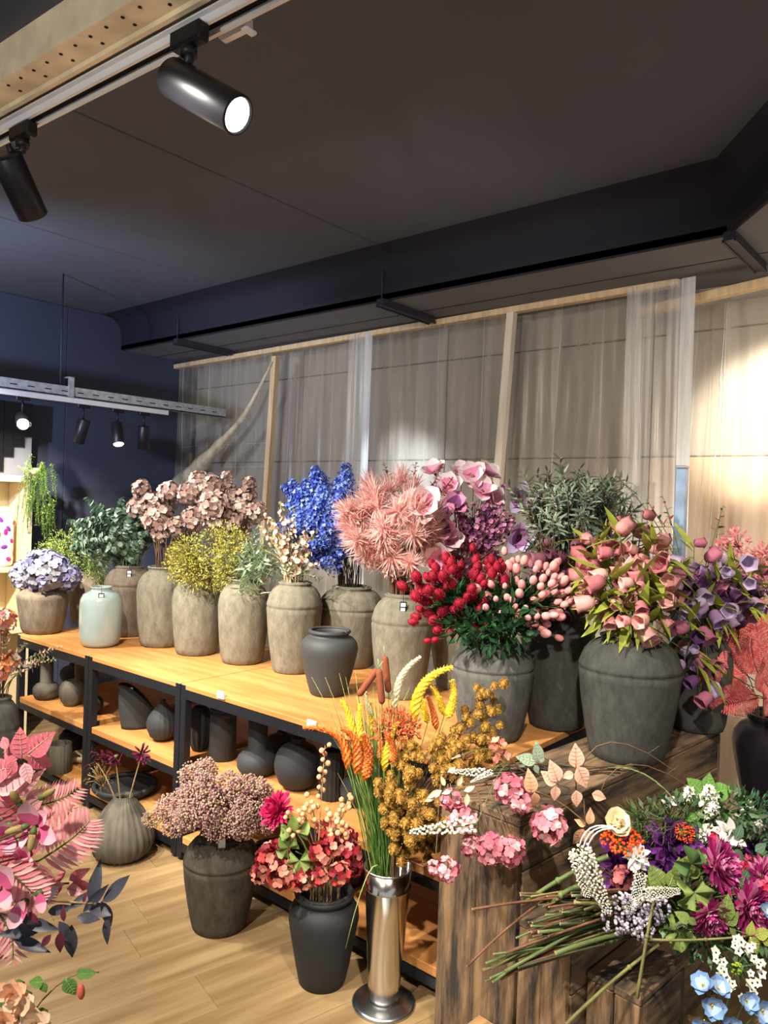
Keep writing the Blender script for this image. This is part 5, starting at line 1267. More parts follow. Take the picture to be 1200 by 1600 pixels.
for k, (lab, x0, y0, x1, y1, dd) in enumerate((('brown cattail head tilted to the right at the left of three', 560, 1087, 590, 1045, -.02), ('brown cattail head hanging upright, middle of three', 597, 1100, 592, 1045, -.04), ('brown cattail head standing highest of the three', 607, 1082, 601, 1025, .02))):
    p0, p1 = at_d(x0, y0, dS + dd), at_d(x1, y1, dS + dd); ax = (p1 - p0).normalized(); R = 5.4 * dS / FPX
    a = topS - V3((0, 0, .1)) + CR * .004 * k
    root = thing('cattail', lab, 'flower', a, 'cattails in the steel vase')
    stem_of(root, a, p0, gs[1], .0022, a.lerp(p0, .5) + V3((0, 0, .03)))
    L = (p1 - p0).length
    obj('seed_head', MB().lathe([(R * .4, 0), (R * .9, .006), (R, .014), (R, L - .012), (R * .85, L - .004), (R * .3, L)], 14), root, frame(ax, p0), mats=m_cat)
    obj('spike', MB().tube([p1, p1 + ax * .03], .0012, 4), root, mats=gs[2])
# straw-gold balls
gbm = []
for i in range(3):
    g = random.Random(330 + i); mb = MB(); mb.ball((0, 0, 0), .0112, 0, 10, 7)
    for d in fib(170, g): mb.kite(d * .0100, d + perp(d)[0] * g.uniform(-.7, .7) + perp(d)[1] * g.uniform(-.7, .7), perp(d)[1], .0056, .0030, g.random() < .5, .2)
    gbm.append(mb.mesh('straw_ball', [petal('straw_gold', (150, 112, 44), trans=0), petal('straw_gold_pale', (184, 146, 78))]))
def balls(n, sp):
    def f(root, p, d, g, pts_, *e):
        for k in range(n):
            q = p + V3((g.uniform(-1, 1), g.uniform(-1, 1), g.uniform(-1, 1))) * sp * (1 if k else 0)
            b = obj('straw_ball', g.choice(gbm), root, Matrix.Translation(q) @ Matrix.Scale(g.uniform(.9, 1.3), 4))
            obj('stalk', MB().tube([p - d * .05, q.lerp(p, .4) - d * .015, q], .0011, 3), b, mats=m_stb)
    return f
ptsb = dome(672, 1240, 78, 84, dS - .08, .18, 38, random.Random(53), -.25) + explicit([(750, 1100, .05), (765, 1085, .05), (778, 1110, .05), (735, 1125, .02), (755, 1140, 0), (770, 1175, 0), (745, 1175, -.04), (715, 1150, -.02), (705, 1180, -.06), (640, 1320, -.12), (670, 1320, -.12), (700, 1300, -.1), (610, 1300, -.12), (605, 1230, -.1)], dS)
bouq(vs_, 'fuzzy straw-gold ball spray in the steel vase', 'straw-gold ball sprays', ptsb, balls(6, .042), 53, m_stb, r=.002)

# ------------------------------------------------------------------ dried sprigs lying over the pedestal's corner
zp = .75
pch = petal('peach_leaf', (232, 190, 164), .08); pchv = petal('peach_vein', (210, 150, 120)); pchb = petal('tan_leaf', (206, 164, 124), .08)
plm = [m_leaf(.06, .036, [pch, pchv], .1, .25, 6, .7, vein=True), m_leaf(.055, .030, [pchb, pchv], .3, .3, 6, .7, vein=True)]
rk = random.Random(60)
def px_leaf(root, bx, by, tx, ty, d, meshes, dd=0, W=1.0, facing=(.1, .3, 1), L0=.06, name='leaf', roll=0):
    a = at_d(bx, by, d); b = at_d(tx, ty, d + dd); dr = b - a; L = dr.length; dr.normalize()
    n = (CR * facing[0] + CU * facing[1] - CF * facing[2]).normalized()
    x = n.cross(dr).normalized(); y = dr.cross(x)
    M = Matrix.Identity(4)
    for i, ax in enumerate((x * W, y, dr)):
        for j in range(3): M[j][i] = ax[j] * (L / L0)
    M.translation = a; return obj(name, meshes if not isinstance(meshes, list) else rk.choice(meshes), root, M)
dA = 1.93
root, d, pts = loose('leaf_branch', 'branch of peach and tan leaves lying over the front edge of the pedestal', 'branch', at_d(690, 1240, 2.02), at_d(915, 1285, dA - .05), .003, m_stb, at_d(820, 1195, 2.0))
for (bx, by, tx, ty, k) in ((900, 1200, 900, 1162, 0), (896, 1208, 878, 1215, 0), (902, 1198, 918, 1232, 0), (870, 1225, 846, 1205, 0), (872, 1222, 860, 1188, 0), (868, 1228, 867, 1252, 0), (900, 1235, 902, 1262, 0), (925, 1240, 948, 1248, 0),
                          (915, 1290, 898, 1280, 1), (920, 1288, 925, 1262, 1), (912, 1295, 896, 1325, 1), (915, 1298, 912, 1325, 1), (920, 1298, 930, 1318, 1), (830, 1240, 828, 1200, 1), (835, 1238, 838, 1265, 1)):
    px_leaf(root, bx, by, tx, ty, dA - .04, plm[k], W=1.15)
for (x0, y0, x1, y1) in ((900, 1235, 900, 1205), (870, 1225, 890, 1232), (915, 1290, 912, 1250)):
    obj('twig', MB().tube([at_d(x0, y0, dA - .035), at_d(x1, y1, dA - .035)], .0015, 4), root, mats=m_stb)
hpk = [petal('rose_hydrangea', (206, 124, 136)), petal('rose_hydrangea_deep', (178, 92, 110)), petal('rose_hydrangea_pale', (226, 160, 166))]
hpm = [m_hyd(240 + i, .034, hpk, 26, .5, -.9) for i in range(3)]
GH = 'rose hydrangea sprigs on the pedestal'
for (px, py, s, dd, lab) in ((797, 1232, 1.0, -.02, 'rose hydrangea sprig on the pedestal corner, among the brown stems'), (812, 1250, .8, -.04, 'small rose hydrangea sprig just below the one on the pedestal corner'),
    (768, 1325, .95, -.05, 'rose hydrangea sprig hanging before the second front plank'), (798, 1330, .9, -.06, 'rose hydrangea sprig hanging at the pedestal corner edge'), (737, 1322, .7, -.03, 'small rose hydrangea sprig hanging over the joint of the front planks'),
    (858, 1290, 1.1, -.07, 'rose hydrangea sprig before the long side of the pedestal'), (700, 1358, .75, -.03, 'lowest rose hydrangea sprig, hanging before the first front plank'), (680, 1355, .5, -.02, 'small rose hydrangea sprig left of the lowest one'), (722, 1280, .9, -.03, 'rose hydrangea sprig below the straw balls'), (705, 1250, .7, .0, 'rose hydrangea sprig half hidden in the straw balls')):
    p = at_d(px, py, dA + dd); a = at_d(700 + (px - 700) * .6, 1225, dA + .07)
    root, d, pts = loose('hydrangea_sprig', lab, 'flower', a, p, .0018, m_stb, a.lerp(p, .5) + V3((0, 0, .03)), GH)
    obj('flower_head', rk.choice(hpm), root, frame(-CF + CU * .3, p, rk.uniform(0, 6), s), kind='stuff')
brw = [m_stb, m_std]
tw_ = [(rk.uniform(905, 1000), rk.uniform(1196, 1212), 2.04 + rk.uniform(-.02, .06), rk.uniform(680, 790), rk.uniform(1200, 1260), 2.02 + rk.uniform(-.04, .06)) for k in range(22)]
for k, (q, lab) in enumerate(zip(tw_, spread_labels('thin dried brown stem across the pedestal top', [e[3:5] for e in tw_]))):
    a = at_d(*q[:3]); b = at_d(*q[3:]); a.z = max(a.z, zp + .006); b.z = max(b.z, zp + .006)
    root, d, pts = loose('dried_twig', lab, 'stem', a, b, .002, brw[k % 2], a.lerp(b, .5) + V3((0, 0, rk.uniform(.0, .04))), 'dried stems across the pedestal top')
    obj('side_twig', MB().tube([pts[3], pts[3] + (pts[4] - pts[3]) * 1.5 + V3((rk.uniform(-.03, .03), rk.uniform(-.03, .03), rk.uniform(.0, .04)))], .001, 3), root, mats=brw[k % 2])
crb = [petal('catkin_cream', (240, 236, 214)), petal('catkin_white', (248, 246, 238)), m_stg]
def m_catkin(seed, L, r, mats, n=90, b=.0035, tp=.85):
    g = random.Random(seed); mb = MB(); mb.tube([(0, 0, 0), (0, 0, L)], [.0015, .0006], 4, len(mats) - 1)
    for i in range(n):
        t = i / n; a = i * 2.4; o = V3((cos(a), sin(a), .3)); q = o * r * (1.1 - tp * t ** 1.6) * g.uniform(.8, 1.15) + V3((0, 0, L * t))
        mb.ball(q, b * (1.1 - .5 * t), g.randrange(len(mats) - 1), 5, 3)
    return mb.mesh('catkin', mats)
ckm = m_catkin(250, .09, .008, crb, 70, .0028); ckb = m_catkin(251, .16, .021, crb, 210, .0036, .7)
for k, (x0, y0, x1, y1, dd, lab) in enumerate(((760, 1208, 700, 1205, -.03, 'cream catkin sprig pointing left over the straw balls, upper one'), (770, 1205, 735, 1222, -.05, 'cream catkin sprig slanting down beside the straw balls'), (745, 1288, 640, 1300, -.12, 'long cream catkin sprig lying across the straw balls'), (720, 1180, 705, 1186, -.03, 'short cream catkin tip among the straw balls'))):
    p0, p1 = at_d(x0, y0, dA + dd), at_d(x1, y1, dA + dd); a = at_d(800, 1215, dA + .03)
    root, d, pts = loose('catkin_sprig', lab, 'flower', a, p0, .0016, m_stg, None, 'cream catkin sprigs')
    dr = p1 - p0; obj('catkin', ckm, root, frame(dr, p0, 0, dr.length / .09), kind='stuff')
bdm = MB().leaf((0, 0, 0), (0, 0, 1), (0, 1, 0), .028, .013, -.1, .5, 4).mesh('bud_leaf', petal('cream_bud', (222, 216, 176)))
root, d, pts = loose('bud_sprig', 'sprig of cream leaf buds lying between the straw balls and the pedestal', 'branch', at_d(790, 1225, dA), at_d(672, 1248, dA - .08), .0018, m_stb, at_d(735, 1225, dA - .05))
for (bx, by, tx, ty) in ((690, 1235, 668, 1246), (695, 1228, 688, 1212), (705, 1235, 690, 1240), (680, 1243, 664, 1252), (715, 1228, 722, 1212), (725, 1236, 742, 1228), (730, 1240, 728, 1260), (700, 1205, 712, 1198)):
    px_leaf(root, bx, by, tx, ty, dA - .07, bdm, L0=.028, name='bud')
gle = [m_leaf(.06, .03, [petal('sage_leaf', (146, 164, 138)), petal('sage_vein', (180, 194, 170))], .1, .2, 6, .7, vein=True)]
root, d, pts = loose('leaf_sprig', 'pale sage-green leaf sprig on the pedestal behind the dried stems', 'branch', at_d(960, 1212, 2.06), at_d(812, 1182, 2.02), .002, m_stg, at_d(880, 1195, 2.06))
for (bx, by, tx, ty) in ((838, 1190, 806, 1182), (842, 1190, 838, 1158), (845, 1192, 848, 1178), (835, 1195, 842, 1210), (822, 1188, 810, 1200)):
    px_leaf(root, bx, by, tx, ty, 2.0, gle, W=1.2)
sbm = [petal('salmon_tulip', (232, 160, 136)), petal('salmon_deep', (206, 110, 96))]
for k, (px, py, lab) in enumerate(((778, 1165, 'small salmon blossom beside the straw balls, upper one'), (784, 1185, 'small salmon blossom beside the straw balls, lower one'))):
    root, d, pts = loose('small_blossom', lab, 'flower', at_d(830, 1212, 2.0), at_d(px, py, 1.98), .0016, m_stb, at_d(800, 1195, 2.0))
    obj('flower_head', m_hyd(260 + k, .018, sbm, 12, .7, -.5), root, frame(CU - CF * .5, at_d(px, py, 1.98), 0, 1), kind='stuff')

# ------------------------------------------------------------------ the loose pile of cut flowers on the plinths
rp = random.Random(70)
stm = [mat('cut_stem_green', (96, 112, 62), .55, var=.25, scale=20), mat('cut_stem_olive', (120, 116, 66), .55, var=.25, scale=20), mat('cut_stem_brown', (112, 74, 50), .65, var=.25, scale=20), mat('cut_stem_dark', (60, 66, 40), .6, var=.25)]
def lay(px0, py0, d0, px1, py1, d1, r, k, label, sag=.02, group='bare stems in the flower pile'):
    a, b = at_d(px0, py0, d0), at_d(px1, py1, d1)
    root, d, pts = loose('bare_cutting', label, 'stem', a, b, r, stm[k], a.lerp(b, .5) + V3((0, 0, sag)), group, taper=.75)
    d = (pts[1] - pts[0]).normalized(); obj('cut_end', MB().lathe([(r * .98, 0), (r * .6, .0006)], 8), root, frame(-d, pts[0]), mats=m_stt)
    q = pts[4]; obj('node', MB().ball(q, r * 1.35, 0, 6, 4), root, mats=stm[k])
for (a, lab) in (((950, 1338, 1.80, 815, 1414, 1.86, .0065, 0), 'thick green stem slanting up at the top of the stem bundle'), ((905, 1385, 1.78, 855, 1420, 1.82, .0065, 0), 'short thick green stem just below the topmost stem'),
    ((738, 1421, 1.74, 985, 1400, 1.9, .0035, 2), 'thin red-brown stem pointing straight left before the pedestal front'), ((730, 1510, 1.70, 860, 1400, 1.84, .0035, 2), 'thin rusty stem slanting down left across the pedestal corner'),
    ((755, 1516, 1.72, 1010, 1440, 1.85, .0045, 1), 'olive stem reaching lowest left of the bundle'), ((770, 1535, 1.70, 930, 1440, 1.82, .004, 0), 'green stem end slanting steeply down before the plinth joint'), ((868, 1490, 1.68, 1040, 1448, 1.8, .006, 0), 'thick green stem lying over the lower plinth'),
    ((885, 1600, 1.62, 1050, 1462, 1.78, .0045, 1), 'long olive stem running off the bottom edge of the frame'), ((995, 1560, 1.66, 1022, 1405, 1.72, .0045, 1), 'olive stem hanging down over the bare lower plinth')):
    lay(*a, lab, group=None)
bundle = []
for k in range(62):
    t = rp.random(); x0 = 765 + 150 * t + rp.uniform(-15, 25); y0 = 1522 - 120 * t + rp.uniform(-25, 18)
    x1 = rp.uniform(985, 1085); y1 = rp.uniform(1395, 1465) - (1 - (y0 - 1400) / 120) * 18
    bundle.append((x0, y0, 1.72 + .05 * t + rp.uniform(-.02, .03), x1, y1, 1.84 + rp.uniform(-.04, .06), rp.uniform(.0022, .0048), rp.choice((0, 0, 1, 1, 2, 3)), rp.uniform(.0, .03)))
for k in range(30):
    bundle.append((rp.uniform(812, 905), rp.uniform(1395, 1462), 1.80 + rp.uniform(-.02, .03), rp.uniform(960, 1060), rp.uniform(1370, 1430), 1.90 + rp.uniform(-.03, .05), rp.uniform(.0022, .004), rp.choice((0, 1, 2, 2, 3, 3)), rp.uniform(.0, .02)))
for q, lab in zip(bundle, spread_labels('bare cut stem in the loose bundle on the plinths', [e[:2] for e in bundle])):
    lay(*q[:8], lab, q[8])
HUB = (1030, 1430, 1.93)
def piled(name, label, px, py, d, sm=0, r=.003, hub=HUB, cat='flower', group=None):
    p = at_d(px, py, d); a = at_d(*hub) + V3((rp.uniform(-.03, .03), rp.uniform(-.03, .03), rp.uniform(-.02, .01)))
    root, dd, pts = loose(name, label, cat, a, p, r, stm[sm], a.lerp(p, .5) + V3((0, 0, .02)), group)
    return root, p
def aim(x, y, z): return (CR * x + CU * y - CF * z).normalized()
mgm = [petal('mum_magenta', (198, 62, 136)), petal('mum_magenta_pale', (228, 150, 190)), petal('mum_wine', (156, 36, 106))]
mum_m = [m_mum(270 + i, .06, mgm, 260) for i in range(2)]
for (px, py, d, s, am, lab) in ((1122, 1352, 1.74, 1.0, (.55, .35, .75), 'largest magenta chrysanthemum, seen from its side, above the lobed leaves'), (1110, 1430, 1.70, .82, (.1, -.35, .9), 'magenta chrysanthemum facing down, below the lobed leaf'),
    (1172, 1418, 1.72, 1.0, (.3, .1, .9), 'wine-magenta chrysanthemum right of the lower one'), (1195, 1372, 1.78, .8, (.3, .5, .8), 'magenta chrysanthemum at the frame edge under the red blossoms')):
    root, p = piled('chrysanthemum', lab, px, py, d)
    obj('flower_head', mum_m[px % 2], root, frame(aim(*am), p, 0, s), kind='stuff'); obj('calyx', cal_m, root, frame(aim(*am), p, 0, 2))
prp = [petal('dahlia_purple', (92, 36, 112)), petal('dahlia_deep', (52, 18, 66)), petal('dahlia_violet', (128, 62, 146))]
dah = [m_mum(275 + i, .075, prp, 130, .6) for i in range(2)]
for (px, py, d, s, am, lab) in ((978, 1352, 1.86, 1.0, (-.2, .3, .95), 'dark purple dahlia behind the white carnation'), (1050, 1325, 1.86, 1.0, (.1, .4, .9), 'dark purple dahlia between the two orange clusters'), (1000, 1400, 1.86, .8, (-.1, .1, 1), 'dark purple dahlia low behind the lavender seed heads'), (1190, 1340, 1.95, .8, (0, .5, .8), 'dark purple dahlia at the frame edge under the white bluebells')):
    root, p = piled('dahlia', lab, px, py, d); obj('flower_head', dah[px % 2], root, frame(aim(*am), p, 0, s), kind='stuff'); obj('calyx', cal_m, root, frame(aim(*am), p, 0, 2))
# cream rose with petals of its own
rsm = petal('rose_cream', (244, 226, 188), .05); root, p = piled('rose', 'open cream rose lying before the pedestal side', 960, 1288, 1.80, 1)
M = frame(aim(.1, .55, .8), p); c = obj('bloom', MB().ball((0, 0, .012), .012, 0, 8, 6), root, M, mats=rsm)
rpm = [m_leaf(.032, .036, [rsm], -.5, .5, 7, 1.0, tip=.5), m_leaf(.042, .048, [rsm], -.2, .35, 7, 1.0, tip=.5)]
for q in range(14):
    th = .25 + .075 * q; obj('petal', rpm[q > 6], c, M @ Matrix.Rotation(q * 2.4, 4, 'Z') @ Matrix.Rotation(th, 4, 'X'))
wcm = petal('carnation_white', (244, 240, 234), .05)
def ruffled(root, p, am, R, mm, n=34, seed=1):
    g = random.Random(seed); mb = MB()
    for d in fib(n, g, .6):
        if d.z < -.3: continue
        mb.leaf(d * R * .1, d, V3((g.uniform(-1, 1), g.uniform(-1, 1), .2)), R * g.uniform(.85, 1.05), R * .75, g.uniform(-.6, .3), .4, 4, .55, .5)
    obj('ruffled_petals', mb, root, frame(am, p), mats=mm, kind='stuff')
root, p = piled('carnation', 'white carnation lying over the dark purple dahlias', 994, 1340, 1.77); ruffled(root, p, aim(-.1, .3, 1), .032, wcm, 40, 3); obj('calyx', cal_m, root, frame(aim(-.1, .3, 1), p, 0, 1.6))
for (px, py, d, s, lab) in ((1138, 1300, 1.84, .036, 'white freesia with flared mouth beside the red blossoms'), (1098, 1248, 1.92, .024, 'small white bell bloom among the broad green leaves'), (1045, 1252, 1.95, .02, 'small white bloom against the pedestal side'), (1152, 1312, 1.88, .02, 'small white bloom right of the flared freesia')):
    root, p = piled('freesia', lab, px, py, d); ruffled(root, p, aim(-.3, -.1, .8), s, wcm, 22, px); obj('calyx', cal_m, root, frame(aim(-.3, -.1, .8), p, 0, 1.2))
# orange yarrow
oym = [petal('yarrow_orange', (244, 96, 26), trans=0), petal('yarrow_red', (220, 66, 20), trans=0), m_stg]
def m_umbel(seed, W, Hh, n, mats, b=.004):
    g = random.Random(seed); mb = MB()
    for i in range(n):
        a = g.uniform(0, 6.28); r = W * math.sqrt(g.random()); q = V3((r * cos(a), r * sin(a), Hh * (1 - (r / W) ** 2) + g.uniform(-.003, .003)))
        mb.ball(q, b * g.uniform(.8, 1.2), g.randrange(len(mats) - 1), 5, 3)
        if i % 5 == 0: mb.tube([(0, 0, -.03), q], .001, 3, len(mats) - 1)
    return mb.mesh('umbel', mats)
for (px, py, d, s, am, lab) in ((972, 1313, 1.79, 1.0, (.0, .9, .3), 'flat orange yarrow head below the cream rose'), (1070, 1302, 1.84, .5, (.1, .4, .9), 'small orange yarrow head under the feathery grass')):
    root, p = piled('yarrow', lab, px, py, d); obj('umbel', m_umbel(280, .05, .018, 130, oym), root, frame(aim(*am), p, 0, s), kind='stuff'); obj('bract', cal_m, root, frame(aim(*am), p - aim(*am) * .02, 0, 1.5))
# white veronica spikes
for (x0, y0, x1, y1, d, s, lab) in ((905, 1322, 950, 1425, 1.72, 1.0, 'thick white beaded flower spike bending down before the stems, right one'), (900, 1328, 918, 1400, 1.73, .8, 'white beaded flower spike at the left of the bent pair'), (1003, 1362, 990, 1420, 1.74, .6, 'white beaded spike hanging under the carnation'), (1005, 1398, 1062, 1392, 1.70, .62, 'white beaded spike pointing right toward the lobed leaf'), (975, 1425, 1010, 1398, 1.74, .5, 'short white beaded spike among the lavender seed heads')):
    p0, p1 = at_d(x0, y0, d), at_d(x1, y1, d - .01); root, p = piled('veronica', lab, x0, y0, d, 1, .002)
    dr = p1 - p0; M = frame(dr, p0) @ Matrix.Diagonal((s, s, dr.length / .16, 1)); obj('beaded_spike', ckb, root, M, kind='stuff')
for q in range(3):
    root, dd_, pts = loose('grass_ribbon', ('topmost', 'middle', 'lowest')[q] + ' white ribbon-like blade beside the cream rose', 'grass', at_d(905 + q * 6, 1322 + q * 3, 1.75), at_d(968 + q * 5, 1297 + q * 2, 1.78), .0018, wcm, None, 'white blades beside the rose', taper=1.0)
lvm = [petal('lavender_seed', (206, 194, 212)), petal('lavender_grey', (164, 154, 176)), petal('lavender_pale', (228, 222, 230)), m_std]
lvp = ((975, 1415), (998, 1405), (1012, 1430), (985, 1440), (1028, 1418), (960, 1440), (1003, 1450)); lvl = spread_labels('grey-lavender seed head in the middle of the pile', lvp)
for k, (px, py) in enumerate(((975, 1415), (998, 1405), (1012, 1430), (985, 1440), (1028, 1418), (960, 1440), (1003, 1450))):
    root, p = piled('lavender_sprig', lvl[k], px, py, 1.75, 3, .0015, group='lavender seed heads')
    obj('seed_head', m_sedum_l if False else m_umbel(290 + k % 2, .03, .03, 46, lvm, .0042), root, frame(aim(rp.uniform(-.4, .4), rp.uniform(-.2, .6), 1), p, 0, 1), kind='stuff')
# leaves in the pile
gl1 = [m_leaf(.06, .036, [petal('fresh_green', (112, 158, 74)), petal('fresh_vein', (150, 188, 110))], .1, .2, 6, .7, vein=True)]
gl2 = [m_leaf(.06, .036, [petal('olive_green', (128, 148, 76)), petal('olive_vein', (160, 178, 110))], .1, .2, 6, .7, vein=True)]
gl3 = [m_leaf(.06, .034, [petal('blue_green', (98, 128, 102)), petal('blue_vein', (130, 158, 132))], .1, .2, 6, .7, vein=True)]
def leafy(label, hubpx, d, lst, ml, W=1.1):
    root, p = piled('leaf_sprig', label, hubpx[0], hubpx[1], d, 0, .0022, cat='branch')
    for e in lst: px_leaf(root, *e, d - .01, ml, W=W, facing=(.1, .4, 1))
leafy('sprig of broad fresh green leaves against the pedestal side', (1105, 1245), 1.93, ((1097, 1240, 1075, 1216), (1103, 1235, 1110, 1208), (1112, 1240, 1146, 1232), (1115, 1258, 1136, 1270), (1128, 1265, 1142, 1285), (1090, 1275, 1072, 1282), (1105, 1272, 1085, 1268)), gl1, 1.35)
leafy('sprig of olive leaves under the feathery grass', (1035, 1380), 1.76, ((1035, 1390, 1015, 1352), (1045, 1385, 1058, 1355), (1060, 1370, 1062, 1340), (1065, 1365, 1085, 1335), (1030, 1395, 1008, 1375), (1075, 1370, 1095, 1350)), gl2, 1.3)
leafy('sprig of blue-green leaves beside the red blossoms', (1140, 1330), 1.82, ((1140, 1330, 1125, 1315), (1145, 1330, 1165, 1345), (1150, 1375, 1185, 1382), (1160, 1380, 1172, 1355), (1150, 1310, 1160, 1288), (1180, 1330, 1198, 1318)), gl3, 1.2)
leafy('sprig of small green leaves under the magenta chrysanthemums', (1150, 1440), 1.69, ((1135, 1445, 1155, 1425), (1130, 1440, 1140, 1398), (1140, 1450, 1152, 1462), (1078, 1440, 1055, 1425), (1075, 1435, 1090, 1445)), gl2, 1.1)
leafy('sprig of lime leaves at the end of the long stem, frame edge', (1175, 1462), 1.64, ((1170, 1462, 1176, 1440), (1172, 1464, 1186, 1492), (1180, 1462, 1205, 1455), (1190, 1466, 1210, 1475)), [m_leaf(.06, .036, [petal('lime_leaf', (176, 186, 84)), petal('lime_vein', (200, 208, 120))], .1, .2, 6, .7, vein=True)], 1.2)
lay(1010, 1468, 1.70, 1175, 1462, 1.64, .0035, 1, 'long smooth olive stem running right to the lime leaves', -.01, None)
for (px, py, s, ux, uy, lab, ml) in ((1085, 1395, 1.0, .1, -.6, 'largest lime-green lobed leaf under the magenta chrysanthemum', lob), (1060, 1455, .9, -.3, -.8, 'lime-green lobed leaf hanging over the lower plinth', lob), (1080, 1350, .9, -.2, .6, 'darker lobed leaf behind the largest lime one', lob2)):
    root, p = piled('lobed_sprig', lab, px, py, 1.72, 0, .0022, cat='leaf')
    dr = aim(ux, uy, .1); x = dr.cross(aim(.1, .5, 1)).normalized(); y = dr.cross(x); M = Matrix.Identity(4)
    for i, ax in enumerate((x, y, dr)):
        for j in range(3): M[j][i] = ax[j] * s
    M.translation = p; obj('leaf', ml, root, M)
# red snapdragon spikes, pink star blossoms
rdm = [petal('snap_red', (196, 40, 72)), petal('snap_pink', (222, 84, 116)), m_stg]; snm = [m_spike(295 + i, .08, .026, rdm, 34, .016) for i in range(2)]
for (px, py, d, am, lab) in ((1122, 1318, 1.86, (-.3, .8, .4), 'red snapdragon spike behind the flared freesia'), (1192, 1395, 1.74, (.2, .8, .5), 'red-pink blossom spike at the frame edge above the wine chrysanthemum'), (1162, 1360, 1.86, (.2, .7, .4), 'dull crimson blossom spike behind the blue-green leaves'), (972, 1372, 1.80, (-.2, .3, .8), 'dull rose blossom behind the thick white spike')):
    root, p = piled('snapdragon', lab, px, py, d); obj('flower_spike', snm[px % 2] if px != 972 else m_hyd(262, .024, [petal('dull_rose', (186, 108, 108)), petal('dull_rose2', (160, 84, 88))], 12, .75), root, frame(aim(*am), p, 0, .9), kind='stuff'); obj('calyx', cal_m, root, frame(aim(*am), p, 0, 1))
# white star clusters
wsm = [petal('star_white', (244, 242, 230), .03), petal('star_cream', (232, 230, 206), .03), m_stg]; ws = [m_spike(300 + i, .05, .024, wsm, 26, .012) for i in range(2)]
for (px, py, d, lab) in ((1108, 1238, 1.9, 'white star blossom cluster between the broad green leaves'), (1112, 1262, 1.9, 'white star blossom cluster lower among the broad green leaves'), (1078, 1240, 1.93, 'small white star cluster left of the broad green leaves'), (1105, 1300, 1.86, 'pale star cluster left of the flared freesia'), (1168, 1262, 1.98, 'white bluebell cluster before the glossy black jar'), (1180, 1290, 1.98, 'white bluebell cluster lower before the glossy black jar'), (1160, 1275, 2.0, 'cream blossom cluster left of the white bluebells')):
    root, p = piled('star_blossom', lab, px, py, d, group=None); obj('flower_spike', ws[px % 2], root, frame(aim(rp.uniform(-.4, .4), .7, .6), p, 0, .8), kind='stuff'); obj('calyx', cal_m, root, frame(aim(0, 1, .2), p - CU * .02, 0, 1))
teal = m_fine(305, .055, [petal('teal_foliage', (58, 100, 78)), petal('teal_foliage2', (84, 128, 100)), m_stg], 150, .03, .006)
for (px, py, lab) in ((1182, 1268, 'fine teal-green foliage before the glossy black jar'), (1190, 1305, 'fine teal-green foliage lower at the frame edge')):
    root, p = piled('foliage_sprig', lab, px, py, 2.0, cat='branch'); obj('leaf_cluster', teal, root, frame(aim(0, 1, .3), p, 0, .9), kind='stuff')
dg = [m_fine(310 + i, .06, [petal('pile_green', (70, 104, 58)), petal('pile_green_deep', (46, 76, 44)), petal('pile_green_grey', (104, 126, 96)), m_stg], 120, .034, .016) for i in range(2)]
fp = ((1000, 1320), (1045, 1345), (1090, 1310), (1130, 1385), (1160, 1330), (1060, 1420), (1100, 1460), (1150, 1470), (1020, 1290), (1070, 1275), (1185, 1440), (1145, 1265))
for (px, py), lab in zip(fp, spread_labels('dark green leafy filler sprig in the flower pile', fp)):
    root, p = piled('filler_sprig', lab, px, py, 1.93 if py < 1400 else 1.76, cat='branch', group='green filler in the flower pile'); obj('leaf_cluster', dg[px % 2], root, frame(aim(rp.uniform(-.5, .5), .6, .7), p, rp.uniform(0, 6), .9), kind='stuff')
# feathery grass and the arching bare stem
fgm = m_fine(306, .05, [petal('feather_green', (120, 118, 70), trans=.4), petal('feather_brown', (110, 96, 66), trans=.4), m_stg], 200, .03, .0016, 10)
for (px, py, s, lab) in ((995, 1278, .9, 'feathery olive grass plume above the orange yarrow, left part'), (1040, 1285, .95, 'feathery olive grass plume above the orange yarrow, right part'), (1075, 1320, .6, 'feathery olive grass plume bending down to the lobed leaves')):
    root, p = piled('grass_plume', lab, px, py, 1.86, cat='grass'); obj('plume', fgm, root, frame(aim(-.8, .3, .2), p, 0, s), kind='stuff')
root, dd_, pts = loose('arching_sprig', 'smooth green stem arching over the pedestal edge into the pile', 'stem', at_d(950, 1200, 2.0), at_d(1075, 1280, 1.88), .0032, stm[0], at_d(1020, 1190, 1.93))
for q in range(9):
    o_ = CR * rp.uniform(-.03, .03) + CU * rp.uniform(-.04, .02); obj('hair_leaf', MB().tube([pts[5 + q % 3], pts[5 + q % 3] + o_], .0008, 3), root, mats=stm[0])
for (x0, y0, x1, y1, lab) in ((905, 1208, 1090, 1235, 'thin brown twig over the pedestal side, upper one'), (935, 1245, 1120, 1262, 'thin brown twig over the pedestal side, lower one')):
    root, dd_, pts = loose('dried_twig', lab, 'stem', at_d(x0, y0, 1.94), at_d(x1, y1, 1.95), .002, m_stb, None)
    obj('side_twig', MB().tube([pts[5], pts[5] + CR * .03 + CU * .02], .001, 3), root, mats=m_stb)
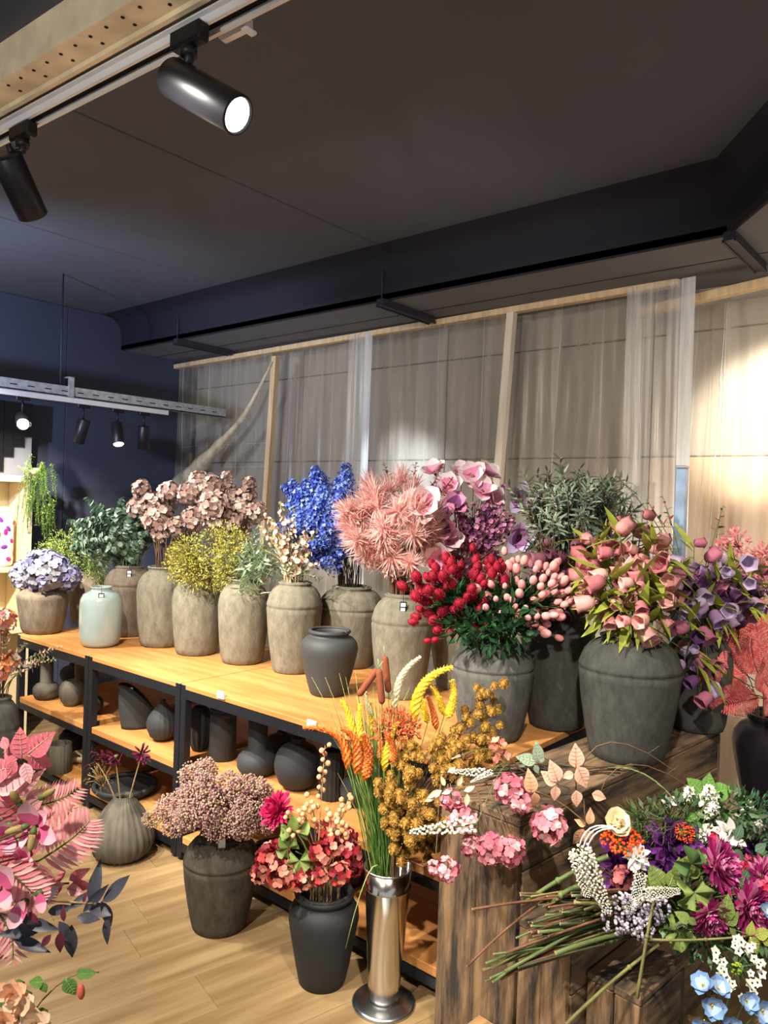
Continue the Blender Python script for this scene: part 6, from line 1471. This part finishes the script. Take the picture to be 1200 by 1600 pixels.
# lace flower and light blue anemones at the bottom corner
fl5 = MB()
for q in range(5):
    e = V3((cos(q * 1.257), sin(q * 1.257), .2)); fl5.leaf((0, 0, 0), e, V3((0, 0, 1)), .0095, .0085, 0, .2, 2)
fl5.ball((0, 0, .001), .002, 1, 5, 3); fl5 = fl5.mesh('floret', [petal('lace_white', (244, 242, 224), .03), m_ink])
root, p = piled('lace_flower', 'white lace flower with green centre above the light blue anemones', 1150, 1512, 1.55, 0, .003, (1120, 1600, 1.7))
Mf = aim(.1, .35, 1); x, y = perp(Mf); lc = MB()
cc = obj('umbel_centre', m_umbel(307, .012, .008, 30, [petal('lace_green', (166, 190, 60)), petal('lace_green2', (128, 160, 44)), m_stg], .0028), root, frame(Mf, p), kind='stuff')
for k in range(34):
    a = rp.uniform(0, 6.28); rr_ = rp.uniform(.030, .060); q = p + (x * cos(a) + y * sin(a)) * rr_ + Mf * rp.uniform(-.004, .012)
    f_ = obj('floret', fl5, root, frame(Mf + V3((rp.uniform(-.3, .3), rp.uniform(-.3, .3), .1)), q, a, rp.uniform(.9, 1.25)))
    if k % 2: obj('ray', MB().tube([p, q], .0007, 3), f_, mats=m_stg)
abm = petal('anemone_blue', (132, 168, 212), .06); acm = petal('anemone_centre', (226, 200, 90), trans=0)
apm = m_leaf(.03, .024, [abm, petal('anemone_pale', (180, 204, 232), .04)], -.1, .4, 7, 1.05, tip=.5, mb_=1); acn = m_umbel(308, .008, .005, 16, [acm, petal('anemone_centre2', (200, 170, 60)), m_stg], .0022)
for (px, py, am, s, lab) in ((1112, 1570, (-.1, .2, 1), 1.0, 'light blue anemone facing the aisle at the bottom of the frame'), (1190, 1578, (.1, .3, 1), 1.1, 'light blue anemone at the bottom right frame corner'), (1100, 1540, (-.5, .7, .4), .95, 'light blue anemone seen from its side, topmost'), (1120, 1545, (.2, .7, .5), .95, 'light blue anemone behind the one facing the aisle'), (1165, 1562, (.2, .3, .9), .9, 'light blue anemone under the lace flower'), (1140, 1600, (0, .2, 1), .95, 'light blue anemone cut by the bottom frame edge'), (1100, 1600, (-.4, 0, .9), .9, 'light blue anemone low at the left of the bunch'), (1195, 1420, (.2, .4, .9), .7, 'light blue bloom at the frame edge over the wine chrysanthemum')):
    d_ = 1.52 if py > 1500 else 1.68
    root, p = piled('anemone', lab, px, py, d_, 0, .003, (1130, 1660, 1.65) if py > 1500 else HUB)
    M = frame(aim(*am), p, rp.uniform(0, 1), s); c = obj('bloom', acn, root, M, kind='stuff')
    for q in range(7): obj('petal', apm, c, M @ Matrix.Rotation(q * .9, 4, 'Z') @ Matrix.Rotation(.95 + .22 * (q % 2), 4, 'X'))
# hidden support of that corner bunch: a low dark florist bucket
pb = at_d(1140, 1700, 1.66)
t = thing('florist_bucket', 'dark florist bucket below the light blue anemones', 'bucket', (pb.x, pb.y, 0))
obj('body', MB().lathe([(.08, 0), (.085, .01), (.10, max(.2, pb.z)), (.105, pb.z + .01), (.095, pb.z + .01), (.08, .1)], 32, (pb.x, pb.y, 0)), t, mats=m_blk); obj('handle', MB().tube([V3((pb.x + .103 * cos(a), pb.y + .103 * sin(a), pb.z + .004)) for a in [i * pi / 8 for i in range(9)]], .003, 5), t, mats=m_steelb)

# ------------------------------------------------------------------ near pink bouquet at the left edge
dF = 1.30
bq = at_d(-190, 1480, dF); TB = dict(c=V3((bq.x, bq.y, 0)), top=bq + V3((0, 0, 0)), mr=.07, H=bq.z, d=dF)
t = thing('florist_bucket', 'tall dark florist bucket that holds the near pink bouquet', 'bucket', TB['c'])
obj('body', MB().lathe([(.08, 0), (.085, .01), (.10, bq.z - .01), (.104, bq.z), (.095, bq.z), (.08, .2)], 32, TB['c']), t, mats=m_blk)
obj('band', MB().lathe([(.1015, bq.z - .06), (.103, bq.z - .055), (.103, bq.z - .045), (.1015, bq.z - .04)], 32, TB['c']), t, mats=m_steelb)
def near(name, label, px, py, d=dF, sm=None, r=.003, cat='flower'):
    a = TB['top'] + V3((rp.uniform(-.04, .04), rp.uniform(-.04, .04), -.15)); p = at_d(px, py, d)
    root, dd_, pts = loose(name, label, cat, a, p, r, sm or m_stb, TB['top'] + V3((0, 0, .12)))
    return root, p
pl1 = petal('pink_leaf', (232, 118, 136), .12); pl2 = petal('pink_leaf_pale', (246, 178, 184), .08); plv = petal('pink_vein', (214, 176, 150)); pl3 = petal('pink_leaf_rose', (214, 104, 122), .12)
pkl = [m_leaf(.06, .034, [m_, plv], .12, .25, 7, .75, vein=True) for m_ in (pl1, pl2, pl3)]
def pinkset(label, hub, d, lst):
    root, p = near('pink_leaf_branch', label, hub[0], hub[1], d, cat='branch')
    for (bx, by, tx, ty, k, W) in lst: px_leaf(root, bx, by, tx, ty, d - .01, pkl[k], rp.uniform(-.03, .03), W, (rp.uniform(-.2, .4), rp.uniform(.1, .6), 1))
pinkset('branch of broad pink veined leaves topmost in the near bouquet', (33, 1190), dF, ((34, 1186, 30, 1138, 0, 1.1), (44, 1178, 82, 1146, 0, 1.15), (30, 1184, 2, 1168, 0, 1.2), (44, 1180, 82, 1200, 2, 1.1), (38, 1192, 46, 1225, 1, 1.1), (26, 1190, 10, 1214, 0, 1.1), (12, 1170, 2, 1150, 2, .9)))
pinkset('branch of pale pink veined leaves below the topmost one', (8, 1225), dF + .02, ((-10, 1225, 48, 1205, 1, 1.2), (-10, 1235, 50, 1232, 0, 1.15), (-10, 1245, 30, 1270, 0, 1.2), (-15, 1210, 20, 1195, 0, 1.2), (-20, 1250, 15, 1290, 1, 1.2), (20, 1250, 70, 1200, 1, .55), (40, 1250, 72, 1232, 1, .9), (-10, 1265, 25, 1305, 2, 1.3), (45, 1262, 65, 1250, 1, 1.0), (-10, 1290, 20, 1330, 0, 1.2)))
pinkset('branch of deep rose leaves low in the near bouquet', (20, 1345), dF + .03, ((-10, 1320, 45, 1345, 2, 1.2), (10, 1335, 70, 1320, 2, 1.0), (30, 1350, 75, 1372, 2, 1.0), (-10, 1400, 40, 1370, 2, 1.1), (0, 1345, 30, 1400, 1, 1.0), (60, 1350, 85, 1395, 1, .8), (-10, 1440, 30, 1430, 1, 1.0), (-10, 1475, 25, 1470, 1, .9), (40, 1380, 95, 1385, 1, .8), (-5, 1490, 12, 1500, 0, 1.0)))
pinkset('small rose-leaved sprig beside the charcoal leaves', (108, 1380), dF + .02, ((92, 1380, 100, 1355, 2, 1.0), (108, 1375, 140, 1357, 2, .9), (110, 1383, 144, 1385, 2, .9), (105, 1388, 130, 1395, 1, .9), (95, 1378, 88, 1400, 2, .9)))
orm = m_leaf(.06, .042, [petal('orchid_blush', (244, 190, 202), .05), petal('orchid_hot', (228, 104, 150), .08)], -.15, .3, 8, .95, mb_=1, tip=.55)
ord_ = m_leaf(.06, .038, [petal('orchid_hot'), petal('orchid_blush')], -.1, .3, 6, .75, mb_=0) if False else orm
for (hx, hy, d, lst, lab) in ((50, 1292, dF - .05, ((48, 1290, 47, 1248, 1.0), (58, 1286, 78, 1268, .9), (60, 1296, 92, 1312, .95), (52, 1302, 58, 1328, .8), (42, 1296, 36, 1326, .8), (40, 1288, 14, 1286, .9)), 'large pale pink orchid bloom in the middle of the near bouquet'),
                          (-2, 1388, dF - .04, ((0, 1382, 24, 1352, 1.1), (-4, 1378, -8, 1338, 1.0), (2, 1392, 16, 1420, 1.0), (-8, 1390, -30, 1410, 1.0)), 'pale pink orchid bloom with hot pink heart at the left frame edge'),
                          (30, 1340, dF + .0, ((32, 1338, 48, 1320, .9), (28, 1342, 25, 1322, .9), (36, 1345, 56, 1352, .9)), 'small pale pink orchid bloom below the large one'), (5, 1300, dF - .02, ((5, 1305, -2, 1275, 1.0), (8, 1308, 22, 1335, 1.0), (0, 1310, -20, 1320, 1.0)), 'rose orchid bloom left of the large one')):
    root, p = near('orchid', lab, hx, hy, d)
    c = obj('bloom', MB().ball(p - CF * .004, .006, 0, 8, 5), root, mats=petal('orchid_heart', (220, 90, 130)))
    for (bx, by, tx, ty, W) in lst: px_leaf(c, bx, by, tx, ty, d - .006, orm, -.015, W, (rp.uniform(-.3, .3), rp.uniform(.0, .5), 1), name='petal')
    obj('calyx', cal_m, root, frame(aim(0, .3, 1), p + CF * .022, 0, 1.3))
for k, (x0, y0, x1, y1) in enumerate(((20, 1440, 40, 1425), (38, 1460, 18, 1445))): pass
pfm = petal('frond_pink', (236, 148, 152), .1); pfp = petal('frond_blush', (244, 190, 184), .08)
pinn = [MB().leaf((0, 0, 0), (0, 0, 1), (0, 1, 0), .06, .013, .15, .3, 5, .8).mesh('pinna', x) for x in (pfm, pfp)]
def nearfrond(label, P0, P1, P2, d, n, l0, side=1.0):
    root, p = near('fern_frond', label, P0[0], P0[1], d, cat='fern')
    Q = [at_d(*q, d - .02) for q in (P0, P1, P2)]; C = bez(Q[0], Q[2], Q[1] * 2 - (Q[0] + Q[2]) / 2, 20)
    obj('rachis', MB().tube(C, [.002 * (1 - .035 * i) for i in range(21)], 5), root, mats=m_stg)
    for i in range(n):
        t = .08 + .92 * i / (n - 1); k = min(19, int(t * 20)); q = C[k].lerp(C[k + 1], t * 20 - k) if k < 20 else C[20]
        tg = (C[k + 1] - C[k]).normalized(); sd_ = tg.cross(CF).normalized(); l = l0 * (.35 + .65 * sin(pi * min(1, .25 + .7 * t)))
        for s in (-1, 1):
            e = (sd_ * s * .85 + tg * (.35 + .5 * t) - CF * .1).normalized(); x = (-CF + CU * .2).cross(e).normalized(); y = e.cross(x); M = Matrix.Identity(4)
            for ii, ax in enumerate((x * .8, y, e)):
                for j in range(3): M[j][ii] = ax[j] * (l / .06)
            M.translation = q; obj('pinna', pinn[(i + (s > 0)) % 2], root, M)
nearfrond('long blush fern frond reaching right before the ribbed vase', (60, 1345), (110, 1312), (140, 1283), dF, 16, .052)
nearfrond('blush fern frond reaching right, above the long one', (40, 1260), (85, 1252), (122, 1232), dF + .05, 15, .042)
nearfrond('pink fern frond between the two right-reaching ones', (70, 1300), (95, 1285), (112, 1262), dF + .04, 12, .036)
nearfrond('blush fern frond hanging down at the bottom of the near bouquet', (0, 1350), (40, 1385), (65, 1410), dF - .01, 13, .05)
nearfrond('rose fern frond low behind the orchid at the frame edge', (-10, 1420), (15, 1455), (20, 1500), dF + .03, 10, .045)
for k, (bx, by, tx, ty) in enumerate(((25, 1432, 40, 1405), (40, 1408, 18, 1448), (62, 1395, 68, 1425))):
    root, p = near('petal_sprig', ('pale blush petal drooping before the charcoal leaves', 'large pale blush petal hanging lowest in the near bouquet', 'small blush petal under the hanging fern frond')[k], bx, by, dF - .03); px_leaf(root, bx, by, tx, ty, dF - .04, orm, 0, .8, name='petal'); obj('calyx', cal_m, root, frame(aim(0, 1, .3), p, 0, 1))
bud2 = m_bud(.03, .012, [petal('bud_olive', (170, 150, 90)), petal('bud_blush', (220, 160, 140))], False)
for k, (px, py, am, lab) in enumerate(((38, 1292, (-.9, -.2, .3), 'olive flower bud left of the large pale orchid'), (52, 1300, (0, -.9, .4), 'olive flower bud below the large pale orchid'), (66, 1245, (.8, .5, .3), 'olive flower bud above the large pale orchid'), (30, 1255, (-.2, .7, .4), 'olive flower bud between the pink leaves'))):
    root, p = near('flower_bud', lab, px, py, dF - .07, r=.0018); obj('bud', bud2, root, frame(aim(*am), p, 0, 1)); obj('calyx', cal_m, root, frame(aim(*am), p, 0, .8))
# charcoal leaf branch
dkl_m = petal('charcoal_leaf', (70, 70, 80), .12, trans=.05, rough=.4); dkl_p = petal('plum_leaf', (110, 46, 62), .12, trans=.1)
dkl = m_leaf(.06, .020, [dkl_m], .28, .3, 8, .8); dkl2 = m_leaf(.06, .020, [dkl_m], -.28, .3, 8, .8); dpl = m_leaf(.06, .024, [dkl_p], .15, .3, 6, .8)
root, p = near('charcoal_branch', 'branch of long charcoal leaves drooping right over the floor', 150, 1412, dF - .02, m_stt, cat='branch')
for (bx, by, tx, ty, mm_, W) in ((142, 1412, 155, 1348, dkl, 1.0), (160, 1408, 217, 1370, dkl2, 1.0), (138, 1415, 172, 1432, dkl2, 1.6), (168, 1432, 164, 1480, dkl, .9), (158, 1408, 180, 1455, dkl, .8), (112, 1445, 108, 1505, dkl, 1.1), (92, 1440, 118, 1480, dkl, 1.1), (70, 1448, 10, 1462, dkl2, .9), (20, 1465, 78, 1490, dkl2, .9), (75, 1425, 110, 1418, dkl, 1.1), (60, 1410, 105, 1385, dkl2, 1.0), (108, 1420, 150, 1388, dkl, .9), (40, 1440, 85, 1452, dkl, 1.0), (120, 1432, 160, 1440, dkl2, 1.2), (130, 1425, 174, 1374, dkl2, .7), (30, 1430, 60, 1445, dkl, 1.2), (20, 1450, 50, 1470, dkl, 1.2)):
    px_leaf(root, bx, by, tx, ty, dF - .02, mm_, rp.uniform(-.02, .02), W, (rp.uniform(-.2, .5), rp.uniform(.3, .8), .8))
for (bx, by, tx, ty, W) in ((95, 1455, 92, 1492, 1.0), (80, 1460, 62, 1482, 1.0), (130, 1410, 135, 1395, .9), (100, 1440, 98, 1415, .9), (45, 1425, 60, 1445, 1.1)):
    px_leaf(root, bx, by, tx, ty, dF - .035, dpl, 0, W)
# peach bunch at the bottom left corner
bq2 = at_d(-60, 1800, 1.12)
t = thing('florist_bucket', 'low dark florist bucket at the bottom left corner of the frame', 'bucket', (bq2.x, bq2.y, 0))
obj('body', MB().lathe([(.07, 0), (.075, .01), (.09, bq2.z), (.092, bq2.z + .006), (.084, bq2.z + .006), (.07, .1)], 32, (bq2.x, bq2.y, 0)), t, mats=m_blk)
obj('band', MB().lathe([(.0905, bq2.z - .05), (.092, bq2.z - .045), (.092, bq2.z - .035), (.0905, bq2.z - .03)], 32, (bq2.x, bq2.y, 0)), t, mats=m_steelb)
TB = dict(c=V3((bq2.x, bq2.y, 0)), top=bq2, mr=.06, H=bq2.z, d=1.12)
pem = [petal('peach_petal', (254, 226, 190), .05), petal('apricot_petal', (250, 200, 160), .06)]
ppm = [m_leaf(.06, .05, [x], .05, .2, 7, 1.0, tip=.5) for x in pem]
for (hx, hy, k, lab) in ((30, 1572, 0, 'peach bloom nearest the bottom left frame corner, upper one'), (55, 1600, 0, 'pale peach bloom cut by the bottom frame edge'), (5, 1598, 1, 'apricot bloom at the bottom left frame corner'), (18, 1555, 1, 'small apricot bloom behind the upper peach one')):
    root, p = near('peach_bloom', lab, hx, hy, 1.08)
    c = obj('bloom', MB().ball(p - CF * .006, .007, 0, 8, 5), root, mats=pem[1])
    for ring, (nn_, R_, dz) in enumerate(((7, 27, -.004), (5, 17, -.016))):
        for q in range(nn_):
            a = q * 2 * pi / nn_ + .3 + ring * .5
            px_leaf(c, hx + 2 * cos(a), hy + 2 * sin(a), hx + R_ * cos(a), hy + R_ * .8 * sin(a) - 3, 1.08 - ring * .004, ppm[k], dz, .95, (0, .3, 1), name='petal')
    obj('calyx', cal_m, root, frame(aim(0, .5, 1), p + CF * .02, 0, 1.2))
root, dd_, pts = loose('leafy_sprig', 'thin arching sprig with small green leaves and one coral bud', 'branch', TB['top'] - V3((0, 0, .05)), at_d(155, 1519, 1.10), .0016, stm[1], at_d(40, 1500, 1.1), n=10)
for (bx, by, tx, ty) in ((68, 1535, 44, 1535), (66, 1536, 72, 1552), (103, 1530, 118, 1556), (103, 1528, 106, 1545), (120, 1525, 140, 1516), (130, 1522, 150, 1520), (40, 1570, 25, 1585), (45, 1575, 35, 1598), (20, 1585, 30, 1600), (0, 1560, 12, 1575)):
    px_leaf(root, bx, by, tx, ty, 1.09, gl1, 0, 1.3)
obj('bud', m_bud(.022, .011, [petal('coral_bud', (224, 104, 84)), m_stg], False), root, frame(aim(.1, -1, .1), at_d(126, 1537, 1.09), 0, 1))

# ------------------------------------------------------------------ things around the cupboard end
vl = VS['left']; dl_ = vl['d']
wbl = [petal('wild_white', (238, 232, 210)), petal('wild_green', (150, 168, 100)), petal('wild_blush', (232, 196, 170)), m_stb]
wbm2 = [m_branch(320 + i, .2, wbl, 26, .03, .020, ang=.9) for i in range(2)]
bouq(vl, 'white-flowered wild branch leaning across the first shelving post', 'white wild branches', explicit([(95, 1010, .25), (75, 1025, .2), (40, 1005, .2), (20, 960, .15), (10, 1000, .1), (5, 950, .1), (60, 1040, .1), (30, 1035, .05), (85, 1030, .2)], dl_), heads(wbm2, (.8, 1.0), 'branch_flowers'), 81, m_stb)
olm2 = [m_hyd(330, .045, [petal('autumn_orange', (230, 140, 80)), petal('autumn_pink', (220, 140, 150)), petal('autumn_white', (240, 226, 210))], 34, .45, -.7)]
bouq(vl, 'orange and pink blossom head before the pine cupboard', 'autumn blossom heads', explicit([(6, 970, .05), (0, 1050, .0), (12, 1035, .1), (-5, 995, .1)], dl_), heads(olm2), 82, m_stb)
hf = at_x(50, 750, -4.74); hf.z = zt1 + .003
t = thing('hanging_fern', 'bright green fern trailing down from the cupboard top corner', 'plant', hf)
hfm = [petal('fern_bright', (150, 206, 90)), petal('fern_pale', (190, 226, 130)), petal('fern_yellow', (206, 214, 100)), m_stg]
fr = [m_branch(340 + i, .24, hfm, 80, .026, .008, ang=.9, droop=.4) for i in range(2)]
rh = random.Random(8)
for k in range(34):
    e = V3((rh.uniform(.05, .16), rh.uniform(-.13, .11), -rh.uniform(.05, .40))); top_ = hf + V3((.03, rh.uniform(-.06, .05), .05)); tip = hf + e
    C = bez(hf, tip, top_ + V3((.08, e.y * .8, .03)), 6); obj('stem', MB().tube(C, .0014, 4), t, mats=m_stg)
    obj('frond', fr[k % 2], t, frame((C[-1] - C[-3]), tip, rh.uniform(0, 6), rh.uniform(.7, 1)), kind='stuff')
for k in range(8):
    tip = hf + V3((rh.uniform(0, .1), rh.uniform(-.14, .1), rh.uniform(.03, .09))); obj('frond', fr[k % 2], t, frame(tip - hf, tip, rh.uniform(0, 6), .5), kind='stuff')
obj('pot', MB().lathe([(.03, 0), (.05, .02), (.055, .05), (.05, .05)], 20, hf), t, mats=m_cb)
